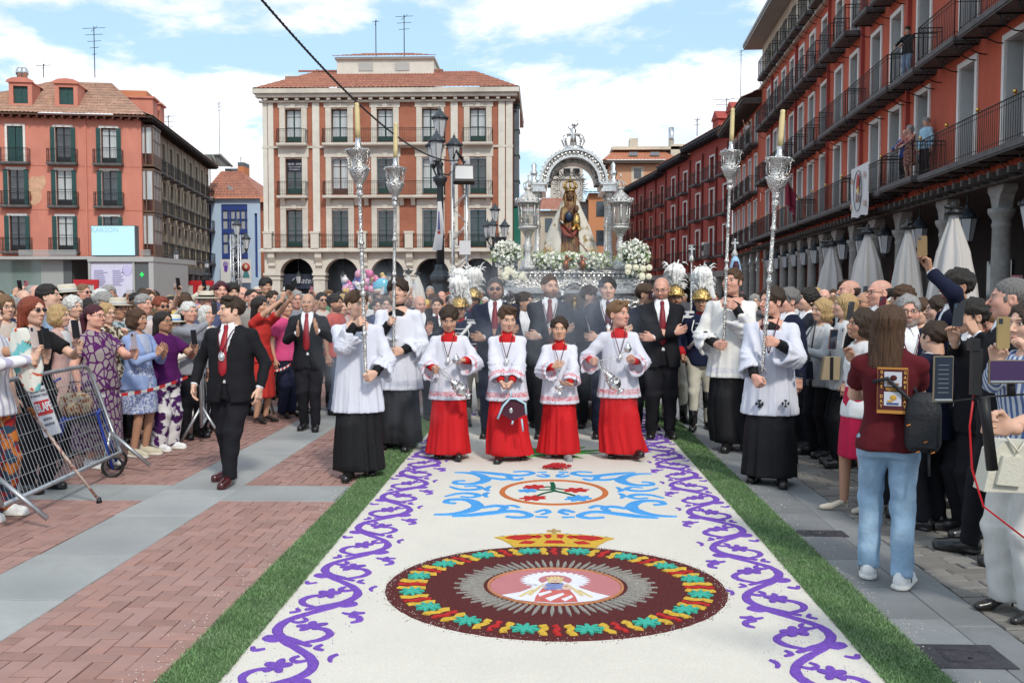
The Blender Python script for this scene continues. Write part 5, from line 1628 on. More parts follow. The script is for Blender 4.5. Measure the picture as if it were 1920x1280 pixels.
def lantern_meshes(k=1.0):
 if ('lan',k) in _bal: return _bal[('lan',k)]
 g=MB();g.lathe([(.10*k,0),(.13*k,.03*k),(.22*k,.52*k),(.22*k,.55*k)],6,smooth=False);gl=g.mesh('glass',M_LAMPGL)
 g=MB();g.lathe([(.20*k,.55*k),(.26*k,.56*k),(.27*k,.60*k),(.20*k,.66*k),(.10*k,.80*k),(.045*k,.83*k),(.05*k,.88*k),(.02*k,.90*k),(.005*k,.98*k)],12)
 for i in range(8):
  a=2*PI*i/8;g.ball((.255*k*math.cos(a),.255*k*math.sin(a),.62*k),.028*k,5,4)
 g.lathe([(.02*k,-.14*k),(.06*k,-.08*k),(.09*k,-.02*k),(.12*k,0)],8)
 for i in range(6):
  a=2*PI*(i+.5)/6;g.tube([(.115*k*math.cos(a),.115*k*math.sin(a),0),(.225*k*math.cos(a),.225*k*math.sin(a),.55*k)],.012*k,3)
 fr=g.mesh('lantern',M_LAMPIR);_bal[('lan',k)]=(fr,gl);return fr,gl
def lantern(par,loc,k=1.0,nm='lantern'):
 fr,gl=lantern_meshes(k);o=link(nm,fr,par,loc=loc);link('glass',gl,o);return o
def hanging(label,x,y,z,top,k,grp,par=None):
 t=thing('hanging_lantern',label,'lantern',(x,y,0),0,grp)
 lantern(t,(0,0,z),k,'lamp_body');g=MB();g.tube([(0,0,z+.9*k),(0,0,top)],.02,4);g.build('rod',M_LAMPIR,t);return t
for i,c in enumerate(archc):
 hanging(['lantern hanging in the arch with the shop lettering','lantern hanging in the second arch of the brick block','lantern hanging in the middle arch of the brick block','lantern hanging in the arch behind the tall lamp post','lantern hanging in the arch nearest the silver float'][i],cx0+c,BY+.5,2.45,4.72,1.0,'lanterns in the arches of the brick block')
def antenna(label,x,y,z,h,arms=3,w=.9):
 t=thing('antenna',label,'antenna',(x,y,z));g=MB();g.tube([(0,0,0),(0,0,h)],.035,4);g.build('mast',M_IRONB,t)
 g=MB()
 for k in range(arms): q=w*(1-.2*k);g.tube([(-q,0,h-.15-.5*k),(q,0,h-.1-.5*k)],.022,3)
 g.tube([(-w*.4,.3,h-.3),(w*.5,-.4,h-.1)],.02,3);g.build('crossbar',M_IRONB,t)
def ant_at(label,px,ybase,ytop,Y,**k):
 p=at(px,ybase,Y);q=at(px,ytop,Y);antenna(label,p.x,Y,p.z,q.z-p.z,**k)
ant_at('thin antenna mast on the left of the flat attic',705,106,38,BY+6,arms=1,w=.3);ant_at('forked antenna on the right of the flat attic',758,106,28,BY+6,arms=3,w=.7)
ant_at('tall comb antenna above the salmon house',178,146,50,74,arms=5,w=.9);ant_at('short bracket antenna at the left of the salmon roof',82,146,120,74,arms=1,w=.6)
ant_at('antenna behind the eaves of the long grey side',316,250,216,90,arms=4,w=.7);ant_at('small antenna on the brick block roof ridge',594,146,130,BY+4,arms=1,w=.5)
ant_at('distant lattice mast against the cloud',412,290,192,130,arms=3,w=.4);ant_at('distant mast left of the red facade',1388,240,94,120,arms=2,w=.3);ant_at('antenna above the dark red roofs',1362,232,184,95,arms=2,w=1.3)
ant_at('roof antenna by the dark red attic',1307,255,222,95,arms=2,w=.3);ant_at('distant mast over the blue house',452,340,295,130,arms=1,w=.3)

# ------------------------------------------------------------------ the salmon corner house
lc=at(270,550,72);LD=Vector((1,.1708,0)).normalized();LR=math.atan2(LD.y,LD.x);LW=14.5
lo_=lc-LD*LW
lb=thing('salmon_house','salmon corner house with green shutters and dormers','building',(lo_.x,lo_.y,0),LR)
def lu(px):
 k_=at(px,550,72).x/72;return (k_*lo_.y-lo_.x)/(LD.x-k_*LD.y)
lw=[lu(p) for p in (36,125,210)];LZ=[(4.9,7.55),(8.35,11.0),(11.55,14.2)]
g=MB();wall(g,0,LW,3.9,15.0,[(x-.56,x+.56,z0,z1) for x in lw for z0,z1 in LZ],0,.26)
g.add([(0,12,0),(0,0,0),(0,0,15),(0,12,15)],[(0,1,2,3)]);g.build('wall',M_SALMON,lb)
for k,(z0,z1) in enumerate(LZ):
 for i,x in enumerate(lw):
  put_window(lb,x,z0,1.12,z1-z0,'l',(i+(2 if k==2 else 0))%3 if k==2 else [0,1,3][i]);put_balcony(lb,x,z0-.05,2.05,.55,brackets=False)
g=MB();g.box(lu(167)-.05,lu(167)+.05,-.12,-.01,3.9,14.8)
for z_ in (4.6,8.0,11.3): g.box(0,LW,-.03,-.006,z_,z_+.035)
g.build('downpipe',M_SALMON,lb)
g=MB();r_=random.Random(4)
pl=[(0,0),(.35,.5),(.2,1.3),(.0,1.9),(.1,2.8),(.35,3.3),(.75,3.2),(1.2,3.5),(1.35,2.7),(1.2,2.0),(.95,1.5),(1.05,.7),(.8,.1),(.4,-.2)]
g.prism([(lu(62)-.2+a,7.9+b*.62+.55) for a,b in pl][::-1],-.012,-.002,'y');g.build('bare_plaster_patch',mat('bare_plaster',(.56,.34,.22),.9,var=.2,vscale=3),lb)
g=MB();g.box(-1,LW+.55,-.75,12.5,14.95,15.08)
for i in range(26): g.box(-.6+i*.6,-.48+i*.6,-.72,-.01,14.80,14.948)
g.build('eaves',mat('eaves_wood',(.10,.045,.03),.8),lb)
g=MB();corrugated(g,(-1,-.8,15.09),(LW+.6,-.8,15.09),(lu(192),3.8,18.35),(lu(78),3.8,18.35),.30,12,.05)
corrugated(g,(-1,12,15.09),(-1,-.8,15.09),(lu(78),3.8,18.35),(lu(78),8.8,18.35),.3,12,.05)
tag(g.build('roof_tiles',M_TILE2,lb),kind='stuff')
for px in (47,132):
 x=lu(px);g=MB()
 g.box(x-.82,x-.52,.1,1.9,15.6,17.45);g.box(x+.52,x+.82,.1,1.9,15.6,17.45);g.box(x-.52,x+.52,.1,1.9,15.6,15.9);g.box(x-.52,x+.52,.1,1.9,17.2,17.45)
 d_=g.build('dormer',M_SALMON,lb)
 g=MB();g.prism([(x-.98,17.452),(x+.98,17.452),(x+.9,17.62),(x+.55,17.78),(x,17.84),(x-.55,17.78),(x-.9,17.62)],-.05,.15,'y');g.prism([(x-.9,17.452),(x+.9,17.452),(x+.55,17.72),(x-.55,17.72)],.151,3.4,'y');g.build('dormer_roof',M_SALMON,d_)
 g=MB();g.box(x-.515,x+.515,.3,.34,15.91,17.19);g.box(x-.04,x+.04,.26,.298,15.91,17.19);g.build('dormer_shutter',M_SHUT,d_)
g=MB()
for px in (20,29): g.lathe([(.22,16.5),(.22,18.6),(.30,18.65),(.30,18.95),(.16,19.2)],12,(lu(px),3,0))
g.build('flue',mat('steel_flue',(.6,.6,.6),.25,metal=1),lb)
g=MB();g.box(LW-3.2,LW-.6,4.6,10,15.1,18.0);g.build('stair_tower',mat('orange_render',(.50,.20,.10),.85),lb)
g=MB()
for i in range(6): g.lathe([(.36,0),(.30,.2),(.27,2.9),(.34,3.1),(.45,3.3),(.45,3.5)],12,(1.2+i*2.55,.4,0));g.box(0,LW,0,.8,3.52,3.898) if i==0 else None
g.build('portico',M_CREAMST,lb)
g=MB();g.box(0,LW,4,4.1,0,3.9);g.box(0,LW,.81,3.99,3.8,3.895);g.build('shop_front',M_DARKIN,lb)
# its long side: glazed gallery, then grey-beige storeys
sbr=LR+PI/2;SL=28.5
sb=thing('grey_side_block','long grey beige block with black balconies running back from the salmon corner','building',(lc.x,lc.y,0),sbr)
sx=[4.6+2.85*i for i in range(9)]
g=MB();g.cur=0
wall(g,0,3.4,3.9,15,[],0,.2,0);wall(g,3.4,SL,3.9,15,[(x-.55,x+.55,z0,z1) for x in sx for z0,z1 in LZ],0,.22,1)
g.add([(SL,0,3.9),(SL,10,3.9),(SL,10,15),(SL,0,15)],[(0,1,2,3)]);g.build('wall',[M_SALMON,mat('beige_render',(.36,.31,.24),.85,var=.15,vscale=1,dirt=(.24,.21,.17),dscale=.4)],sb)
for z0,z1 in LZ:
 for i,x in enumerate(sx): put_window(sb,x,z0,1.1,z1-z0,'l' if i==0 else 'n',0);put_balcony(sb,x,z0-.05,1.9,.6,brackets=False)
g=MB()
for k in range(10): g.box(3.35+k*2.85,3.55+k*2.85,-.08,-.003,3.9,14.9)
g.build('pilaster_strips',mat('beige_strip',(.46,.40,.31),.85),sb)
# gallery
gal=MB();gf=MB()
for z0,z1 in ((4.6,7.9),(8.0,11.3),(11.5,14.6)):
 gal=MB();gal.box(.35,2.75,-.78,-.74,z0+.9,z1-.2);gal.box(.32,.36,-.74,0,z0+.9,z1-.2);gal.build('gallery_glass',M_GLAZ2,sb)
 gf.box(.25,2.85,-.85,0,z0-.08,z0+.05);gf.box(.25,2.85,-.85,0,z1-.2,z1-.05);gf.box(.30,2.80,-.80,-.72,z0+.05,z0+.9)
 for k in range(6): x=.30+k*.49;gf.box(x,x+.07,-.82,-.72,z0,z1-.1)
 for k in range(2): gf.box(.26,.33,-.80+k*.5,-.70+k*.5,z0,z1-.1)
 gf.box(.3,2.8,-.815,-.72,z0+1.9,z0+1.97)
gf.build('gallery_frame',mat('gallery_wood',(.13,.075,.05),.6),sb)
g=MB();g.box(-.6,SL+.5,-.95,10,14.95,15.1)
for i in range(48): g.box(.0+i*.6,.12+i*.6,-.9,-.01,14.78,14.948)
g.build('eaves',mat('dark_eaves',(.04,.03,.025),.8),sb)
g=MB();corrugated(g,(-.6,-1.0,15.11),(SL+.5,-1.0,15.11),(SL-3,4.5,17.6),(3.5,4.5,17.6),.32,8,.05);tag(g.build('roof_tiles',M_TILE2,sb),kind='stuff')
for u in (3.6,6.0):
 g=MB();g.box(u,u+1.6,-.1,2.8,15.4,17.2);g.box(u-.15,u+1.75,-.25,3,17.202,17.35);g.build('dormer',M_SALMON,sb)
g=MB()
for k in range(11): g.lathe([(.30,0),(.24,.2),(.22,2.9),(.34,3.2),(.34,3.5)],10,(.5+k*2.75,.3,0))
g.box(0,SL,-.1,.8,3.52,3.898);g.build('portico',mat('grey_column',(.22,.21,.20),.8),sb)
g=MB();g.box(0,SL,3,3.1,0,3.9);g.build('shop_front',M_DARKIN,sb)
g=MB();g.box(9.5,11.3,-.3,-.2,2.0,3.4);g.build('shop_sign',mat('blue_sign',(.03,.05,.30),.5),sb)
g=MB();g.box(13.5,15.5,-.3,-.2,1.9,2.9);g.build('menu_board',mat('maroon_sign',(.16,.02,.02),.5),sb)
g=MB();g.prism([(14.2,2.2),(14.9,2.2),(14.9,2.5),(14.55,2.75),(14.2,2.6)],-.33,-.301,'y');g.build('sign_mark',mat('gold_sign',(.6,.38,.05),.5),sb)
# ------------------------------------------------------------------ blue house beyond
YB=100.0
b0,b1=at(388,550,YB),at(490,550,YB);bw=b1.x-b0.x
bh=thing('blue_house','pale blue house with dark blue window frames and a tiled roof','building',(b0.x,YB,0))
M_PBL=mat('pale_blue_render',(.45,.58,.74),.8,var=.06,vscale=1);M_DBL=mat('dark_blue_frame',(.03,.06,.24),.5)
def bz(py): return at(440,py,YB).z
def bu(px): return (px-388)/102*bw
g=MB();wall(g,0,bw,0,bz(372),[(bu(417),bu(466),bz(520),bz(383)),(bu(392),bu(398),bz(520),bz(383)),(bu(479),bu(484),bz(520),bz(400))],0,.3);g.build('wall',M_PBL,bh)
g=MB();g.box(bu(417),bu(466),.1,.25,bz(394),bz(383));g.box(bu(417),bu(466),.1,.25,bz(437),bz(429));g.box(bu(417),bu(466),.1,.25,bz(484),bz(475))
for px in (417,428,432,442,451,461): g.box(bu(px),bu(px)+.14,.09,.24,bz(520),bz(384))
for py in (412,456,505): g.box(bu(417),bu(466),.12,.22,bz(py),bz(py)+.11)
g.build('window_frame',M_DBL,bh)
g=MB();g.box(bu(417),bu(466),.27,.30,bz(520),bz(383));g.build('pane',M_GLAZ2,bh)
g=MB();g.box(bu(391),bu(399),.27,.30,bz(520),bz(383));g.box(bu(478),bu(485),.27,.3,bz(520),bz(400));g.build('side_pane',M_DBL,bh)
g=MB();corrugated(g,(-.4,-.6,bz(371)),(bw+.6,-.6,bz(371)),(bu(428),5,bz(310)),(bu(388),5,bz(310)),.4,10,.06);g.add([(bu(428),5,bz(310)),(bw+.6,-.6,bz(371)),(bw+.6,12,bz(371))],[(0,1,2)]);tag(g.build('roof_tiles',M_TILE,bh),kind='stuff')
g=MB();g.prism([(bu(424),bz(345)),(bu(441),bz(357)),(bu(443),bz(362)),(bu(427),bz(360))],.9,1.2,'y');g.build('skylight',mat('skylight',(.3,.33,.36),.3),bh)
g=MB();g.box(bu(421),bu(433),5,7,bz(340),bz(300));g.build('chimney',mat('orange_chimney',(.52,.19,.08),.85),bh)
g=MB();g.box(bu(421),bu(433),5,7,bz(300),bz(292));g.box(bu(390),bu(421),6,7,bz(312),bz(302));g.build('chimney_cap',mat('grey_cap',(.10,.11,.12),.7),bh)
g=MB()
for a,b in (((388,277),(352,277)),((388,277),(408,300)),((352,277),(362,300)),((372,277),(378,300))): g.tube([(bu(a[0]),5,bz(a[1])),(bu(b[0]),5.5,bz(b[1]))],.12,4)
g.add([(bu(352),5.2,bz(277)),(bu(388),5.2,bz(277)),(bu(406),5.6,bz(299)),(bu(362),5.6,bz(299))],[(0,1,2,3)]);g.build('roof_frame',mat('grey_frame',(.22,.23,.22),.6),bh)
for px,nm,lab in ((423,'hand','white banner with a purple hand print on the blue house'),(461,'face','banner with a red haloed portrait on the blue house')):
 p0=at(px-9,530,YB-1);p1=at(px+10,486,YB-1);w=p1.x-p0.x;h=p1.z-p0.z
 t=thing('banner',lab,'banner',(p0.x,YB-1,p0.z),0,'banners on the blue house')
 g=MB();g.box(0,w,-.02,.02,0,h);g.build('cloth',mat('banner_white',(.66,.66,.66),.8),t)
 g=MB()
 if nm=='hand':
  g.prism([(w*.35,h*.5),(w*.6,h*.45),(w*.7,h*.62),(w*.62,h*.72),(w*.36,h*.70)],-.05,-.021,'y')
  for k in range(5): x=w*(.30+.09*k);g.prism([(x,h*.68),(x+w*.055,h*.68),(x+w*(.02+.02*k),h*(.86+.05*(k in (1,2,3)))),(x+w*(-.04+.02*k),h*(.85+.05*(k in (1,2,3))))],-.05,-.021,'y')
  g.build('print',mat('print_purple',(.12,.04,.40),.7),t)
 else:
  g.lathe([(0,0),(w*.40,0),(w*.40,.02),(0,.02)],20,(0,0,0));o=g.build('print',mat('print_red',(.42,.05,.04),.7),t,loc=(w*.5,-.04,h*.66),rot=(PI/2,0,0))
  g=MB();g.ball((w*.5,-.08,h*.68),w*.17,10,8,1,.2,1.2);g.build('print_face',mat('print_skin',(.60,.50,.38),.7),t)
  g=MB();g.prism([(w*.15,h*.22),(w*.85,h*.22),(w*.68,h*.48),(w*.32,h*.48)],-.06,-.03,'y');g.build('print_robe',mat('print_teal',(.06,.22,.25),.7),t)
p=at(480,550,118)
dh=thing('distant_brick_house','brick house with tiled roof between the blue house and the limestone block','building',(p.x,118,0))
q=118/1780
g=MB();g.box(-2.5,6,0,8,0,13.0);g.build('wall',mat('dull_brick',(.30,.11,.06),.9,var=.2),dh);g=MB();corrugated(g,(-6,-1,12.9),(6,-1,12.9),(5,5,15.5),(-5,5,15.5),.5,6,.06);tag(g.build('roof_tiles',M_TILE3,dh),kind='stuff')
g=MB();g.box(-4.5,-2,5,7,13,16.2);g.box(-1.5,4,6,9,13,15.6);g.build('chimney',M_CREAMR,dh)
# green scaffold net and gallery on the side of the limestone block
g=MB();g.box(0,1.0,0,1.6,5.0,15.8);t=thing('glazed_side_gallery','narrow dark glazed gallery on the right flank of the limestone block','gallery',(cx1+.02,BY+2.0,0))
g=MB();g.box(0,.42,0,1.6,8.2,15.9);g.build('glazing',M_GLAZ,t)
g=MB()
for k in range(5): g.box(-.001,.46,-.05,1.65,8.2+k*1.9,8.3+k*1.9)
g.build('frame',M_GREENW,t)
t=thing('scaffold_net','green scaffold netting low on the flank of the limestone block','netting',(cx1+.02,BY+1.8,0));g=MB();g.box(0,.5,0,1.4,4.6,8.1);g.build('net',mat('green_net',(.02,.16,.12),.9),t)

# ------------------------------------------------------------------ the long red facade on the right
RDX=.0663
def rx(Y): return 10.0+RDX*Y
def rface(label,name,y_far,y_near,cat='building'):
 return thing(name,label,cat,(rx(y_far),y_far,0),math.atan2(-1,-RDX))
YF,YN=63.2,13.0
A_=rface('long red rendered block with black iron balconies, a cream attic and a stone column arcade','red_arcade_building',YF,YN)
def ru(Y): return (YF-Y)*math.hypot(1,RDX)
AY=[15,18,21,24.1,27.2,31.0,33.9,36.4,39.6,42.2,45,47.7,50.3,52.8,55.3,57.8,60.3]
AZ=[(5.25,8.05,1.15),(8.70,11.35,1.15),(12.15,14.35,1.05)]
ULen=ru(YN)
g=MB();wall(g,0,ULen,4.7,14.95,[(ru(y)-w/2,ru(y)+w/2,z0,z1) for y in AY for z0,z1,w in AZ],0,.52)
g.add([(0,10,0),(0,0,0),(0,0,15),(0,10,15)],[(0,1,2,3)])
g.build('wall',M_REDR,A_)
g=MB();wall(g,0,ULen,15.2,17.75,[(ru(y)-.45,ru(y)+.45,15.3,17.2) for y in AY],0,.2);g.add([(0,10,15.2),(0,0,15.2),(0,0,17.75),(0,10,17.75)],[(0,1,2,3)])
g.build('attic_wall',M_CREAMR,A_)
g=MB();g.box(-.1,ULen,-.22,1,14.952,15.07);g.box(-.06,ULen,-.12,.8,15.075,15.198);g.build('string_course',M_CREAMST,A_)
g=MB();g.box(-.9,ULen,-1.1,10,17.755,17.90);g.box(-.9,ULen,-1.15,-1.02,17.905,18.1);g.build('eaves',mat('grey_eaves',(.30,.30,.29),.7),A_)
g=MB()
for y in (58.9,51.5,44,38.2,32.4,23.0): g.box(ru(y)-.06,ru(y)+.06,-.13,-.004,4.9,14.9)
g.build('downpipe',M_DKRED,A_)
for i,y in enumerate(AY):
 u=ru(y)
 for k,(z0,z1,w) in enumerate(AZ): put_window(A_,u,z0,w,z1-z0,'a',(i+k)%3)
 put_window(A_,u,15.3,.9,1.9,'n',1)
 put_balcony(A_,u,15.27,1.9,.55)
 if y>30 and y<62: put_balcony(A_,u,12.1,1.95,.65)
 if y>43: put_balcony(A_,u,8.65,1.95,.65)
def long_balcony(ya,yb,z,d,balls=False):
 u0,u1=ru(yb),ru(ya);put_balcony(A_,(u0+u1)/2,z,u1-u0,d,balls=balls)
for ya,yb in ((13.5,28.9),): long_balcony(ya,yb,5.2,.72,True)
long_balcony(29.2,32.4,5.25,.85,False);long_balcony(32.7,38.0,5.2,.8,True);long_balcony(38.3,46.6,5.2,.75,True);long_balcony(46.9,62.3,5.2,.75,True)
for ya,yb,z in ((13.5,26.0,8.65),(26.4,29.4,8.65),(29.8,32.2,8.6),(32.6,37.9,8.65),(38.2,42.9,8.65)): long_balcony(ya,yb,z,.68)
for ya,yb in ((14,22.5),(23,29.4)): long_balcony(ya,yb,12.1,.65)
# arcade: columns, brackets, beam
COLY=[17.0,21.1,25.3,29.3,33.7,36.9,40.0,43.0,45.6,48.2,50.8,53.3,55.9,58.8,61.8]
M_COLST=mat('grey_granite_column',(.30,.29,.27),.85,var=.2,vscale=5,bump=.4,bscale=30,dirt=(.15,.145,.135),dscale=1.5,dlo=.45,dhi=.8)
M_BEAM=mat('dark_timber_beam',(.085,.075,.068),.85,var=.3,vscale=4)
col_prof=[(.34,0),(.34,.18),(.29,.24),(.28,.34),(.245,.38),(.242,1.0),(.236,2.4),(.222,3.40),(.245,3.44),(.245,3.49),(.226,3.53),(.23,3.62),(.31,3.74),(.34,3.81),(.34,3.90)]
gc=MB();gc.lathe(col_prof,20);colme=gc.mesh('column',M_COLST)
gb=MB();gb.prism([(-.50,4.50),(-.50,4.36),(-.34,4.24),(-.22,4.0),(-.22,3.905),(.22,3.905),(.22,4.0),(.34,4.24),(.50,4.36),(.50,4.50)],.06,.42,'y');brme=gb.mesh('bracket_block',M_COLST)
for y in COLY:
 o=link('column',colme,A_,loc=(ru(y),.24,0));link('bracket_block',brme,A_,loc=(ru(y),0,0))
g=MB();g.box(-.2,ULen,-.08,.60,4.504,4.695);g.build('beam',M_BEAM,A_)
g=MB()
for k in range(int(ULen/.6)): g.box(k*.6,k*.6+.14,-.55,-.082,4.56,4.72)
tag(g.build('joist_ends',M_BEAM,A_),kind='stuff')
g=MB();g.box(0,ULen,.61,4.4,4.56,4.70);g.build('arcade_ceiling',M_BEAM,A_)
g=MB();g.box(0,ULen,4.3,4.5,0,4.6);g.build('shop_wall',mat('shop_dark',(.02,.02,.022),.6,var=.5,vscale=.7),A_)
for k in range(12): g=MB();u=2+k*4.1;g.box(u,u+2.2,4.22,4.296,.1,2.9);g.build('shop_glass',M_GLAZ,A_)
g=MB();g.box(ru(25.0),ru(21.9),2.6,2.9,2.35,2.75);g.build('shop_fascia',mat('tan_fascia',(.36,.20,.09),.6),A_)
g=MB();g.box(ru(21.85),ru(21.3),2.55,2.85,2.3,2.8);g.build('red_fascia',mat('red_fascia',(.35,.03,.02),.6),A_)
for i,y in enumerate((19.0,23.2,27.3,31.4,35.2,38.4,41.4,44.3,46.9,49.5,52.0,54.6,57.3,60.2)):
 hanging(['lantern in the arcade bay nearest the camera','big lantern hanging over the tan shop fascia at the right edge','lantern behind the widest closed parasol','lantern between the two tallest parasols','lantern right of the narrow parasol','lantern beside the bald man in glasses','lantern left of the second parasol','lantern above the blond woman in white','arcade lantern above the curly haired man','small arcade lantern above the altar boy with the candle staff','small lantern deep in the arcade','tiny lantern deeper in the arcade','tiny lantern near the arcade end','farthest lantern under the red facade'][i],
   rx(y)+.1,y,3.15,4.5,1.15,'lanterns in the red arcade')
# person-high building B between A and the bend
B_=thing('dark_eaved_red_house','red house with low dark eaves just beyond the cream attic','building',(rx(77.2),77.2,0),math.atan2(-1,-RDX))
def rb(Y): return (77.2-Y)*math.hypot(1,RDX)
BYs=[65.3,68.0,70.8,73.4,75.8]
g=MB();wall(g,0,rb(YF+.05),4.7,14.3,[(rb(y)-.5,rb(y)+.5,z0,z1) for y in BYs for z0,z1,w in ((5.2,7.9,1),(8.6,11,1),(11.8,13.7,1))],0,.3);g.build('wall',M_REDR,B_)
for y in BYs:
 for z0,h in ((5.2,2.7),(8.6,2.4),(11.8,1.9)): put_window(B_,rb(y),z0,1.0,h,'a',2);put_balcony(B_,rb(y),z0-.05,1.7,.6)
g=MB();g.box(-.3,rb(YF+.1),-1.25,8,14.3,14.5)
for k in range(24): g.box(k*.6,k*.6+.16,-1.2,-.01,14.1,14.298)
g.build('eaves',M_BEAM,B_)
g=MB();corrugated(g,(-.3,-1.3,14.51),(rb(YF+.1),-1.3,14.51),(rb(YF+.1),5,17.3),(-.3,5,17.3),.32,8,.05);tag(g.build('roof_tiles',M_TILE,B_),kind='stuff')
for y in (64.7,67.8,71.0,74): link('column',colme,B_,loc=(rb(y),.24,0));link('bracket_block',brme,B_,loc=(rb(y),0,0))
g=MB();g.box(0,rb(YF),-.08,.6,4.504,4.695);g.build('beam',M_BEAM,B_)
g=MB();g.box(0,rb(YF),4,4.2,0,4.7);g.build('shop_wall',M_DARKIN,B_)
# ------------------------------------------------------------------ the turned dark red row
DX0,DY0=15.1,77.3;DDX=-.1264;DL=46.0
fx,fy=DX0+DDX*DL,DY0+DL
Dd=thing('dark_red_row','dark red houses with white window frames on the bend of the square','building',(fx,fy,0),math.atan2(-1,-DDX))
DS=[1.6,5.4,9.5,13.7,18,22.5,27.2,32,36.6,41]
def du(s): return (DL-s)*math.hypot(1,DDX)
secs=[(0,12.2,14.9),(12.2,21.0,14.4),(21.0,DL,14.0)]
DZ=[(4.9,7.3),(8.3,10.6),(11.5,13.4)]
for k,(s0,s1,zt) in enumerate(secs):
 g=MB();wall(g,du(s1),du(s0),3.6,zt,[(du(s)-.6,du(s)+.6,z0-.3*k,z1-.3*k) for s in DS if s0<s<s1 for z0,z1 in DZ],0,.28);g.build('wall',M_DKRED,Dd)
 g=MB();g.box(du(s1),du(s0),-1.0,9,zt+.003,zt+.2)
 for j in range(int((s1-s0)/.7)): g.box(du(s1)+j*.7,du(s1)+j*.7+.2,-.95,-.01,zt-.2,zt)
 g.build('eaves',mat('slate_eaves',(.045,.05,.06),.8),Dd)
 g=MB();corrugated(g,(du(s1),-1.05,zt+.21),(du(s0),-1.05,zt+.21),(du(s0),4.5,zt+2.4),(du(s1),4.5,zt+2.4),.35,7,.05);tag(g.build('roof_tiles',M_TILE3,Dd),kind='stuff')
 for s in DS:
  if s0<s<s1:
   for z0,z1 in DZ: put_window(Dd,du(s),z0-.3*k,1.2,z1-z0,'d' if k<2 else 'n',1);put_balcony(Dd,du(s),z0-.3*k-.04,1.9,.6,brackets=False)
g=MB()
for s in (1,4.0,8.0,12,16,20.8,25,30,34,39): g.box(du(s)-.08,du(s)+.08,-.14,-.004,3.6,14)
g.build('downpipe',mat('maroon_pipe',(.16,.025,.02),.8),Dd)
g=MB()
for s in range(0,46,4): g.lathe([(.32,0),(.26,.3),(.24,2.5),(.36,2.9),(.36,3.1)],10,(du(s),.3,0))
g.box(0,du(0),-.1,.7,3.1,3.598);g.build('arcade',M_COLST,Dd)
g=MB();g.box(0,du(0),3.5,3.6,0,3.6);g.build('shop_wall',M_DARKIN,Dd)
for s,zt in ((4.5,15.1),(8.5,15.1)):
 g=MB();g.box(du(s)-.8,du(s)+.8,1.2,4,zt+.2,zt+2.0);g.prism([(du(s)-1,zt+2.0),(du(s)+1,zt+2.0),(du(s),zt+2.8)],1.1,4.2,'y');g.build('dormer',M_DKRED,Dd)
g=MB();g.box(du(20.5),du(13.5),4.4,9,14.5,18.0);g.build('attic',M_DKRED,Dd)
g=MB();g.box(du(20.7),du(13.3),4.2,9.2,18.0,18.2);g.build('attic_roof',M_TILE3,Dd)
# white condenser boxes on the low balconies
for s in (5.4,9.5):
 t=thing('air_conditioner','white condenser box on a dark red balcony, %s'%('the nearer of two' if s==5.4 else 'the further of two'),'air conditioner',(DX0+DDX*s-.45,DY0+s+.8,4.9),math.atan2(-1,-DDX),'condenser boxes on the dark red row')
 g=MB();g.box(-.4,.4,-.16,.16,.05,1.25);g.build('casing',M_WTRIM,t);g=MB();g.lathe([(.28,0),(.28,.02),(.05,.03)],14);g.build('fan_grille',M_DKW,t,loc=(0,-.17,.75),rot=(PI/2,0,0))
# ------------------------------------------------------------------ houses behind the float
def hip(par,x0,x1,y0,y1,z0,z1,m,inset):
 g=MB();corrugated(g,(x0,y0,z0),(x1,y0,z0),(x1-inset,(y0+y1)/2,z1),(x0+inset,(y0+y1)/2,z1),.45,6,.06)
 corrugated(g,(x0,y1,z0),(x0,y0,z0),(x0+inset,(y0+y1)/2,z1),(x0+inset,(y0+y1)/2+.1,z1),.45,6,.06);tag(g.build('roof_tiles',m,par),kind='stuff')
YP=128.0
a=at(1142,550,YP).x;b=at(1262,550,YP).x
ph_=thing('peach_house','peach and cream house with a hipped orange roof and two skylights','building',(a,YP,0))
zP=lambda py: at(1200,py,YP).z
g=MB();g.box(0,b-a,0,12,0,zP(308));g.build('wall',mat('peach_render',(.55,.30,.18),.85),ph_)
M_EV=mat('eave_dark',(.06,.045,.035),.8)
for x0,x1 in ((1182,1205),): g=MB();g.box((x0-1142)*.0719,(x1-1142)*.0719,-.05,0,zP(350),zP(312));g.build('window_bay',M_CREAMR,ph_);g=MB();g.box((x0-1137)*.0719,(x1-1147)*.0719,-.1,-.055,zP(335),zP(316));g.build('pane',M_GLAZ,ph_)
g=MB();g.box(-1,b-a+1,-1,13,zP(308),zP(302));g.build('eaves',M_EV,ph_);hip(ph_,-1,b-a+1,-1,13,zP(302),zP(270),M_TILE3,2.0)
g=MB()
for px in (1187,1227): x=(px-1142)*.0719;g.box(x-.6,x+.6,1.0,1.5,zP(290),zP(283))
g.build('skylight',mat('skylight2',(.2,.22,.24),.3),ph_)
g=MB();g.box((1185-1142)*.0719,(1201-1142)*.0719,5,7,zP(270),zP(248));g.build('chimney',M_CREAMR,ph_);g=MB();g.box((1150-1142)*.0719,12,4,9,zP(272),zP(266));g.box((1262-1142)*.0719+0,(1290-1142)*.0719,4,9,0,zP(262));g.build('roof_terrace',M_CREAMR,ph_)
g=MB();g.tube([((1266-1142)*.0719,6,zP(262)),((1266-1142)*.0719,6,zP(225))],.38,10);g.build('flue',mat('steel_flue',(.6,)*3,.25,metal=1),ph_)
YT=150.0
a=at(1032,550,YT).x;b=at(1092,550,YT).x;zT=lambda py: at(1060,py,YT).z
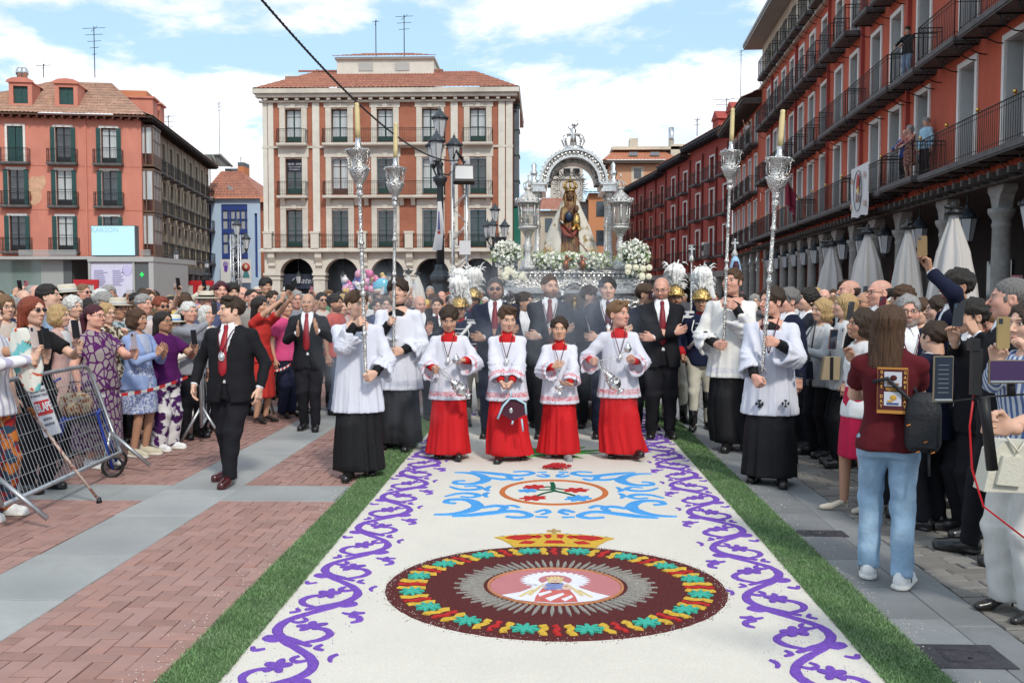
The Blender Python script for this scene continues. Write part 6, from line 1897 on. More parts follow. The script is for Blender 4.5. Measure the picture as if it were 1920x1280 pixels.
tw=thing('pale_tower','pale stone church tower seen through the silver arch','tower',(a,YT,0));g=MB();g.box(0,b-a,0,5,0,zT(312));g.box(-.3,b-a+.3,-.3,5.3,zT(336),zT(334));g.build('shaft',mat('tower_stone',(.50,.47,.42),.85,var=.1),tw)
g=MB()
for px in (1042,1062,1080): x=(px-1032)/60*(b-a);g.box(x-.5,x+.5,-.04,0,zT(330),zT(316))
g.build('belfry_opening',M_DARKIN,tw)
YQ=115.0
zQ=lambda py: at(1060,py,YQ).z
def far_box(name,label,px0,px1,Y,ytop,m,roofm=None,rise=.0,cat='building'):
 a=at(px0,550,Y).x;b=at(px1,550,Y).x;zt=at((px0+px1)/2,ytop,Y).z
 t=thing(name,label,cat,(a,Y,0));g=MB();g.box(0,b-a,0,8,0,zt);g.build('wall',m,t)
 if roofm:
  g=MB();corrugated(g,(-.5,-.8,zt+.02),(b-a+.5,-.8,zt+.02),(b-a+.5,5,zt+rise),(-.5,5,zt+rise),.45,5,.06);tag(g.build('roof_tiles',roofm,t),kind='stuff')
 g=MB();w=b-a
 for i in range(max(1,int(w/2.6))):
  for k in range(int(zt/3.2)):
   x=1.3+i*2.6;z=zt-2.6-k*3.2
   if x+.5<w and z>3: g.box(x-.45,x+.45,-.04,-.002,z,z+1.7)
 if g.v: g.build('windows',M_GLAZ,t)
 return t
far_box('cream_gable_house','cream house with a small tiled roof behind the silver mantle',968,1070,YQ,395,M_CREAMR,M_TILE,2.0)
far_box('grey_gallery_house','grey house with dark windows left of the orange pillared house',1070,1105,108,378,mat('grey_render2',(.30,.30,.29),.85),M_EV,.6)
far_box('orange_pillar_house','orange and cream striped house beside the arch column',1103,1142,106,362,mat('orange_render3',(.56,.25,.12),.85),M_EV,.6)
far_box('spired_house','faint cream house with a finial left of the left float lantern',963,985,160,430,M_CREAMR,M_TILE2,2.0)
# ================================================================== street furniture and props
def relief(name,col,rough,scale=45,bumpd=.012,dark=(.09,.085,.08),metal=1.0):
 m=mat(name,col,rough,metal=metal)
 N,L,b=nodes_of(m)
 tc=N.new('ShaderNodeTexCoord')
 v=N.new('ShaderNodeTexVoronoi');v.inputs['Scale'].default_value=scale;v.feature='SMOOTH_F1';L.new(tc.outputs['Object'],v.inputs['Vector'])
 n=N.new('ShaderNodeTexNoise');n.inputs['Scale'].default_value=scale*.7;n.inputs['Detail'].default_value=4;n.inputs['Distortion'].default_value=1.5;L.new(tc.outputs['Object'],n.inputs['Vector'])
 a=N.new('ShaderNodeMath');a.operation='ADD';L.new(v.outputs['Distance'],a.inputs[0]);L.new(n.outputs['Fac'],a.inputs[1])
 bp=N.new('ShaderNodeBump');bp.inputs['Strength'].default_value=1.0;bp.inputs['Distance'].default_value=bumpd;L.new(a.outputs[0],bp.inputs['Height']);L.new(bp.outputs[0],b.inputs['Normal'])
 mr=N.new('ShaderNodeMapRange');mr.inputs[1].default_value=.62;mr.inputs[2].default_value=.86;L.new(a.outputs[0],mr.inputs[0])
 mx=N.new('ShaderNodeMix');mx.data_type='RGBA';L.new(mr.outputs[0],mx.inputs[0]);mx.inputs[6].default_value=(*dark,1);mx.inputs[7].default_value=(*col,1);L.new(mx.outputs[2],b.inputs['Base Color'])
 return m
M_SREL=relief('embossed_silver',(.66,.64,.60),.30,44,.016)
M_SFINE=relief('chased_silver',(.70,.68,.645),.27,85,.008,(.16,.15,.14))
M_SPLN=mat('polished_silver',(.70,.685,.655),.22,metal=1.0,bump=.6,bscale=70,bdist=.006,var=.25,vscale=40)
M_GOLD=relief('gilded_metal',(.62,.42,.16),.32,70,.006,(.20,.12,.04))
M_CANDLE=mat('beeswax',(.66,.53,.27),.55,var=.12,vscale=10,spec=.4)
M_LAMPS=M_LAMPIR
def sc(Y): return Y/F_PX

# ---- tall lamp post in front of the block
def lamp_post(label,px,Y,ytop,kh,heads,base=True,colr=None):
 p=at(px,550,Y);zt=at(px,ytop,Y).z
 t=thing('street_lamp',label,'street lamp',(p.x,Y,0),0,'ornate lamp posts of the square')
 m=colr or M_LAMPIR
 g=MB();g.lathe([(.42,0),(.42,.35),(.36,.42),(.34,1.1),(.38,1.16),(.30,1.26),(.26,2.0),(.34,2.12),(.34,2.22),(.20,2.42),(.17,2.6)] if base else [(.2,0),(.2,.5),(.1,.8),(.08,2)],8,smooth=False)
 g.build('base',m,t)
 g=MB();zc=zt-kh*(2.0 if heads>1 else 1.1)
 g.lathe([(.13,2.6 if base else 2.0),(.12,3.4),(.15,3.45),(.11,3.55),(.10,zc-.5),(.13,zc-.45),(.22,zc-.3),(.24,zc-.22),(.10,zc-.15),(.08,zc+.1),(.12,zc+.2),(.05,zc+.3)],10)
 g.tube([(0,0,zc),(0,0,zt-kh*1.0)],.05,6)
 g.build('post',m,t)
 lantern(t,(0,0,zt-kh),kh)
 if heads>1:
  for k in range(3):
   a=R((-95,35,120)[k] if kh>=1 else-100+120*k);q=.50*kh
   l=(q*math.cos(a),q*math.sin(a),zc+.22*kh)
   lantern(t,l,kh)
   g=MB();g.tube([(0,0,zc-.1),(q*.6*math.cos(a),q*.6*math.sin(a),zc-.12),(l[0],l[1],l[2]-.12*kh)],.03,5);g.build('arm',m,t)
 return t
lamp_post('tall dark lamp post with clustered lanterns and a white banner on its shaft',826,29.5,197,1.0,4)
lamp_post('smaller four headed lamp post right of the brick block behind the plumes',928,40.0,378,.85,4,base=False)
lamp_post('three armed lamp by the truss mast in front of the blue house',446,46.0,408,.85,4,base=False)
lamp_post('single lamp post before the grey side block with its portico',332,60.0,466,.8,1,base=False)
lamp_post('single lamp post further right before the grey side block',389,66.0,484,.8,1,base=False)
p=at(-6,550,20);t=thing('street_lamp','lamp head cut off by the left edge above the crowd','street lamp',(p.x-.25,20,0),0,'ornate lamp posts of the square')
g=MB();g.lathe([(.2,0),(.2,.5),(.1,.8),(.08,5)],8);g.build('post',M_LAMPIR,t);lantern(t,(0,0,5.0),.9)
# banner on the lamp
p=at(818,470,29.3);q=at(832,378,29.3)
t=thing('banner','white banner tied to the shaft of the tall lamp post','banner',(p.x,29.25,p.z))
w=at(829,470,29.3).x-p.x;h=q.z-p.z
g=MB();g.prism([(-.12,0),(w,.02),(w+.06,h*.5),(w*.95,h),(w*.3,h),(.02,h*.5)],-.01,.01,'y');g.build('cloth',mat('banner_white',(.66,)*3,.8),t)
g=MB();g.prism([(w*.3,h*.42),(w*.7,h*.42),(w*.6,h*.8),(w*.4,h*.8)],-.016,-.0105,'y');g.build('print',mat('print_blue',(.10,.10,.30),.7),t)
g=MB();g.prism([(w*.25,h*.34),(w*.75,h*.34),(w*.75,h*.40),(w*.25,h*.40)],-.016,-.0105,'y');g.build('print_strip',mat('print_red',(.42,.05,.04),.7),t)
# ---- truss mast and flood light
def truss(g,x,y,z0,z1,w,r=.025):
 for a,b in ((-1,-1),(1,-1),(1,1),(-1,1)): g.tube([(x+a*w,y+b*w,z0),(x+a*w,y+b*w,z1)],r,5)
 n=int((z1-z0)/(w*2.2))
 for i in range(n):
  za,zb=z0+(z1-z0)*i/n,z0+(z1-z0)*(i+1)/n;s_=1 if i%2 else-1
  for b in (-1,1): g.tube([(x-s_*w,y+b*w,za),(x+s_*w,y+b*w,zb)],r*.5,3);g.tube([(x+b*w,y-s_*w,za),(x+b*w,y+s_*w,zb)],r*.5,3)
M_ALU=mat('aluminium_truss',(.55,.56,.57),.4,metal=.8)
p=at(863,550,27.5);zt=at(863,300,27.5).z
t=thing('truss_mast','aluminium truss mast with a black flood light beside the tall lamp post','mast',(p.x,27.5,0))
g=MB();truss(g,0,0,0,zt,.20,.03);g.build('truss',M_ALU,t)
fl=at(871,327,27.2);g=MB();g.M=Matrix.Translation((fl.x-p.x,-.5,fl.z))@Euler((R(-20),0,R(8))).to_matrix().to_4x4();g.box(-.30,.30,-.05,.18,-.26,.26);o=g.build('flood_light',M_IRONB,t)
g=MB();g.M=Matrix.Translation((fl.x-p.x,-.5,fl.z))@Euler((R(-20),0,R(8))).to_matrix().to_4x4();g.box(-.25,.25,-.07,-.051,-.20,.20);g.build('lens',mat('lamp_lens',(.35,.36,.38),.2),o)
g=MB();g.tube([(.1,-.1,zt),(fl.x-p.x,-.4,fl.z+.3)],.03,4);g.tube([(-.2,0,zt),(-.1,-.1,zt+.25),(.15,0,zt-.1)],.05,4);g.build('bracket',M_IRONB,t)
g=MB();g.box(.0,.32,-.24,-.22,at(863,478,27.5).z,at(863,452,27.5).z);g.build('notice',mat('notice_paper',(.62,.62,.64),.8),t)
p=at(439,550,45);t=thing('truss_mast','slim lattice mast rising past the hand print banner by the blue house','mast',(p.x+.1,45,0));g=MB();truss(g,0,0,0,at(446,440,45).z,.18,.035);g.build('truss',M_ALU,t)
p=at(946,550,34);t=thing('flood_light_stand','black stage flood lights on a stand left of the float flowers','flood light',(p.x,34,0));zt=at(946,452,34).z
g=MB();g.tube([(0,0,0),(0,0,zt)],.05,6);g.build('pole',M_IRONB,t)
for i,(dx,dz) in enumerate(((-.1,.0),(.25,-.25),(.45,-.4))): g=MB();g.box(dx-.16,dx+.16,-.2,.2,zt+dz-.14,zt+dz+.14);g.build('lamp_head',M_IRONB,t)
# festoon cable from the top left down to the mast
c0=at(440,-60,9.0);c1=at(862,300,27.4);mid=[]
A0,A1=c0,c1
def cablept(f,sag): v=A0.lerp(A1,f);v.z-=sag*4*f*(1-f);return v
t=thing('festoon_cable','black twisted cable sloping down across the sky to the truss mast','cable',tuple(A0))
pts=[cablept(f,.55)-A0 for f in np.linspace(0,1,40)]
g=MB();g.tube(pts,.014,5)
g.build('cable',M_IRONB,t)
g=MB()
for f in np.linspace(.01,.99,150):
 v=cablept(f,.55)-A0;g.tube([v+Vector((0,0,.018)),v-Vector((0,0,.018))],.012,3)
tag(g.build('twist',M_IRONB,t),kind='stuff')
# ---- balloons
M_BAL=[mat('balloon_%d'%i,c,.22,spec=.7,metal=mt) for i,(c,mt) in enumerate([((.62,.14,.30),0),((.12,.38,.62),0),((.66,.62,.62),0),((.60,.30,.42),0),((.16,.18,.50),0),((.62,.42,.12),0),((.55,.56,.60),.7),((.42,.22,.52),0)])]
p=at(683,550,33);t=thing('balloon_bunch','bunch of colourful foil balloons above the crowd before the arches','balloons',(p.x,33,0))
rb_=random.Random(11)
for i in range(64):
 px=683+max(-36,min(36,rb_.gauss(0,19)));py=531+max(-20,min(16,rb_.gauss(0,10)))+abs(px-683)*.2
 q=at(px,py,33+rb_.uniform(-.5,.5));g=MB();g.ball((0,0,0),rb_.uniform(.08,.14),8,6,1,.6,rb_.uniform(.8,1.2));g.ball((rb_.uniform(-.12,.12),0,rb_.uniform(.05,.14)),rb_.uniform(.05,.09),6,4,1,.5,1)
 g.build('balloon',rb_.choice(M_BAL),t,loc=(q.x-p.x,q.y-33,q.z),rot=(0,rb_.uniform(-.6,.6),0))
q=at(717,536,32.6);g=MB();g.ball((0,0,0),.27,14,10,1,.5,1);g.build('balloon',mat('balloon_aqua',(.12,.50,.66),.2,spec=.7),t,loc=(q.x-p.x,-.5,q.z))
g=MB()
for i in range(10): g.tube([(rb_.uniform(-.4,.4),0,1.8),(0,0,1.2)],.006,3)
g.build('strings',M_WTRIM,t)
# ---- closed parasols
M_PARC=mat('parasol_canvas',(.50,.475,.455),.85,var=.06,vscale=3,bump=.35,bscale=6,stretch=(3,3,.3));M_PARC2=mat('white_parasol_canvas',(.62,.61,.58),.85,var=.05,bump=.3,bscale=6)
def parasol(label,px,ytop,Y,wid,low,m,grp,seed=0):
 p=at(px,550,Y);zt=at(px,ytop,Y).z
 t=thing('closed_parasol',label,'parasol',(p.x,Y,0),seed*.7,grp)
 g=MB();g.tube([(0,0,0),(0,0,zt+.12)],.03,8);g.lathe([(.35,0),(.35,.07),(.05,.1)],12);g.build('pole',M_DKW,t)
 n=48;vs=[];rows_=[(zt,.12),(zt-.12,.17),(zt*.78,.55),(zt*.6,.78),(low+.25,.97),(low,1.0)]
 for z,f in rows_:
  for k in range(n):
   a=2*PI*k/n;r_=wid*f*(1+.13*math.sin(8*a+seed)+.06*math.sin(13*a+2*seed+z*2));vs.append((r_*math.cos(a),r_*math.sin(a),z+.03*math.sin(4*a+seed)*(z==low)))
 g=MB();g.add(vs,[((j+1)*n+k,(j+1)*n+(k+1)%n,j*n+(k+1)%n,j*n+k) for j in range(len(rows_)-1) for k in range(n)]+[tuple(range(n))],True);g.build('canopy',m,t)
 g=MB();g.lathe([(.16,zt-.02),(.13,zt+.06),(.04,zt+.08),(.04,zt+.2),(.0,zt+.2)],10);g.build('cap',M_DKW,t)
 g=MB();g.tube([(-.30,0,zt+.10),(.30,0,zt+.10)],.035,5);g.build('heater_bar',M_DKW,t)
GP='closed beige parasols along the arcade'
parasol('widest closed beige parasol, nearest the right edge',1785,400,17.2,.47,.9,M_PARC,GP,1)
parasol('narrow closed beige parasol behind the raised phone',1700,428,20.5,.36,.9,M_PARC,GP,2)
parasol('closed beige parasol behind the bald man in the black suit',1625,437,22.5,.46,.9,M_PARC,GP,3)
parasol('closed beige parasol furthest along the arcade columns',1558,460,26.5,.44,.9,M_PARC,GP,4)
parasol('small white closed parasol behind the right plume',1332,498,38,.30,.8,M_PARC2,'white parasols in the distance',5)
parasol('white closed parasol between the second candle bearer and the lamp base',766,512,42,.42,.8,M_PARC2,'white parasols in the distance',6)
parasol('white closed parasol touching the lamp post base',783,514,43,.40,.8,M_PARC2,'white parasols in the distance',7)
# ---- glass pavilion with the screen, at the left
YK=40.0
def kx(px): return at(px,550,YK).x
kz=lambda py: at(150,py,YK).z
t=thing('glass_pavilion','low grey pavilion with glass walls and a louvred roof before the salmon house','pavilion',(kx(0),YK,0))
K0=kx(0)
def kb(g,a,b,y0,y1,pa,pb): g.box(kx(a)-K0,kx(b)-K0,y0,y1,kz(pa) if pa<590 else 0,kz(pb))
M_KG=mat('pavilion_grey',(.40,.41,.40),.55,var=.05);M_KGL=mat('green_tint_glass',(.16,.22,.205),.12,spec=.8,var=.2,vscale=.6);M_KD=mat('pavilion_dark',(.10,.11,.115),.6)
g=MB();kb(g,-40,186,-.6,4,487,481.5);kb(g,184,305,-.9,4,492,483);g.build('roof_slab',M_KG,t)
g=MB();kb(g,-40,26,-.05,0,600,488);kb(g,26,80,-.051,0,600,488);g.build('glass_wall',M_KGL,t)
g=MB();kb(g,80,122,-.08,.1,600,488);g.build('frosted_panel',mat('frosted_panel',(.34,.36,.35),.5),t)
g=MB();kb(g,122,138,-.1,3,600,488);g.build('end_wall',M_KD,t)
for a,b,c in ((184,188,-.7),(265,269,-.7),(295,304,3)): g=MB();kb(g,a,b,-.85,c,600,492);g.build('post',M_KG,t)
g=MB();kb(g,270,294,-.8,-.76,600,495);g.build('side_glass',M_KD,t)
g=MB();kb(g,281,283,-.83,-.805,520,511);kb(g,278.5,285.5,-.832,-.806,517,514);g.build('green_cross',mat('green_led',(.02,.6,.1),.5,emit=.8),t)
g=MB();kb(g,188,265,-.80,-.75,600,494);g.build('poster',mat('lilac_poster',(.60,.60,.74),.5,var=.05),t)
g=MB();rk=random.Random(2)
for i in range(9):
 for x0,x1 in ((194,219),(228,250)): kb(g,x0,x1-rk.uniform(0,9),-.82,-.803,508.6+i*3.3,507.4+i*3.3)
g.build('poster_text',mat('lilac_text',(.34,.32,.52),.6),t)
g=MB();g.ball((kx(259)-K0-.1,-.80,kz(508)),.20,10,8,1.1,.03,1.2);g.build('poster_mark',mat('violet_mark',(.52,.49,.72),.6),t)
for a,b in ((27,135),(257,275)):
 for k in range(5):
  g=MB();kb(g,a,b,.4,.5,478.5-k*2.4,477.2-k*2.4);g.build('louvre',mat('louvre_grey',(.38,.38,.37),.5),t)
t=thing('led_screen','pale blue outdoor screen on the pavilion roof in front of the salmon house','screen',(K0,YK,0))
g=MB();kb(g,173,256,.0,.35,480,423);kb(g,178,250,.1,.3,484,480.5);g.build('case',M_KD,t)
g=MB();kb(g,174,254.5,-.012,-.002,478.5,424);m_=mat('screen_sky',(.40,.64,.74),.35,var=.04,vscale=.4,emit=.35);g.build('picture',m_,t)
text('KARSON',.30,mat('screen_letters',(.37,.61,.72),.4),t,(kx(199)-K0,-.02,kz(431.5)))
t=thing('sign_post','thin sign post with two white boxes before the pavilion glass','post',(kx(43),36,0));q=36/F_PX
g=MB();g.tube([(0,0,0),(0,0,at(43,443,36).z)],.055,6);g.build('pole',mat('post_grey',(.36,.36,.34),.6,var=.4,vscale=9),t)
for y0,y1 in ((465,457),(482,473)): g=MB();g.box(-.09,.09,-.09,-.055,at(43,y0,36).z,at(43,y1,36).z);g.build('box',M_WTRIM,t)
t=thing('stone_pillar','pale stone pillar with a rounded cap at the left edge','pillar',(kx(-3),38,0));g=MB();g.box(-.3,.28,-.3,.3,0,at(0,464,38).z);g.build('shaft',M_CREAMST,t);g=MB();g.lathe([(.36,0),(.42,.06),(.42,.16),(.34,.22)],16);g.build('cap',M_CREAMST,t,loc=(0,0,at(0,463.5,38).z))
M_KR=mat('kiosk_red',(.46,.02,.025),.5)
for (a,b,lab,Y_) in ((138,184,'red framed advertising board between the pavilion and the lilac poster',38.5),(306,400,'long red framed hoarding behind the left crowd by the grey block',44)):
 t=thing('advert_board',lab,'board',(at(a,550,Y_).x,Y_,0));w=at(b,550,Y_).x-at(a,550,Y_).x;zt=at(a,524 if a<200 else 526,Y_).z
 g=MB();n=1 if a<200 else 3
 for i in range(n):
  x0=w*i/n;x1=w*(i+1)/n;g.box(x0+.01,x0+.16,0,.12,0,zt-.2);g.box(x1-.17,x1-.02,0,.12,0,zt-.2)
 g.box(0,w,-.005,.12,zt-.2,zt);g.build('frame',M_KR,t)
 for i in range(n): g=MB();x0=w*i/n;x1=w*(i+1)/n;g.box(x0+.16,x1-.17,.03,.07,.3,zt-.2);g.build('panel',mat('board_panel_grey',(.42,.44,.42),.6,var=.1),t)

# ================================================================== candle staffs, censers and the rest of the silver
def staff(label,pxb,pyb,pxt,pyt,Y,cl=.36):
 b=at(pxb,pyb,Y);tp=at(pxt,pyt,Y);L_=(tp-b).length
 t=thing('candle_staff',label,'candle staff',tuple(b),0,'tall silver candle staffs')
 t.rotation_euler=(tp-b).to_track_quat('Z','Y').to_euler()
 hz=L_-cl-.06;h0=hz-.34
 g=MB();pr_=[(.004,-.02),(.012,0),(.015,.03),(.016,.10)];z=.12
 while z<h0-.2:
  pr_+=[(.0165,z),(.027,z+.012),(.027,z+.022),(.020,z+.035),(.0165,z+.05)] if int(z/.37) != int((z-.1)/.37) else [(.017,z)]
  z+=.09
 pr_+=[(.017,h0-.06),(.034,h0-.04),(.022,h0)];pr_=sorted(pr_,key=lambda q: q[1]);g.lathe(pr_,12);g.build('pole',M_SFINE,t)
 g=MB();g.lathe([(.020,h0),(.038,h0+.015),(.028,h0+.035),(.040,h0+.06),(.066,h0+.10),(.088,h0+.15),(.094,h0+.175),(.090,h0+.185),(.062,h0+.20),(.056,h0+.23),(.074,h0+.28),(.108,h0+.325),(.118,h0+.34),(.118,h0+.35),(.05,h0+.352),(.03,h0+.36)],18);g.build('candle_holder',M_SFINE,t)
 g=MB()
 for k in range(6):
  a=2*PI*k/6;c_,s_=math.cos(a),math.sin(a)
  g.tube([(c_*.05,s_*.05,h0+.20),(c_*.095,s_*.095,h0+.215),(c_*.104,s_*.104,h0+.27),(c_*.098,s_*.098,h0+.30),(c_*.118,s_*.118,h0+.335),(c_*.132,s_*.132,h0+.32)],.006,5);g.ball((c_*.095,s_*.095,h0+.185),.012,6,4)
 g.build('scroll_handles',M_SFINE,t)
 g=MB();g.lathe([(.028,hz),(.030,hz+.04),(.024,hz+.05),(.024,hz+.11)],12);g.build('socket',M_SPLN,t)
 g=MB();g.lathe([(.0225,hz+.10),(.0235,hz+.2),(.022,L_-.06),(.019,L_-.03),(.021,L_-.01),(.014,L_)],12);g.build('candle',M_CANDLE,t)
 return t
staff('candle staff of the front left acolyte, tallest at left, passing his face',686,712,669,193,8.42)
staff('candle staff held by the second left acolyte in the lace surplice',738,665,742,230,10.06,.42)
staff('candle staff held by the tall acolyte at right, upright',1357,640,1374,203,10.2,.40)
staff('leaning candle staff held by the front right acolyte with black crosses',1429,694,1468,206,8.25)
def censer(label,px,py,Y,tilt,topx,topy,grp='silver censers'):
 c=at(px,py,Y);tp=at(topx,topy,Y+.02)
 t=thing('thurible',label,'censer',tuple(c),0,grp)
 d=(tp-c);t.rotation_euler=d.to_track_quat('Z','Y').to_euler()
 g=MB();g.lathe([(.044,-.125),(.047,-.115),(.024,-.10),(.014,-.088),(.046,-.065),(.068,-.03),(.069,-.012),(.058,-.008)],16);g.build('bowl',M_SPLN,t)
 g=MB()
 for k in range(8):
  a=2*PI*k/8;g.tube([(.050*math.cos(a),.050*math.sin(a),-.008),(.054*math.cos(a),.054*math.sin(a),.02),(.044*math.cos(a),.044*math.sin(a),.05)],.006,4)
 g.lathe([(.052,-.006),(.054,.0),(.050,.004)],16);g.lathe([(.056,.046),(.058,.054),(.034,.066),(.042,.074),(.018,.095),(.022,.102),(.006,.13)],16);g.build('pierced_lid',M_SPLN,t)
 g=MB()
 for k in range(3): a=2*PI*k/3;g.tube([(.05*math.cos(a),.05*math.sin(a),0),(.012*math.cos(a),.012*math.sin(a),d.length)],.0035,4)
 g.build('chains',M_SPLN,t)
 return t
# ---- the float
FX=at(1076,550,12.6).x;FY=12.35
fz=lambda py: CAM_H+(550-py)/141.3
t=thing('processional_float','silver processional float with an arch canopy, carried at shoulder height','float',(FX,FY,0));FL=t
M_VELV=mat('maroon_velvet',(.075,.006,.02),.9,var=.2,bump=.4,bscale=6,stretch=(4,4,.5))
g=MB();n=60;vs=[]
for z in (.30,1.22):
 for i in range(n+1): u=-.93+1.86*i/n;vs.append((u,.02+.03*math.sin(i*1.3)*(z<1),z))
g.add(vs,[(i,i+1,n+2+i,n+1+i) for i in range(n)],True);g.box(-.92,.92,.08,2.6,.30,1.2);g.build('velvet_skirt',M_VELV,t)
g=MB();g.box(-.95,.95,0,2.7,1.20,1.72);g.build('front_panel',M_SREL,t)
g=MB()
for z0,z1,o in ((1.16,1.22,.03),(1.70,1.745,.07),(1.745,1.775,.04)): g.box(-.95-o,.95+o,-o,2.7+o,z0-.0,z1)
g.build('panel_moulding',M_SPLN,t)
for sx in (-1,1):
 for k in range(3):
  g=MB();cx=sx*(.30+.24*k);g.tube([(cx+.09*math.cos(a)*(1-a/16),-.02,1.46+.14*math.sin(a)*(1-a/16)) for a in np.linspace(0,11,22)],.014,5);g.build('panel_scroll',M_SPLN,t)
g=MB()
for i in range(14): a=PI*i/13;g.ball((.19*math.cos(a),-.05,1.60+.24*math.sin(a)),.035,7,5)
g.lathe([(.15,0),(.17,.02),(.17,.05),(.13,.06)],20,(0,0,0));g.build('niche_wreath',M_SFINE,t)
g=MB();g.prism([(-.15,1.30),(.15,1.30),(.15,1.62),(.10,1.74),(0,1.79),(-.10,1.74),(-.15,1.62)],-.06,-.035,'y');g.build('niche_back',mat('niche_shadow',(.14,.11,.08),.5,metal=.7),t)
g=MB();g.tube([(0,-.09,1.34),(0,-.09,1.48),(0,-.09,1.56),(0,-.09,1.60)],[.035,.032,.04,.02],8);g.ball((0,-.09,1.625),.024,8,6);g.tube([(-.07,-.10,1.52),(0,-.10,1.55),(.07,-.10,1.52)],.012,5);g.build('niche_figure',M_GOLD,t)
g=MB();g.prism([(-.20,1.28),(.20,1.28),(.14,1.18),(.10,1.08),(.0,.98),(-.10,1.08),(-.14,1.18)],-.07,-.031,'y');g.build('pendant',M_SREL,t)
g=MB()
tiers=[(.95,1.776,1.80),(.90,1.80,1.86),(.86,1.86,1.885),(.80,1.885,1.96),(.84,1.96,1.99),(.74,1.99,2.01)]
for w,z0,z1 in tiers: g.box(-w,w,.02+(.95-w),2.6-(.95-w),z0,z1)
g.build('stepped_plinth',M_SREL,t)
for i in range(25):
 g=MB();g.lathe([(.006,1.887),(.022,1.90),(.026,1.925),(.018,1.955)],6,(-.77+1.54*i/24,.155,0));g.build('leaf_ornament',M_SPLN,t)
# arch on four columns
def colm(x,y):
 g=MB();g.lathe([(.075,2.0),(.075,2.10),(.055,2.13),(.052,2.24),(.064,2.26),(.036,2.29),(.038,2.62),(.050,2.64),(.034,2.67),(.031,2.93),(.040,2.95),(.052,3.02),(.07,3.05),(.05,3.06)],14,(x,y,0));return g.build('column',M_SFINE,t)
AX=.485
for x in (-AX,AX):
 for y in (.55,1.15): colm(x,y)
 g=MB();g.box(x-.115,x+.115,.44,1.26,3.06,3.10);g.box(x-.095,x+.095,.46,1.24,3.10,3.15);g.box(x-.13,x+.13,.42,1.28,3.15,3.185);g.build('entablature',M_SPLN,t)
def archband(nm,r0,r1,y0,y1,m,zc=3.185,kx_=1.0):
 g=MB();n=40;vs=[]
 for i in range(n+1):
  a=PI*i/n;c_,s_=math.cos(a)*kx_,math.sin(a)
  vs+=[(r0*c_,y0,zc+r0*s_),(r1*c_,y0,zc+r1*s_),(r1*c_,y1,zc+r1*s_),(r0*c_,y1,zc+r0*s_)]
 g.add(vs,[(i*4+j,i*4+(j+1)%4,(i+1)*4+(j+1)%4,(i+1)*4+j) for i in range(n) for j in range(4)],False);return g.build(nm,m,t)
archband('arch',.350,.435,.50,1.20,M_SREL);archband('arch_rim',.430,.462,.47,.52,M_SPLN);archband('arch_rim',.430,.462,1.18,1.23,M_SPLN);archband('arch_rim',.335,.362,.47,.51,M_SPLN);archband('inner_arch',.300,.345,.80,1.15,M_SREL)
for i in range(23):
 a=PI*(i+.5)/23;g=MB();g.ball((.398*math.cos(a),.49,3.185+.398*math.sin(a)),.022,6,5,1,.7,1);g.ball((.47*math.cos(a),.50,3.185+.47*math.sin(a)),.012,5,4);g.build('boss',M_SPLN,t)
g=MB();zc=3.66
g.lathe([(.10,zc-.03),(.145,zc),(.13,zc+.03),(.10,zc+.05)],16,(0,.75,0))
for k in range(8):
 a=2*PI*k/8;c_,s_=math.cos(a),math.sin(a)
 g.tube([(c_*.12,.75+s_*.12,zc+.04),(c_*.155,.75+s_*.155,zc+.12),(c_*.13,.75+s_*.13,zc+.19),(c_*.06,.75+s_*.06,zc+.205),(0,.75,zc+.18)],.011,5);g.ball((c_*.15,.75+s_*.15,zc+.13),.018,6,4)
g.build('crown',M_SPLN,t)
g=MB();g.tube([(0,.72,zc+.04),(0,.72,zc+.18),(0,.72,zc+.26),(0,.72,zc+.30)],[.05,.035,.04,.012],8);g.ball((0,.71,zc+.33),.028,8,6);g.tube([(-.01,.7,zc+.27),(.06,.68,zc+.33),(.05,.68,zc+.38)],.012,5);g.tube([(-.02,.7,zc+.25),(-.07,.7,zc+.30)],.012,5);g.build('finial_figure',M_SPLN,t)
for sx in (-1,1):
 g=MB();g.lathe([(.05,3.187),(.07,3.21),(.03,3.24),(.05,3.30),(.055,3.33),(.03,3.36),(.04,3.42),(.0,3.47)],10,(sx*.535,.55,0));g.build('arch_urn',M_SPLN,t)
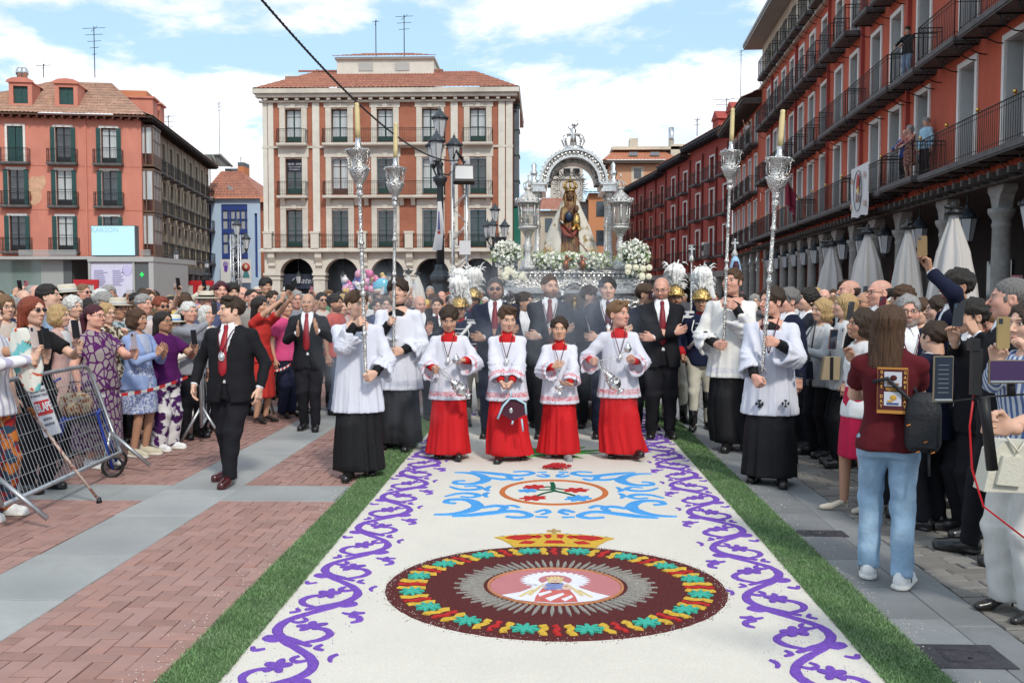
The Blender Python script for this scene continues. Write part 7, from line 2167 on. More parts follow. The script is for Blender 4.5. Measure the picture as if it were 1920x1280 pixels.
# corner lanterns of the float
for sx in (-1,1):
 x=sx*.605;lt=thing('float_lantern',None,None);bpy.data.objects.remove(lt)
 g=MB();g.lathe([(.155,2.012),(.15,2.05),(.12,2.08),(.11,2.14),(.06,2.18),(.05,2.24),(.08,2.30),(.06,2.36),(.045,2.42),(.075,2.48),(.12,2.53),(.165,2.55),(.168,2.575),(.13,2.585)],18,(x,.22,0))
 o=g.build('float_lantern',M_SFINE,t)
 g=MB()
 for k in range(8): a=2*PI*k/8;g.tube([(x+.135*math.cos(a),.22+.135*math.sin(a),2.58),(x+.155*math.cos(a),.22+.155*math.sin(a),2.88)],.016,4)
 for zz,rr in ((2.60,.14),(2.86,.155)): g.tube([(x+rr*math.cos(a),.22+rr*math.sin(a),zz) for a in np.linspace(0,2*PI,17)],.012,4,False)
 g.build('cage',M_SFINE,o)
 g=MB();g.lathe([(.12,2.59),(.142,2.87)],8,(x,.22,0),smooth=False);g.build('glass',mat('lantern_glass',(.7,.7,.66),.08,alpha=.35,spec=.6),o)
 g=MB();g.lathe([(.028,2.58),(.026,2.78),(.0,2.80)],8,(x,.22,0));g.build('candle',M_CANDLE,o)
 g=MB();g.lathe([(.20,2.875),(.215,2.89),(.20,2.915),(.16,2.94),(.12,2.985),(.06,3.02),(.05,3.05),(.02,3.06)],20,(x,.22,0))
 for k in range(16): a=2*PI*k/16;g.ball((x+.205*math.cos(a),.22+.205*math.sin(a),2.925),.018,6,4,1,1,1.4)
 g.build('lantern_roof',M_SFINE,o)
 g=MB();g.lathe([(.05,3.05),(.075,3.07),(.06,3.09)],12,(x,.22,0))
 for k in range(6): a=2*PI*k/6;g.tube([(x+.06*math.cos(a),.22+.06*math.sin(a),3.08),(x+.085*math.cos(a),.22+.085*math.sin(a),3.13),(x,.22,3.18)],.008,4)
 g.tube([(x,.22,3.18),(x,.22,3.27)],.007,4);g.tube([(x-.025,.22,3.24),(x+.025,.22,3.24)],.006,4);g.build('lantern_crown',M_SFINE,o);o.location=(x*.2,.044,0);o.scale=(.8,.8,1)
# carrying poles with finials and tassels
for i,px in enumerate((947,1053,1127,1231)):
 x=at(px,550,11.35).x-FX;zz=at(px,553,11.35).z
 g=MB();g.box(x-.045,x+.045,-1.0,.0,zz-.05,zz+.05);o=g.build('carrying_pole',mat('velvet_wrap',(.07,.008,.02),.8),t)
 g=MB();g.lathe([(.0,-.02),(.05,0),(.062,.03),(.062,.09),(.05,.12),(0,.125)],14);g.ball((0,0,.14),.04,10,8);g.build('pole_cap',M_SPLN,o,loc=(x,-1.01,zz),rot=(PI/2,0,0))
 g=MB();g.lathe([(.012,.0),(.035,-.02),(.02,-.05),(.03,-.075)],10,(x,-1.09,zz-.05));g.build('finial',M_SPLN,o)
 g=MB();g.lathe([(.028,.0),(.036,-.10),(.0,-.10)],10,(x,-1.09,zz-.12));g.build('tassel',mat('straw_tassel',(.42,.34,.16),.9,bump=.8,bscale=90,stretch=(6,6,.3)),o)
for s_ in (-.10,.09):
 g=MB();x=s_;g.tube([(x,-.03,2.0),(x+s_*.2,-.04,2.08),(x,-.03,2.14)],[.028,.04,.02],7);g.ball((x,-.04,2.17),.027,8,6);g.tube([(x-.05,-.05,2.07),(x,-.05,2.11),(x+.06,-.06,2.15)],.013,5);g.build('cherub',mat('copper_cherub',(.30,.12,.06),.4,metal=.6),t)
# ---- the statue
SX=at(1069,550,12.9).x;SY=FY+.72
st_=thing('statue','crowned statue in a white and gold mantle standing under the silver arch','statue',(SX,SY,2.0))
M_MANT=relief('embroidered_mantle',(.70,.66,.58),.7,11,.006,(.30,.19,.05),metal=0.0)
M_ROBE=mat('red_gold_robe',(.14,.045,.022),.5,var=.5,vscale=12,dirt=(.26,.16,.055),dscale=9,dlo=.45,dhi=.55,bump=.4,bscale=14,stretch=(3,3,.5),bdist=.02)
M_DKFACE=mat('dark_wood_face',(.14,.075,.04),.45,var=.15,vscale=20)
def sfn(X,Y,Z):
 d=prof(X,Y,Z,[(.16,.43,.21,0,.1),(.30,.39,.18,0,.08),(.60,.285,.13,0,.05),(.85,.165,.09,0,.04),(1.02,.095,.085,0,.03),(1.10,.07,.075,0,.02),(1.15,.03,.03,0,.02)],.05,9,1.0,(1.0,.2))
 cut=np.maximum(np.abs(X)-(.065+.085*np.clip(1.0-Z,0,.4)+.06*np.clip(.75-Z,0,1)),Y-.0)
 return np.maximum(d,-cut)
V,Fq=surface(sfn,(-.5,-.25,.12),(.5,.38,1.2),.014);link('mantle',fast_mesh('mantle',V,Fq,M_MANT),st_)
def rfn(X,Y,Z): return smin(prof(X,Y,Z,[(.14,.165,.12,0,0),(.45,.135,.10,0,0),(.66,.085,.07,0,0),(.80,.10,.075,0,0),(.92,.085,.06,0,0),(.97,.03,.03,0,0)],.06,6,.4,(.8,.2)),cone(X,Y,Z,(-.09,-.02,.84),(-.12,-.10,.66),.04,.032),.03)
V,Fq=surface(rfn,(-.25,-.2,.1),(.25,.2,1.0),.012);link('robe',fast_mesh('robe',V,Fq,M_ROBE),st_)
g=MB();g.ball((-.02,-.075,.74),.058,10,8,1,.6,1.25);g.build('blue_bodice',mat('dark_blue_bodice',(.015,.03,.06),.4),st_)
g=MB();g.tube([(-.12,-.115,.62),(-.07,-.135,.50),(.02,-.14,.47),(.10,-.125,.56)],[.02,.035,.035,.02],8);g.tube([(-.10,-.12,.64),(-.03,-.14,.55),(.06,-.13,.60)],[.015,.022,.015],8);g.build('red_sash',mat('red_sash',(.24,.05,.035),.6,bump=.5,bscale=20),st_)
HV,HF=head_mesh('woman',.0066)
me=fast_mesh('head',HV*.62,HF,M_DKFACE);link('head',me,st_,loc=(0,-.015,1.03))
g=MB();g.tube([(-.05,.01,1.09),(-.068,-.01,1.02),(-.06,-.03,.92),(-.05,-.05,.84)],[.02,.024,.022,.012],8);g.tube([(.05,.01,1.09),(.068,-.01,1.02),(.06,-.03,.92),(.05,-.05,.84)],[.02,.024,.022,.012],8);g.build('hair',mat('gilt_hair',(.18,.10,.04),.5,metal=.3),st_)
g=MB();g.tube([(.09,-.09,.58),(.085,-.11,.68),(.085,-.10,.78)],[.05,.055,.035],10);g.tube([(.06,-.13,.60),(.03,-.17,.55)],[.03,.02],8);g.tube([(.11,-.13,.60),(.12,-.18,.55)],[.03,.02],8);g.build('child_figure',M_GOLD,st_)
me=fast_mesh('child_head',HV*.40,HF,M_DKFACE);link('child_head',me,st_,loc=(.085,-.10,.845))
g=MB();g.tube([(-.12,-.12,.66),(-.11,-.15,.64)],[.022,.016],8);g.build('hand',M_DKFACE,st_)
g=MB();g.lathe([(.062,1.085),(.072,1.10),(.066,1.12)],14)
for k in range(8):
 a=2*PI*k/8;c_,s_=math.cos(a),math.sin(a);g.tube([(c_*.066,s_*.066,1.115),(c_*.095,s_*.095,1.18),(c_*.055,s_*.055,1.225),(0,0,1.22)],.009,5);g.ball((c_*.085,s_*.085,1.15),.017,6,4,1,1,1.6)
g.ball((0,0,1.24),.017,6,5);g.tube([(0,0,1.24),(0,0,1.30)],.006,4);g.tube([(-.02,0,1.28),(.02,0,1.28)],.005,4);g.build('crown',M_GOLD,st_)
g=MB();hz_=1.16
for rr,th_ in ((.150,.008),(.175,.006)): g.tube([(rr*math.cos(a),.06,hz_+rr*math.sin(a)) for a in np.linspace(0,2*PI,41)],th_,5,False)
g.build('halo_ring',M_SFINE,st_)
for k in range(44):
 a=2*PI*k/44
 if-2.3<math.atan2(math.sin(a),math.cos(a))<-.85: continue
 g=MB();r1=.255 if k%2 else .225;g.tube([(.175*math.cos(a),.06,hz_+.175*math.sin(a)),(r1*math.cos(a),.06,hz_+r1*math.sin(a))],[.010,.004],4);g.build('halo_ray',M_SFINE,st_)
g=MB();g.tube([(-.11,-.16,.66),(.35,-.22,.12)],.008,6);g.build('staff',mat('red_baton',(.22,.03,.02),.4),st_);g=MB();g.tube([(-.13,-.158,.685),(-.085,-.163,.63)],.013,6);g.build('staff_tip',M_SPLN,st_)
for sx in (-1,1):
 g=MB()
 for k in range(7): a=R(40+16*k) if sx>0 else R(140-16*k);g.tube([(sx*.30,-.15,.20),(sx*.30+.13*math.cos(a),-.16,.20+.13*math.sin(a)*1.2)],[.012,.004],5)
 g.build('gilt_leaf_spray',M_GOLD,st_)
# ---- flowers
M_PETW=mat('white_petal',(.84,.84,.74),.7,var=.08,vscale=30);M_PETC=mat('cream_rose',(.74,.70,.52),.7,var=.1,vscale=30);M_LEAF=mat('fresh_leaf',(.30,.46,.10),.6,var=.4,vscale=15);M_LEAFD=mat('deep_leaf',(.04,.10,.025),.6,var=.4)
fr_=random.Random(21)
def petalcloud(g,c,rad,n,s0,s1):
 for i in range(n):
  v=Vector((fr_.gauss(0,1),fr_.gauss(0,1),fr_.gauss(0,1))).normalized()*fr_.random()**.45
  p=Vector(c)+Vector((v.x*rad[0],v.y*rad[1],v.z*rad[2]));e=Euler((fr_.uniform(0,6),fr_.uniform(0,6),fr_.uniform(0,6))).to_matrix();s_=fr_.uniform(s0,s1)
  g.add([p+e@Vector(q)*s_ for q in ((-1,-.5,0),(0,-.8,.25),(1,-.4,0),(.8,.6,.1),(0,.9,-.2),(-.8,.6,.1))],[(0,1,4,5),(1,2,3,4)])
def sprays(g,c,n,l0,l1,up=.6,leaf=.02):
 for i in range(n):
  a=fr_.uniform(0,2*PI);el=fr_.uniform(-.1,1.3)*up+.15;L_=fr_.uniform(l0,l1)
  d=Vector((math.cos(a)*math.cos(el),math.sin(a)*math.cos(el)*.6,math.sin(el)));p=Vector(c);pts=[p+d*(L_*f)-Vector((0,0,.25*L_*f*f)) for f in (0,.35,.7,1)]
  for j in range(8):
   f=.3+.7*j/8;q=p+d*(L_*f)-Vector((0,0,.25*L_*f*f));e=Euler((fr_.uniform(0,6),fr_.uniform(0,6),0)).to_matrix()
   g.add([q,q+e@Vector((leaf,leaf*.4,0)),q+e@Vector((leaf*2.2,0,leaf*.3)),q+e@Vector((leaf,-leaf*.4,0))],[(0,1,2,3)])
  g.tube(pts,.0025,3,False)
def rose(g,c,r):
 g.ball(c,r*.8,8,6)
 for k in range(7):
  a=2*PI*k/7;g.ball((c[0]+r*.55*math.cos(a),c[1]-.35*r,c[2]+r*.55*math.sin(a)),r*.5,6,4,1,.6,1)
def bouquet(label,x,y,z,rad,petals,spr,roses=()):
 t=thing('flower_arrangement',label,'flowers',(x,y,z),0,'white flower arrangements on the float')
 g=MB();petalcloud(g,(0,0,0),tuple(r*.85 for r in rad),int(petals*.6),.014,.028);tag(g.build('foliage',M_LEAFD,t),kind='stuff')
 g=MB();petalcloud(g,(0,-.03,.02),rad,petals,.013,.024);tag(g.build('white_blossom',M_PETW,t),kind='stuff')
 g=MB();sprays(g,(0,0,-rad[2]*.2),spr,max(rad)*.8,max(rad)*1.5,leaf=.013);tag(g.build('fern_sprays',M_LEAF,t),kind='stuff')
 for rx_,ry_,rz_,rr in roses: g=MB();rose(g,(rx_,ry_,rz_),rr);g.build('rose',M_PETC,t)
 return t
bx=lambda px: at(px,550,12.3).x
bouquet('tall white orchid and fern bouquet at the left corner of the float',bx(951),12.30,fz(482),(.20,.15,.20),760,110)
bouquet('tall white orchid and fern bouquet at the right corner of the float',bx(1189),12.30,fz(482),(.20,.15,.20),760,110)
bouquet('low clump of cream roses at the left foot of the float',bx(962),12.22,fz(519),(.14,.10,.07),60,20,[(fr_.uniform(-.15,.15),fr_.uniform(-.12,-.05),fr_.uniform(-.06,.09),.042) for _ in range(11)])
bouquet('low clump of cream roses at the right foot of the float',bx(1193),12.22,fz(515),(.14,.10,.07),60,20,[(fr_.uniform(-.15,.15),fr_.uniform(-.12,-.05),fr_.uniform(-.06,.09),.042) for _ in range(11)])
bouquet('white blossom bank left of the statue feet',bx(1028),12.62,fz(494),(.27,.15,.13),760,110)
bouquet('white blossom bank right of the statue feet',bx(1112),12.62,fz(494),(.25,.15,.13),760,110)
bouquet('greenery with small blooms right under the statue',bx(1070),12.66,fz(488),(.18,.10,.10),260,80)
# small silver cross standards beyond
for px,py,Y,lab,cl_ in ((1378,468,14.0,'small silver cross with a pale blue mantled figure above the tall acolyte',True),(1297,478,15.5,'silver cross finial between the plumes behind the soldiers',False)):
 p=at(px,py,Y);t=thing('processional_cross',lab,'cross',(p.x,Y,0));g=MB();g.tube([(0,0,.6),(0,0,p.z-.10)],.015,6);g.lathe([(.02,p.z-.12),(.05,p.z-.08),(.03,p.z-.02),(.015,p.z)],10);g.build('pole',M_SFINE,t)
 g=MB();g.box(-.012,.012,-.01,.01,p.z,p.z+.16);g.box(-.05,.05,-.0105,.0105,p.z+.085,p.z+.11);g.build('cross',M_SPLN,t)
 if cl_: g=MB();g.lathe([(.11,p.z-.42),(.09,p.z-.3),(.06,p.z-.16),(.03,p.z-.1)],14,(0,-.03,0));g.build('mantle',mat('pale_blue_satin',(.30,.48,.66),.6),t);g=MB();g.lathe([(.06,p.z-.42),(.05,p.z-.24),(.03,p.z-.17)],10,(0,-.085,0));g.build('dark_robe',mat('plum_robe',(.05,.01,.03),.7),t)
# ---- barriers
M_GALV=mat('galvanised_steel',(.42,.44,.46),.38,metal=.75,var=.15,vscale=20)
def barrier(label,a,b,za=0.0,lean=0.0,sign=False,grp='grey steel crowd barriers'):
 a=Vector(a);b=Vector(b);L_=(b-a).length;rz=math.atan2(b.y-a.y,b.x-a.x)
 t=thing('crowd_barrier',label,'barrier',tuple(a),rz,grp);t.rotation_euler=(lean,0,rz)
 g=MB();z0,z1=.20,1.08;r_=.10
 fr=[(0,0,z0),(0,0,z1-r_),(r_*.3,0,z1-r_*.3),(r_,0,z1),(L_-r_,0,z1),(L_-r_*.3,0,z1-r_*.3),(L_,0,z1-r_),(L_,0,z0),(0,0,z0)]
 g.tube(fr,.019,8);g.build('frame',M_GALV,t)
 n=int(L_/.058)
 for i in range(1,n): x=L_*i/n;g=MB();g.tube([(x,0,z0),(x,0,z1)],.0028,4,False);g.build('wire',M_GALV,t)
 for k in range(5): z=z0+(z1-z0)*(k+1)/6;g=MB();g.tube([(0,0,z),(L_,0,z)],.003,4,False);g.build('cross_wire',M_GALV,t)
 for x in (.06,L_-.06):
  for s_ in (-1,1): g=MB();g.tube([(x,0,.42),(x,s_*.24,.0)],.018,6);g.build('foot',M_GALV,t)
 if sign:
  x0=L_*.40;g=MB();g.box(x0,x0+.30,-.030,-.024,.56,.98);s=g.build('sign',mat('sign_board_white',(.66,.66,.68),.6),t)
  g=MB();g.box(x0+.02,x0+.28,-.034,-.0305,.74,.86);g.build('sign_band',mat('sign_red',(.55,.03,.03),.5),s)
  text('BLAPE',.105,mat('sign_board_white',(.66,)*3),s,(x0+.15,-.037,.80),bold=.002)
  for z_,tx in ((.94,'ALQUILER Y VENTA'),(.905,'DE GRADAS Y VALLAS'),(.70,'983 27 05 51'),(.655,'VALLADOLID')): text(tx,.030,mat('sign_ink',(.22,.22,.25)),s,(x0+.15,-.033,z_))
 return t
bA=ground(66,975);bB=ground(240,885)
barrier('leaning steel crowd barrier with a small white and red sign, nearest at left',(bA.x+.02,bA.y-.35,0),(bB.x,bB.y,0),lean=-R(19),sign=True)
p1=ground(-130,1010)
q1=ground(393,835);q2=ground(335,800);
barrier('steel barrier end between the purple trousers and the young man in the suit',(ground(378,832).x,ground(378,832).y,0),(ground(330,800).x-.2,ground(330,800).y+2.3,0))
barrier('steel barrier section by the pink shirted woman',(ground(505,782).x-.9,ground(505,782).y+.2,0),(ground(505,782).x,ground(505,782).y+.05,0))
barrier('steel barrier section behind the clapping man at left of the acolytes',(ground(620,740).x-.9,ground(620,740).y-.1,0),(ground(640,738).x,ground(640,738).y,0))
# barrier tape
def tape(label,a,b,sag=.05,cols=((.62,.62,.62),(.55,.03,.03))):
 a=Vector(a);b=Vector(b);t=thing('barrier_tape',label,'tape',tuple(a),0,'red and white tapes along the crowd');n=14
 for i in range(n):
  f0,f1=i/n,(i+1)/n;p=(b-a)*f0-Vector((0,0,sag*4*f0*(1-f0)));q=(b-a)*f1-Vector((0,0,sag*4*f1*(1-f1)))
  g=MB();h_=.016;g.add([p+Vector((0,0,-h_)),q+Vector((0,0,-h_)),q+Vector((0,.004,h_)),p+Vector((0,.004,h_))],[(0,1,2,3)]);g.build('stripe',mat('tape_%d'%(i%2),cols[i%2],.5),t)
tape('red and white tape from the leaning barrier across the blue cardigan',at(188,742,8.95),at(352,706,10.3))
tape('blue and white tape held across the dark trousers by the clapping man',at(497,692,12.5),at(545,682,12.7),cols=((.62,.62,.62),(.08,.08,.35)))
# walking stick leaning on the barrier
a=at(64,778,7.35);b=ground(186,942);t=thing('walking_stick','patterned walking stick leaning on the nearest barrier','walking stick',tuple(b));d=a-b
g=MB();g.tube([(0,0,.02),d*.5,d],[.011,.012,.013],8);g.build('shaft',patterned('stick_print',(.52,.42,.36),(.30,.14,.12),34,.5,'noise'),t)
g=MB();g.tube([d,d+Vector((-.015,0,.04)),d+Vector((-.05,0,.05))],.018,8);g.build('handle',mat('amber_handle',(.25,.07,.01),.3),t);g=MB();g.lathe([(.024,0),(.020,.02),(.014,.045)],10);g.build('rubber_tip',M_DKW,t)
# blue folding walker behind the barrier
p=ground(110,905);t=thing('walker_chair','blue folding wheeled seat with a straw bag behind the nearest barrier','walker',(p.x,p.y+.35,0),R(20));Mb=mat('blue_tube',(.02,.05,.32),.35)
g=MB()
for y_ in (-.2,.2): g.tube([(-.25,y_,.1),(-.1,y_,.55),(.2,y_,.60),(.32,y_,.08)],.016,6);g.tube([(-.2,y_,.5),(-.25,y_,.85),(-.15,y_,.9)],.014,6)
g.tube([(-.1,-.2,.55),(-.1,.2,.55)],.014,6);g.tube([(.2,-.2,.6),(.2,.2,.6)],.014,6);g.build('frame',Mb,t)
for x_,y_ in ((-.25,-.2),(-.25,.2),(.32,-.2),(.32,.2)): g=MB();g.tube([(x_+.09*math.cos(a),y_,.10+.09*math.sin(a)) for a in np.linspace(0,2*PI,15)],.014,5,False);g.build('wheel',M_DKW,t)
g=MB();g.box(-.08,.18,-.19,.19,.52,.55);g.build('seat',M_DKW,t)
bg_=thing('straw_bag','brown and cream straw bag on the blue walker','bag',(p.x,p.y+.35,.56));g=MB();g.lathe([(.12,0),(.16,.08),(.15,.18),(.08,.22)],14,sq=.6);g.build('body',patterned('straw_bag_print',(.52,.40,.26),(.25,.09,.03),22,.5,'noise'),bg_);g=MB();g.tube([(-.08,0,.2),(-.05,0,.32),(.05,0,.32),(.08,0,.2)],.008,5);g.build('handle',M_BROWNW,bg_)
# festival banner and flag on the red facade
by=34.6;bx_=rx(by)-1.0
t=thing('balcony_banner','white crest banner hanging from the first floor balcony of the red facade','banner',(bx_,by,0),math.atan2(-1,-RDX))
zt,zb_=6.25,4.45
g=MB();nn=12;vs=[]
for j in range(7):
 for i in range(nn+1): u=-1.15+2.3*i/nn;z=zt-(zt-zb_)*j/6;vs.append((u+.06*j/6,-.03-.03*math.sin(i*1.1+j)*j/6,z+.03*math.sin(i)*(j==6)))
g.add(vs,[((j+1)*(nn+1)+i,(j+1)*(nn+1)+i+1,j*(nn+1)+i+1,j*(nn+1)+i) for j in range(6) for i in range(nn)],True);g.build('cloth',mat('banner_white',(.66,)*3,.8),t)
g=MB();g.tube([(.03+.55*math.cos(a),-.09,5.35+.72*math.sin(a)) for a in np.linspace(0,2*PI,33)],.018,4,False);g.build('oval_line',mat('print_line',(.12,.14,.16),.7),t)
g=MB();g.prism([(-.17,5.45),(.10,5.40),(.23,5.95),(.05,5.85),(-.03,5.98),(-.13,5.80)],-.10,-.08,'y');g.build('print_red',mat('print_red',(.42,.05,.04),.7),t)
g=MB();g.prism([(-.05,5.30),(.12,5.25),(.18,5.50),(.02,5.46)],-.103,-.081,'y');g.build('print_yellow',mat('print_yellow',(.66,.46,.10),.7),t)
g=MB();g.prism([(-.2,4.95),(-.12,4.95),(-.12,5.30),(-.2,5.30)],-.10,-.08,'y');g.prism([(-.05,4.95),(.2,4.98),(.22,5.2),(.0,5.22)],-.10,-.08,'y');g.build('print_brown',mat('print_brown',(.28,.16,.13),.7),t)
for s_,z in ((-.9,4.85),(.9,4.85),(-.85,5.8),(.85,5.85)): g=MB();g.ball((s_,-.09,z),.10,8,6,1,.1,1.3);g.build('print_mark',mat('print_pale',(.52,.30,.24),.7),t)
p=at(1530,378,45.3);tp=at(1490,285,45.6)
t=thing('flag','maroon flag drooping from a slanted pole on the red facade','flag',(rx(45.4)-.7,45.4,5.6));d=Vector((-1.15,.1,1.85))
g=MB();g.tube([(0,0,0),d],.03,6);g.ball(d,.06,6,5);g.build('pole',mat('flag_pole',(.25,.20,.15),.5),t)
g=MB();nn=8;vs=[]
for j in range(9):
 for i in range(nn+1): f=i/nn;top=d*(.95-.55*f);v=top+Vector((.10*math.sin(i*1.9+j*.5)*j/8,.14*math.sin(i*1.5+j*.3),-1.45*j/8*(1-.25*f)));vs.append(v+Vector((.25*j/8*(1-f),0,0)))
g.add(vs,[(j*(nn+1)+i,j*(nn+1)+i+1,(j+1)*(nn+1)+i+1,(j+1)*(nn+1)+i) for j in range(8) for i in range(nn)],True);g.build('cloth',mat('flag_maroon',(.20,.015,.04),.8,dirt=(.30,.16,.06),dscale=2.5,dlo=.6,dhi=.64),t)
# ================================================================== people
def to_local(x,y,h,face,w):
 v=Vector((w[0]-x,w[1]-y,w[2]));v.rotate(Euler((0,0,-R(face))));return v/(h/1.75)
def fig(label,px,Y,ytop=None,h=None,face=0,**k):
 """stand a person at picture column px and distance Y; ytop is where the head ends in the photograph"""
 p=at(px,550,Y)
 if h is None: h=min(2.0,max(1.3,at(px,ytop,Y).z))
 for s_ in 'AB':
  a=k.get(s_)
  if a and a[0]=='w':
   _,qx,qy,qY,fd,pn,pose=a
   l=to_local(p.x,Y,h,face,at(qx,qy,qY));fd=Vector(fd).normalized();pn=Vector(pn).normalized()
   off=.085 if pose in ('grip','fist','phone') else .05
   k[s_]=(tuple(l-fd*off-pn*.032),tuple(fd),tuple(pn),pose)
 f=person(label,p.x,Y,h,face=face,**k);f.pos=(p.x,Y);f.face=face
 return f
def world_of(f,l):
 v=Vector(l)*(f.h/1.75);v.rotate(Euler((0,0,R(f.face))));return Vector((v.x+f.pos[0],v.y+f.pos[1],v.z))
M_PHB=mat('black_phone',(.012,.012,.014),.3,spec=.6);M_SCR=mat('phone_screen',(.02,.03,.05),.08,spec=.9)
M_SCRL=mat('lit_phone_screen',(.20,.30,.36),.2,emit=.35)
_ph={}
def phone(label,f,l,rz=0.0,tilt=-.15,horiz=False,col=None,lit=False,size=1.0,grp='phones held up in the crowd'):
 m=cloth(col,rough=.4,fold=.0) if col else M_PHB
 w=world_of(f,l);t=thing('phone',label,'phone',tuple(w),0,grp)
 t.rotation_euler=Euler((tilt,R(90) if horiz else 0,R(f.face+rz)),'XYZ');t.scale=(size,)*3
 k=(m.name,lit)
 if k not in _ph:
  g=MB();g.prism([(-.036,-.072),(-.030,-.078),(.030,-.078),(.036,-.072),(.036,.072),(.030,.078),(-.030,.078),(-.036,.072)],-.004,.004,'y');a=g.mesh('case',m)
  g=MB();g.box(-.032,.032,.0041,.0055,-.072,.072);b=g.mesh('screen',M_SCRL if lit else M_SCR)
  g=MB();g.box(-.030,-.008,-.0062,-.0041,.045,.070);c=g.mesh('camera_bump',M_SCR);_ph[k]=(a,b,c)
 for nm,me in zip(('case','screen','camera_bump'),_ph[k]): link(nm,me,t)
 return t
CROSS=dict(A=((.13,-.20,1.16),(1,.15,.35),(0,1,.1),'relaxed'),B=((-.12,-.245,1.10),(-1,.12,.1),(0,1,0),'relaxed'),poleA=(-1,-.35,-.7),poleB=(1,-.4,-.8))
CLAP=dict(A=((-.045,-.30,1.22),(.15,-.55,.85),(1,.1,.1),'flat'),B=((.05,-.31,1.20),(-.15,-.5,.9),(-1,.1,.1),'flat'))
def PH2(z=1.52,x=0.0,y=-.40): return dict(A=((x-.062,y+.03,z-.10),(.12,-.15,1),(1,-.1,0),'phone'),B=((x+.062,y+.03,z-.10),(-.12,-.15,1),(-1,-.1,0),'phone'))
def PH1(z=1.50,x=.08,y=-.40): return dict(B=((x+.055,y+.02,z-.10),(-.2,-.2,1),(-1,-.1,0),'phone'))
def PHA(z=1.50,x=-.08,y=-.40): return dict(A=((x-.055,y+.02,z-.10),(.2,-.2,1),(1,-.1,0),'phone'))
BAG=dict(A=((-.05,-.22,1.0),(.6,-.5,-.3),(0,1,0),'relaxed'),B=((.06,-.24,.98),(-.6,-.5,-.3),(0,1,0),'relaxed'))
RIGHTSHOE=mat('oxblood_leather',(.055,.008,.010),.22,spec=.7);M_GREYSHOE=cloth((.25,.26,.26));M_SNK=cloth((.70,.70,.69))

# ---- the four altar boys
GB='altar boys in red cassocks'
b1=fig('altar boy leftmost of the four, dark fringe, looking down while swinging a smoking thurible',842,9.72,579,kind='child',hair='boy',hcol='dark',skin='mid',hpit=20,hyaw=4,top='surplice',bottom='cassock',medal=1,res=.7,group=GB,
   A=('w',822,694,9.40,(.35,-.8,-.2),(.9,.3,.1),'grip'),B=('w',857,680,9.45,(-.75,-.6,.05),(-.1,.1,-1),'grip'),feet=((-.11,.03,0),(.10,-.16,.03,14)),ph=.4)
b2=fig('altar boy second from left, short brown quiff, holding a maroon pouch with pale ribbons',951,9.62,579,kind='child',hair='side',hcol='brown',skin='fair',hpit=12,hyaw=18,top='surplice',bottom='cassock',medal=1,res=.7,group=GB,
   A=((-.055,-.26,.92),(.45,-.3,-.85),(1,.2,.2),'grip'),B=((.055,-.26,.92),(-.45,-.3,-.85),(-1,.2,.2),'grip'),feet=((-.08,-.15,0),(.16,.10,0)),ph=1.7)
b3=fig('smallest altar boy, third of four, one hand on his chest, holding an incense boat',1049,9.75,599,kind='child',hair='short',hcol='dark',skin='mid',hpit=3,hyaw=0,top='surplice',bottom='cassock',medal=1,res=.7,group=GB,
   A=('w',1046,684,9.50,(.8,-.35,.3),(.2,1,0),'relaxed'),B=('w',1060,729,9.42,(-.9,-.3,.1),(0,.2,1),'relaxed'),feet=((-.11,.12,0),(.10,-.12,0)),shm=M_GREYSHOE,ph=2.5)
b4=fig('altar boy rightmost of the four, light brown hair, looking right, holding a silver thurible',1161,9.78,570,kind='child',hair='side',hcol='light',skin='rosy',hpit=-4,hyaw=42,top='surplice',bottom='cassock',medal=1,res=.7,group=GB,
   A=('w',1119,678,9.50,(.3,-.8,0),(.95,.3,0),'grip'),B=('w',1178,668,9.45,(-.5,-.7,.3),(-.3,.3,1),'grip'),feet=((-.06,.08,0),(.17,-.15,.06,20)),ph=3.9)
censer('silver thurible of the leftmost altar boy, swung out low to the right',862,728,9.35,0,823,692)
censer('silver thurible of the rightmost altar boy, hanging before his surplice',1150,716,9.32,0,1121,678)
def chain(label,a,b,sag,par):
 g=MB();a,b=Vector(a),Vector(b);pts=[]
 for i in range(10): f=i/9;v=a.lerp(b,f);v.z-=sag*4*f*(1-f);pts.append(v-Vector(par.location))
 g.tube(pts,.0035,4);return g
for px,py,Y,hx,hy,lab in ((855,676,9.33,823,692,'silver thurible cap in the left hand of the leftmost altar boy'),(1177,655,9.33,1120,676,'silver thurible cap raised in the left hand of the rightmost altar boy')):
 c=at(px,py,Y);t=thing('thurible_dome',lab,'censer cap',tuple(c),0,'silver thurible caps');g=MB()
 g.lathe([(.038,0),(.044,.01),(.030,.03),(.022,.045),(.008,.06),(.012,.066),(0,.075)],14);g.lathe([(.0,-.035),(.02,-.03),(.034,-.01),(.038,0)],14,caps=False);g.build('dome',M_SPLN,t)
 chain('',c,at(hx,hy,Y),.025,t).build('chain',M_SPLN,t)
c=at(1049,728,9.36);t=thing('incense_boat','small silver incense boat held by the smallest altar boy','incense boat',tuple(c));g=MB();g.lathe([(.032,-.055),(.030,-.05),(.012,-.035),(.014,-.02),(.045,.0),(.052,.022),(.048,.024),(.02,.016)],16,sq=.8);g.build('bowl',M_SPLN,t);g=MB();g.ball((.0,0,.02),.045,10,6,1,.8,.25);g.build('lid',M_SPLN,t)
c=at(962,765,9.28);t=thing('ribboned_pouch','dark maroon pouch with pale blue ribbons and silver badge held by an altar boy','pouch',tuple(c));g=MB()
g.prism([(-.12,-.05),(.0,-.12),(.12,-.06),(.13,.04),(.06,.085),(-.04,.10),(-.12,.05)],-.03,.03,'y');g.build('body',mat('maroon_leather',(.055,.006,.018),.6,bump=.4,bscale=30),t)
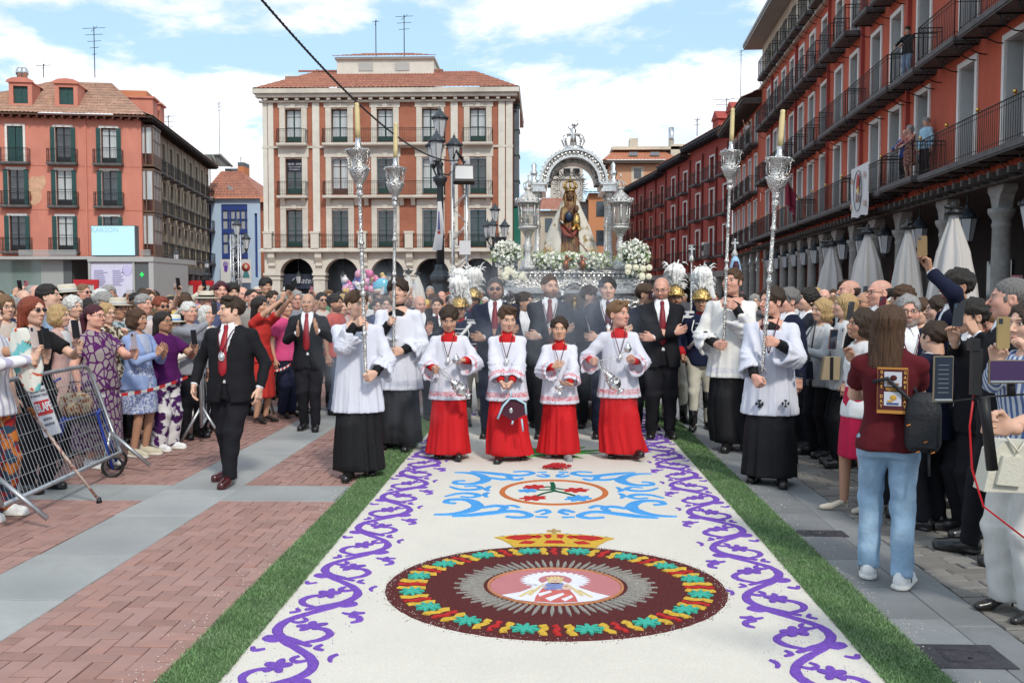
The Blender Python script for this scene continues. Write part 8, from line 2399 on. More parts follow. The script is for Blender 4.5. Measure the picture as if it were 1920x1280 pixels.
g=MB();g.tube([(-.15,-.035,-.10),(-.10,-.04,.02),(-.03,-.045,.10),(.03,-.045,.10),(.12,-.04,.05),(.13,-.035,-.06)],.012,5);g.tube([(.085,-.04,-.10),(.10,-.04,-.22)],.009,4);g.tube([(.0,-.04,-.12),(-.01,-.04,-.155)],.010,4);g.tube([(-.02,-.02,.10),(-.025,0,.17)],.009,4);g.build('ribbon',mat('pale_blue_ribbon',(.42,.60,.68),.6),t)
g=MB();g.lathe([(.022,0),(.018,.004),(0,.005)],12,sq=1.3);g.build('badge',M_SPLN,t,loc=(-.02,-.032,-.02),rot=(PI/2,0,0))

# ---- the acolytes with candle staffs
GA='acolytes in black cassocks with candle staffs'
fig('acolyte nearest at left in a plain white surplice, face half behind his staff',670,8.70,545,hair='short',hcol='brown',skin='fair',face=8,hyaw=38,top='surplice',tm=M_SURPLAIN,bottom='cassock',bm=M_BLACK,res=.7,group=GA,
 A=('w',682,602,8.42,(.45,-.8,.25),(.85,.5,0),'grip'),B=('w',686,708,8.42,(-.6,-.6,-.4),(-.7,.6,0),'grip'),feet=((-.08,-.12,0),(.10,.1,0)),ph=.9)
fig('acolyte behind at left with a tousled dark mop and a lace trimmed surplice',746,10.30,523,hair='mop',hcol='dark',skin='fair',face=-4,hyaw=4,hpit=-4,top='surplice',tm=M_SURLACE,bottom='cassock',bm=M_BLACK,res=.7,group=GA,
 A=('w',739,600,10.06,(.35,-.8,.3),(.9,.3,0),'grip'),B=('w',738,660,10.06,(-.7,-.6,-.1),(-.4,.8,0),'grip'),feet=((-.10,.1,0),(.10,-.12,0)),ph=2.2)
fig('tall acolyte behind at right in a cream lace surplice, looking left past the upright staff',1372,10.45,503,hair='short',hcol='brown',skin='rosy',face=-12,hyaw=-22,hpit=-5,top='surplice',tm=band_material('ivory_surplice',(.74,.73,.70),(.30,.32,.55),.5,46),bottom='cassock',bm=M_BLACK,res=.7,group=GA,sleeve=.70,
 A=('w',1357,648,10.2,(.7,-.6,-.1),(.3,.9,0),'grip'),B=('w',1363,570,10.2,(-.55,-.75,.3),(-.8,.5,0),'grip'),feet=((-.02,-.16,0),(.14,.10,0)),ph=4.1)
fR2=fig('acolyte nearest at right with dark hair, small black crosses on his surplice, looking left',1446,8.55,538,hair='short',hcol='dark',skin='rosy',face=-18,hyaw=-42,top='surplice',tm=M_SURPLAIN,bottom='cassock',bm=M_BLACK,res=.7,group=GA,
 A=('w',1428,722,8.24,(.5,-.4,-.75),(.5,.8,0),'grip'),B=('w',1436,640,8.25,(-.8,-.5,.1),(-.5,.8,0),'grip'),feet=((-.12,.06,0),(.12,-.10,0)),ph=5.3)
for lx,lz,s_ in ((-.07,.73,.035),(.15,.74,.032),(.27,.98,.018)):
 g=MB();y_=-.215 if lx<.2 else-.12
 for dx,dz in ((0,0),(-1,0),(1,0),(0,1),(0,-1),(-1.6,0),(1.6,0),(0,1.6),(0,-1.6),(-1.6,.5),(-1.6,-.5),(1.6,.5),(1.6,-.5),(.5,1.6),(-.5,1.6),(.5,-1.6),(-.5,-1.6)): g.box(lx+dx*s_*.5-s_*.16,lx+dx*s_*.5+s_*.16,y_-.012+.28*abs(lx)*(lx<.2)*.3,y_+.03,lz+dz*s_*.5-s_*.16,lz+dz*s_*.5+s_*.16)
 g.build('embroidered_cross',M_DKW,fR2.root)
g=MB()
for s_ in (-1,1): g.tube([(s_*.07,-.02,1.475),(s_*.062,-.125,1.41),(s_*.03,-.165,1.28),(.0,-.175,1.17)],.005,5)
g.build('medal_cord',M_CORD,fR2.root)

# ---- the bearers at the front of the float, arms folded
GBR='float bearers with folded arms'
fig('float bearer leftmost in front, navy suit, sunglasses, short dark beard, arms folded',929,11.15,520,hair='crop',hcol='dark',beard=.6,glasses='sun',skin='tan',kind='man',fat=1.12,top='suit',tm=M_SUITN,tie=True,res=.85,group=GBR,bc=(.010,.013,.032),**CROSS)
fig('float bearer second in front, charcoal suit, receding hair and brown beard, looking right',1031,11.15,515,hair='crop',hcol='brown',beard=.75,skin='fair',hyaw=24,top='suit',tm=M_SUITG,tie=True,medal=1,fat=1.08,res=.85,group=GBR,**CROSS)
fig('young float bearer third in front, navy suit, thick black hair, clean shaven',1139,11.15,519,hair='short',hcol='black',skin='fair',hyaw=2,top='suit',tm=M_SUITN,tie=(.10,.02,.06),medal=1,res=.85,group=GBR,bc=(.010,.013,.032),**CROSS)
fig('float bearer rightmost in front, bald with clear glasses and a dark beard, head bowed left',1240,11.15,519,hair='bald',hcol='dark',beard=.5,glasses='clear',skin='rosy',hyaw=-16,hpit=14,top='suit',tm=M_SUITB,tie=True,fat=1.05,res=.85,group=GBR,**CROSS)
for px,Y,yt,lab,hc in ((1108,12.0,536,'bearer half hidden behind the young navy suited bearer, face turned away','dark'),(1212,11.9,532,'bearer glimpsed between the silver poles and the bald bearer','brown'),(985,12.05,548,'bearer squeezed under the float behind the second altar boy','dark')):
 fig(lab,px,Y,yt,hair='short',hcol=hc,skin='mid',top='suit',tm=M_SUITN,res=1.2,group='bearers under the float',hyaw=60)

# ---- men and women in suits on the left
fig('heavy set young man in a black suit and red tie striding forward at left',432,8.38,556,hair='side',hcol='dark',kind='stout',skin='fair',fat=1.16,belly=.02,face=-10,hyaw=-40,top='suit',tm=M_SUITB,tie=(.32,.01,.02),medal=1,res=.7,shm=RIGHTSHOE,
 feet=((-.13,.16,0,-22),(.02,-.14,0)),A=((-.33,-.10,.92),(.15,-.4,-.9),(1,.2,.1),'relaxed'),B=((.31,-.06,.90),(-.05,-.2,-1),(-1,.2,0),'relaxed'),ph=1.1)
fig('older balding man in a black suit and red tie clapping behind the striding man',577,11.75,549,hair='bald',hcol='grey',skin='mid',face=4,top='suit',tm=M_SUITB,tie=(.30,.01,.02),res=.85,
 A=('w',563,617,11.45,(.1,-.35,.95),(1,.2,0),'flat'),B=('w',588,613,11.45,(-.15,-.3,.95),(-1,.2,0),'flat'),feet=((-.06,.0,0),(.10,-.12,0)))
fig('bald smiling man in a dark suit raising a hand behind the second left acolyte',787,12.6,553,hair='bald',hcol='grey',skin='rosy',face=12,hyaw=15,hpit=8,top='suit',tm=M_SUITG,res=1.0,fat=1.1,B=((.10,-.33,1.25),(.1,-.3,1),(0,-1,0),'open'))
fig('woman in a black suit and maroon tie with pulled back hair, behind the bald man',820,13.2,557,kind='woman',hair='bun',hcol='dark',skin='fair',top='suit',tie=True,res=1.0)
fig('man glimpsed behind the woman in the black suit by the plumed riders',846,14.6,553,hair='short',hcol='dark',top='suit',res=1.4)
# ---- plumed guards
M_TUN=cloth((.010,.014,.040),key='tunic_navy');M_BREECH=cloth((.56,.53,.44),key='cream_breeches');M_BOOT=mat('boot_leather',(.008,.008,.009),.2,spec=.8)
M_PLUME=mat('white_plume',(.90,.89,.86),.95,var=.08,vscale=40,bump=.8,bscale=60,stretch=(3,3,.4));M_REDT=cloth((.42,.015,.02));M_WTR=cloth((.70,.70,.70))
def guard(label,px,Y,ytop,kind='man',face=0,hcol='dark',hyaw=0,hpit=0,beard=0,seed=0,walk=1,red=False):
 f=fig(label,px,Y,ytop,kind=kind,hair='crop' if kind=='man' else 'pony',hcol=hcol,face=face,hyaw=hyaw,hpit=hpit,beard=beard,skin='tan',top='shirt',tm=M_TUN,bottom='breeches',bm=M_BREECH,res=.9,group='plumed guards with gold helmets',
   feet=((-.10,-.14*walk,.0),(.10,.12*walk,.0)),shm=M_BOOT,A=((-.24,-.15,.95),(0,-.6,-.7),(1,0,0),'fist'),B=((.22,-.22,1.05),(-.3,-.8,-.2),(-1,0,0),'fist'),ph=seed)
 r=f.root;HMx=f.HM
 g=MB();g.lathe([(.112,.045),(.118,.050),(.108,.060),(.104,.075),(.100,.11),(.085,.145),(.055,.168),(.02,.178)],22,(0,.014,0),sq=1.15);g.ball((0,-.125,.062),.035,8,5,1.8,1,.25);g.tube([(0,-.10,.12),(0,-.03,.185),(0,.05,.185),(0,.11,.13)],.012,6);o=g.build('helmet',M_GOLD,r);o.matrix_local=HMx
 for k in range(10): g=MB();a=2*PI*k/10;g.ball((.107*math.cos(a),.014+.122*math.sin(a),.068),.012,6,4);q=g.build('helmet_boss',mat('brass',(.6,)*3),o)
 pr2=random.Random(seed+5)
 def pl(X,Y_,Z):
  d=cone(X,Y_,Z,(0,0,.20),(0,.02,.33),.03,.075);d=smin(d,cone(X,Y_,Z,(0,.02,.33),(-.01,.10,.30),.075,.085),.03);d=smin(d,cone(X,Y_,Z,(-.01,.10,.30),(-.02,.19,.06),.085,.065),.03);d=smin(d,cone(X,Y_,Z,(.02,.05,.30),(.09*(1 if seed%2 else-1),.08,.10),.06,.03),.03)
  th_=np.arctan2(X,Y_-.06);return d+.012*np.sin(14*th_+2.0*np.sin(9*Z+seed))+.006*np.sin(31*th_+12*Z)
 V,Fq=surface(pl,(-.18,-.12,-.02),(.18,.30,.45),.011);q=link('plume',fast_mesh('plume',V*[1.22,1.15,1.12]-[0,0,.02],Fq,M_PLUME),o)
 g=MB()
 for k in range(70):
  a=pr2.uniform(0,2*PI);z0=pr2.uniform(.12,.46);p0=Vector((.095*math.cos(a),.09+.11*math.sin(a),z0));p1=p0+Vector((.07*math.cos(a),.06*math.sin(a),pr2.uniform(-.05,.06)));g.tube([p0,(p0+p1)/2+Vector((0,0,.02)),p1],[.012,.008,.001],3,False)
 tag(g.build('plume_wisps',M_PLUME,o),kind='stuff')
 # uniform trim
 g=MB()
 for k in range(7): z=1.36-.055*k;g.tube([(-.09+.008*k,-.142-.004*k*(k<4),z),(0,-.156-.004*(k<4),z-.006),(.09-.008*k,-.142-.004*k*(k<4),z)],.006,4)
 for s_ in (-1,1): g.tube([(s_*.10,-.10,1.40),(s_*.13,-.14,1.28),(s_*.05,-.17,1.10)],.008,4)
 g.build('tunic_braid',M_WTR,r)
 for s_ in (-1,1):
  g=MB();g.box(s_*.10,s_*.235,-.055,.055,1.425,1.455)
  for k in range(8): g.tube([(s_*.23,-.05+.0145*k,1.44),(s_*.245,-.055+.016*k,1.37)],.007,3)
  g.build('epaulette',M_WTR,r)
 g=MB();g.lathe([(.072,1.44),(.066,1.50),(.060,1.50)],16,(0,.02,0));g.build('red_collar',M_REDT,r)
 g=MB();g.tube([(.15,-.10,1.42),(-.02,-.175,1.22),(-.17,-.10,1.04)],.022,6);g.tube([(.15,.10,1.42),(0,.16,1.22),(-.17,.08,1.04)],.022,6);g.build('white_baldric',M_WTR,r)
 g=MB();g.lathe([(.172,1.02),(.172,1.06),(.168,1.06)],20,(0,.01,0),sq=.75);g.build('white_belt',M_WTR,r)
 for s_,k_ in ((-1,0),(1,1)):
  E_,W_=f.joints[1+3*k_],f.joints[2+3*k_]
  g=MB();g.tube([E_.lerp(W_,.55),E_.lerp(W_,.96)],[.056,.052],12);g.build('red_cuff',M_REDT,r)
 # tall boots
 for s_,fy in ((-1,-.14*walk),(1,.12*walk)):
  g=MB();g.tube([(s_*.10,fy+.02,.06),(s_*.10,fy+.015,.20),(s_*.096,fy*.5+.0,.34),(s_*.094,fy*.3-.012,.50)],[.052,.056,.070,.076],14);g.build('boot',M_BOOT,r)
 return f
guard('plumed guard woman at left with lowered face, white baldric over navy tunic',862,12.0,562,kind='woman',seed=1,hpit=6,face=4)
guard('plumed guard with a tall white plume directly above the leftmost bearer',888,13.0,546,seed=2,face=2)
guard('third plumed guard at left, plume rising behind the other two',861,13.9,545,seed=3)
guard('bearded plumed guard at right behind the bald bearer',1267,12.7,541,beard=.8,seed=4,walk=-1)
guard('plumed guard furthest right beside the tall acolyte, holding reins',1316,11.9,548,seed=5,face=-6,hyaw=-8)
# ---- people on the balconies
def balcony_person(label,Y,zf,off,**k):
 x=rx(Y)-off
 return person(label,x,Y,k.pop('h',1.7),z=zf,face=k.pop('face',-80),res=1.3,**k)
LEANP=dict(A=((-.18,-.42,1.05),(.2,-.6,-.4),(.8,.2,-.4),'relaxed'),B=((.10,-.44,1.05),(-.2,-.6,-.4),(-.8,.2,-.4),'relaxed'))
balcony_person('man in a black top and pale jeans leaning over the second floor balcony',31.6,8.62,.35,hair='short',hcol='dark',top='shirt',tc=(.015,.015,.018),bottom='jeans',bc=(.30,.42,.58),hpit=25,face=-55,**LEANP)
balcony_person('older man in a royal blue shirt at the first floor balcony rail',31.3,5.27,.45,hair='bald',hcol='white',skin='rosy',top='shirt',tc=(.03,.08,.35),hpit=15,face=-60,**LEANP)
balcony_person('woman in a red flowered dress between two men on the first floor balcony',30.5,5.27,.55,kind='woman',hair='bob',hcol='grey',top='shirt',tm=patterned('red_floral',(.25,.02,.03),(.50,.30,.22),26,.5,'noise'),bottom='dress',bm=patterned('red_floral',(.25,.02,.03),(.50,.30,.22),26,.5,'noise'),hpit=20,face=-60,**LEANP)
balcony_person('grey haired man in a pale blue shirt at the back of the first floor balcony',29.9,5.27,.25,hair='short',hcol='grey',top='shirt',tc=(.35,.55,.68),hpit=10,face=-70,h=1.82)
balcony_person('distant person waving on a third floor balcony near the cream attic',66.4,11.8,.4,hair='short',hcol='brown',top='tee',tc=(.6,.55,.5),face=-70,A=((-.3,-.2,1.75),(0,-.3,1),(0,-1,0),'open'))

# ---- the left crowd, front rows, told apart one by one
PAT=dict(purple=patterned('plum_leaf_print',(.085,.012,.10),(.30,.25,.245),15,.10,'edge',stretch=(1,1,.7)),floral=patterned('violet_white_floral',(.62,.60,.60),(.055,.012,.085),8.5,.52,'noise'),dots=patterned('blue_speckle_dress',(.50,.54,.64),(.16,.20,.40),48,.5,'noise'),
   leo=patterned('cream_leopard',(.56,.50,.38),(.06,.035,.02),20,.48,'noise'),palm=patterned('grey_palm_print',(.36,.42,.44),(.08,.12,.14),16,.52,'noise'),stripe=patterned('blue_stripe_shirt',(.56,.60,.66),(.10,.15,.32),9.5,.55,'stripe',stretch=(1,.3,.3)),grey=patterned('white_fine_stripe',(.70,.70,.72),(.40,.38,.48),22,.75,'stripe',stretch=(.2,.2,1)),
   redf=patterned('red_paisley',(.28,.02,.02),(.02,.05,.09),14,.5,'noise',extra=(.50,.16,.03)),scarf=patterned('flower_scarf',(.66,.66,.60),(.52,.08,.03),15,.58,'noise',extra=(.16,.48,.50)))
GL='spectators behind the left barrier'
_taken=[]
def sp(label,px,Y,yt,face=62,**k):
 k.setdefault('res',1.25);k.setdefault('group',GL)
 f=fig(label,px,Y,yt,face=face,**k);_taken.append(f.pos);return f
f=sp('dark haired woman in a purple leaf print dress and glasses, phone at her chin',178,9.15,570,72,kind='woman',hair='pony',hcol='plum',glasses='clear',skin='rosy',fat=1.38,belly=.05,top='tee',tm=PAT['purple'],bottom='dress',bm=PAT['purple'],skirtlen=.20,shoes='sneaker',res=.8,**PH1(1.30,.05,-.45))
phone('pinkish phone held by the woman in the purple leaf print dress',f,(.04,-.47,1.36),col=(.40,.34,.38))
sp('elderly woman in a powder blue cardigan and speckled dress clapping, curly auburn hair',258,9.75,578,74,kind='woman',hair='bob',hcol='brown',skin='tan',fat=1.15,top='cardigan',tc=(.26,.34,.56),sleeve=(.40,.44,.56),bottom='dress',bm=PAT['dots'],skirtlen=.52,shoes='sneaker',shm=cloth((.55,.50,.38)),res=.8,**CLAP)
f=sp('woman in a violet top and violet floral trousers filming with her phone',306,10.15,583,66,kind='woman',hair='long',hcol='black',glasses='clear',skin='tan',fat=1.22,top='tee',tc=(.075,.008,.085),bottom='wide',bm=PAT['floral'],shoes='sneaker',res=.8,**PH1(1.36,.07,-.42))
phone('dark phone held by the woman in the violet top',f,(.06,-.44,1.43))
f=sp('woman with long red dyed hair and sunglasses in a black top near the left edge',62,8.0,555,70,kind='woman',hair='long',hcol='red',glasses='sun',skin='fair',top='tee',tc=(.012,.011,.012),bottom='trousers',res=.8,**PH1(1.38,.05,-.44));phone('black phone held upright before the red haired woman',f,(.03,-.46,1.46))
f=sp('person at the left edge in a finely striped white top, taking a photo',-22,7.0,560,78,kind='woman',hair='bob',hcol='brown',top='shirt',tm=PAT['grey'],bottom='wide',bm=PAT['redf'],shoes='sneaker',res=.8,**PH2(1.38,.0,-.50));phone('large black phone between the hands of the white striped sleeves',f,(0,-.53,1.44))
t=thing('scarf','flowered scarf hanging from the arm of the person at the left edge','scarf',tuple(at(48,650,6.9)));V,Fq=surface(lambda X,Y,Z: prof(X,Y,Z,[(-.34,.05,.03,.05,0),(-.15,.12,.045,.02,0),(.05,.11,.05,-.02,0),(.14,.05,.05,-.04,0)],.12,5,.6),(-.2,-.1,-.37),(.2,.1,.17),.014);link('cloth',fast_mesh('cloth',V,Fq,PAT['scarf']),t)
f=sp('person cut off by the left edge holding a white rimmed phone, orange bracelets',-70,6.9,562,80,kind='woman',hair='bob',hcol='grey',skin='tan',top='tee',tc=(.30,.16,.08),res=1.0,**PH1(1.42,.05,-.62));phone('pale rimmed phone at the very left edge',f,(.04,-.60,1.46),col=(.60,.50,.46))
f=sp('silver haired spectator at the far left edge behind the raised phones',8,9.2,552,60,kind='woman',hair='bob',hcol='light',glasses='clear',top='shirt',tc=(.50,.42,.36),**PH1(1.5))
sp('blond bobbed woman in a pale pink coat seen from behind her cheek',112,9.7,571,88,kind='woman',hair='bob',hcol='blond',top='coat',tc=(.52,.34,.31),bottom='trousers')
sp('old man in a beige flat cap and glasses at the left',85,10.6,543,58,hair='short',hcol='white',glasses='clear',hat=('cap',(.50,.42,.30)),top='shirt',tc=(.03,.04,.09))
sp('bald headed man behind the flat capped man',45,11.9,542,60,hair='bald',hcol='dark',top='shirt',tc=(.4,.4,.42))
sp('brown haired boy peering over shoulders near the red board',122,12.2,538,40,kind='child',hair='boy',hcol='brown',top='tee',tc=(.3,.3,.35),h=1.75)
sp('fluffy pinkish white haired woman behind the blond bob',138,10.8,556,66,kind='woman',hair='curly',hcol='white',top='shirt',tc=(.6,.5,.48))
sp('blond woman with glasses and a leopard print blouse, hand at her chin',200,10.5,568,64,kind='woman',hair='bob',hcol='blond',glasses='clear',top='shirt',tm=PAT['leo'],B=((.06,-.26,1.36),(-.3,-.3,.9),(-1,0,0),'fist'))
sp('man in a pale straw hat with a black band and a grey palm print shirt',222,10.9,560,60,hair='short',hcol='dark',skin='tan',hat=('straw',(.56,.50,.40),(.5,.5,.5)),top='tee',tm=PAT['palm'])
sp('woman with dark red cropped hair and large sunglasses behind the violet top',302,11.4,556,52,kind='woman',hair='short',hcol='red',glasses='sun',skin='tan',top='shirt',tc=(.60,.50,.48),res=1.1)
sp('grey haired man in front of the poster, seen in profile',270,11.8,552,70,hair='short',hcol='grey',skin='rosy',top='shirt',tc=(.55,.55,.58),res=1.1)
sp('woman in a white straw hat with a blue painted brim',325,10.9,592,64,kind='woman',hair='bob',hcol='blond',hat=('straw',(.70,.66,.56),(.14,.30,.55)),top='shirt',tc=(.70,.64,.58),res=1.1,**CLAP)
f=sp('white haired man in a grey sweater with a wristwatch raising his phone',355,11.0,566,56,hair='short',hcol='white',skin='rosy',top='shirt',tc=(.26,.27,.30),res=1.1,**PHA(1.60,.05,-.42));phone('black phone raised by the white haired man in the grey sweater',f,(.05,-.44,1.68))
sp('white haired woman in clear glasses and a white blouse looking up',388,11.5,572,58,kind='woman',hair='bob',hcol='white',glasses='clear',top='shirt',tc=(.66,.64,.60),hpit=-12,res=1.1)
sp('man in a cream straw hat with a wide black band behind the white haired pair',388,12.6,548,56,hair='short',hcol='grey',skin='rosy',hat=('straw',(.62,.56,.44),(.02,.02,.02)),top='shirt',tc=(.10,.12,.22),res=1.1)
sp('woman with short burgundy hair at the end of the red hoarding',415,14.2,528,30,kind='woman',hair='short',hcol='plum',skin='rosy',top='shirt',tc=(.08,.08,.16),res=1.1)
sp('young man with a black fringe beside the burgundy haired woman',436,14.4,532,34,hair='mop',hcol='black',top='tee',tc=(.05,.05,.06))
sp('shaven headed man behind the striding young man',455,15.0,537,34,hair='bald',hcol='dark',skin='rosy',top='tee',tc=(.4,.42,.46))
sp('man with sunglasses pushed up on dark cropped hair left of the red dress',473,13.3,541,46,hair='crop',hcol='black',glasses='clear',skin='rosy',top='tee',tc=(.30,.28,.26),hpit=-8)
f=sp('long dark haired woman in a red dress filming with both arms raised',488,12.35,556,66,kind='woman',hair='long',hcol='black',skin='mid',top='tee',tc=(.48,.035,.03),bottom='dress',bc=(.48,.035,.03),skirtlen=.35,shoes='heel',shm=M_BLKSHOE,res=.9,**PH2(1.86,.10,-.46));phone('dark phone held high by the woman in the red dress',f,(.10,-.50,1.93),horiz=True)
sp('woman in a hot pink blouse and navy trousers reaching up to film',536,12.9,560,60,kind='woman',hair='pony',hcol='dark',skin='mid',fat=1.12,top='tee',tc=(.58,.07,.20),bottom='trousers',bc=(.018,.022,.05),shoes='heel',shm=M_BLKSHOE,res=.9,**PH1(1.72,.12,-.46))
sp('silver haired person in a grey wrap between the red dress and the clapping man',535,13.6,550,70,hair='short',hcol='grey',top='shirt',tc=(.30,.32,.34),res=1.1)
sp('young man with a black fringe standing tall above the crowd at the blue house',499,17.5,520,40,hair='mop',hcol='black',skin='mid',top='tee',tc=(.06,.05,.06),h=1.98)
f=sp('man aiming a black camera above the heads left of the arches',512,15.2,545,48,hair='short',hcol='dark',top='tee',tc=(.42,.30,.24),**PH2(1.72,.04,-.40));phone('black camera phone held sideways above the crowd',f,(.04,-.43,1.80),horiz=True,size=1.3)
sp('man in a white straw hat with a black band under the first arch',543,16.5,540,44,hair='short',hcol='grey',hat=('straw',(.70,.70,.68),(.02,.02,.02)),top='shirt',tc=(.5,.5,.5))
sp('grey haired man with glasses squinting beside the clapping man',556,13.4,545,26,hair='short',hcol='grey',glasses='clear',skin='rosy',top='shirt',tc=(.20,.22,.26))
sp('woman in dark sunglasses with black hair right of the clapping man',604,14.0,547,30,kind='woman',hair='pony',hcol='black',glasses='sun',skin='mid',top='tank',tc=(.55,.50,.46),res=1.1)
sp('bearded man in a salmon red polo shirt seen from behind his shoulder',629,13.2,552,72,hair='short',hcol='black',beard=.7,skin='tan',top='tee',tc=(.50,.085,.065),bottom='jeans',bc=(.06,.09,.15),res=.9)
sp('woman with light brown hair and earrings beside the red polo shirt',641,13.9,560,40,kind='woman',hair='bun',hcol='brown',top='tee',tc=(.5,.42,.38),bottom='shorts',bc=(.20,.32,.50))
sp('woman in a deep pink top behind the red polo shirt',654,14.6,560,30,kind='woman',hair='long',hcol='brown',glasses='clear',top='tee',tc=(.40,.04,.12))
sp('man with a wrist watch taking a photo beside the second acolyte',708,14.8,560,20,hair='short',hcol='dark',glasses='clear',top='shirt',tc=(.02,.03,.07))
sp('smiling man with glasses peeking left of the tousled acolyte',724,14.0,556,14,hair='short',hcol='brown',glasses='clear',top='shirt',tc=(.05,.07,.16))

# ---- the right side, nearest figures
GR_='spectators on the right'
M_TEE=cloth((.085,.008,.012),key='maroon_tee');M_JEAN=mat('pale_jeans',(.25,.38,.52),.85,var=.22,vscale=5,bump=.5,bscale=14,dirt=(.40,.52,.62),dscale=3.0,dlo=.5,dhi=.7,bdist=.02)
gx,gY=1671,5.62
girl=fig('long haired woman in a maroon t-shirt and pale jeans, her back to the camera',gx,gY,570,kind='woman',hair='longstraight',hcol='brown',face=158,hyaw=-20,skin='fair',top='tee',tm=M_TEE,bottom='jeans',bm=M_JEAN,shoes='sneaker',shm=M_SNK,res=.7,fat=.93,
   feet=((-.10,.10,0,-12),(.11,-.06,0,6)),A=((-.10,-.40,1.05),(.3,-.8,.2),(.9,0,.3),'grip'),B=((.12,-.40,1.12),(-.3,-.8,.3),(-.9,0,.3),'grip'),ph=.2)
for s_,o_ in ((-1,(-.10,.10)),(1,(.11,-.06))):
 g=MB()
 for k in range(2): g.box(o_[0]+s_*.048,o_[0]+s_*.056,o_[1]-.07+.04*k,o_[1]-.05+.05*k,.035,.075)
 g.build('shoe_stripe',M_GREENW,girl.root)
# shirt print on the back
yb=.158
g=MB();g.box(-.13,.15,yb,yb+.012,1.02,1.40);prn=g.build('shirt_print',mat('print_frame',(.44,.20,.04),.8),girl.root)
g=MB();g.box(-.125,.145,yb+.0125,yb+.014,1.05,1.385);g.build('print_ground',mat('print_maroon',(.07,.012,.015),.8),prn);prn.scale=(.62,1,.74);prn.location=(-.03,0,.33)
for z0,z1 in ((1.245,1.365),(1.085,1.20)): g=MB();g.box(-.075,.085,yb+.0145,yb+.016,z0,z1);g.build('print_square',mat('print_offwhite',(.52,.54,.60),.8),prn)
for (zc,cols) in ((1.305,((.07,.01,.012),(.30,.13,.05))),(1.142,((.50,.30,.05),(.04,.07,.20)))):
 g=MB();g.ball((.0,yb+.016,zc+.01),.030,8,6,1.1,.1,.8);g.ball((.03,yb+.016,zc-.02),.020,8,6,1.4,.1,.5);g.build('print_shape',mat('pm%d'%int(zc*1000),cols[0],.8),prn)
 g=MB();g.box(-.05,.06,yb+.016,yb+.018,zc-.048,zc-.032);g.build('print_line',mat('pn%d'%int(zc*1000),cols[1],.8),prn)
ink=mat('print_amber',(.60,.33,.08),.8)
text('VERSUS',.040,ink,prn,(.005,yb+.0165,1.222),rot=(PI/2,0,PI),bold=.001)
for i,ch in enumerate('GAME DAY'):
 if ch != ' ': text(ch,.036,ink,prn,(.110,yb+.0165,1.36-.040*i),rot=(PI/2,0,PI),bold=.001);text(ch,.036,ink,prn,(-.105,yb+.0165,1.36-.040*i),rot=(PI/2,0,PI),bold=.001)
bp_=thing('backpack','black backpack with orange zip pulls hanging off the maroon shirted woman','backpack',tuple(at(1731,782,5.42)),R(158));bp_.scale=(.64,)*3;M_BPK=mat('black_nylon',(.010,.011,.014),.6,bump=.5,bscale=30)
V,Fq=surface(lambda X,Y,Z: np.maximum(prof(X,Y,Z,[(-.30,.12,.09,0,0),(-.24,.15,.12,0,0),(.05,.15,.12,0,0),(.16,.13,.10,0,0),(.22,.07,.05,0,0)],.02,4,0,sq=3.2),-99),(-.2,-.16,-.33),(.2,.16,.26),.014);link('body',fast_mesh('body',V,Fq,M_BPK),bp_)
g=MB();g.box(-.11,.11,.12,.155,-.25,-.02);g.build('pocket',M_BPK,bp_)
for x_,z_ in ((.10,-.05),(-.04,-.19),(-.10,-.28),(.02,-.28)): g=MB();g.tube([(x_,.16,z_),(x_+.03,.17,z_-.012)],.006,5);g.build('zip_pull',mat('orange_pull',(.62,.20,.03),.6),bp_)
g=MB();g.tube([(.42,.04,.30),(.30,.06,.34),(.12,.04,.16),(.02,.0,.10)],.020,6);g.tube([(.05,-.12,.18),(.14,-.16,.34),(.20,-.28,.30),(.12,-.30,.1),(.02,-.14,-.1)],.020,6);g.tube([(-.05,.10,-.28),(-.06,.13,-.50)],.012,5);g.build('strap',M_BPK,bp_)
def rp(label,px,Y,yt,face=-60,**k):
 k.setdefault('res',1.0);k.setdefault('group',GR_);f=fig(label,px,Y,yt,face=face,**k);_taken.append(f.pos);return f
f=rp('woman in a white jacket, crimson skirt and cream heels, mostly hidden by the maroon shirt',1616,7.45,600,-82,kind='woman',hair='bob',hcol='dark',skin='tan',top='shirt',tc=(.66,.66,.66),bottom='skirt',bc=(.46,.015,.06),skirtlen=.47,shoes='heel',shm=cloth((.58,.52,.42)),h=1.58,feet=((-.06,-.12,0),(.08,.08,0)),A=('w',1588,655,7.35,(.1,-.3,1),(.4,-.4,0),'phone'),B=('w',1606,660,7.5,(-.3,-.2,1),(-1,0,0),'phone'))
t=phone('white rimmed phone held by the woman in the white jacket',f,to_local(f.pos[0],f.pos[1],f.h,f.face,at(1580,633,7.3)),rz=-10,col=(.55,.52,.50));phone('brown cased phone held edge on beside the white rimmed phone',f,to_local(f.pos[0],f.pos[1],f.h,f.face,at(1562,636,7.4)),rz=-75,col=(.16,.08,.05))
rp('grey bearded man with glasses and a navy suit facing the camera beside the maroon shirt',1703,7.35,554,-8,hair='short',hcol='grey',beard=.8,glasses='clear',skin='rosy',hyaw=-6,top='suit',tm=M_SUITN,medal=1,res=.8,kind='stout',fat=1.1)
f=rp('bearded young man in a navy suit stretching one arm up with a phone',1792,7.7,505,-100,hair='short',hcol='black',beard=.7,skin='tan',hyaw=15,top='suit',tm=M_SUITN,res=.8,B=('w',1731,486,7.5,(.1,-.2,1),(0,-.6,0),'phone'),bc=(.010,.013,.032));phone('phone at the end of the highest raised arm, before the parasols',f,to_local(f.pos[0],f.pos[1],f.h,f.face,at(1729,461,7.42)),rz=90,col=(.20,.13,.06))
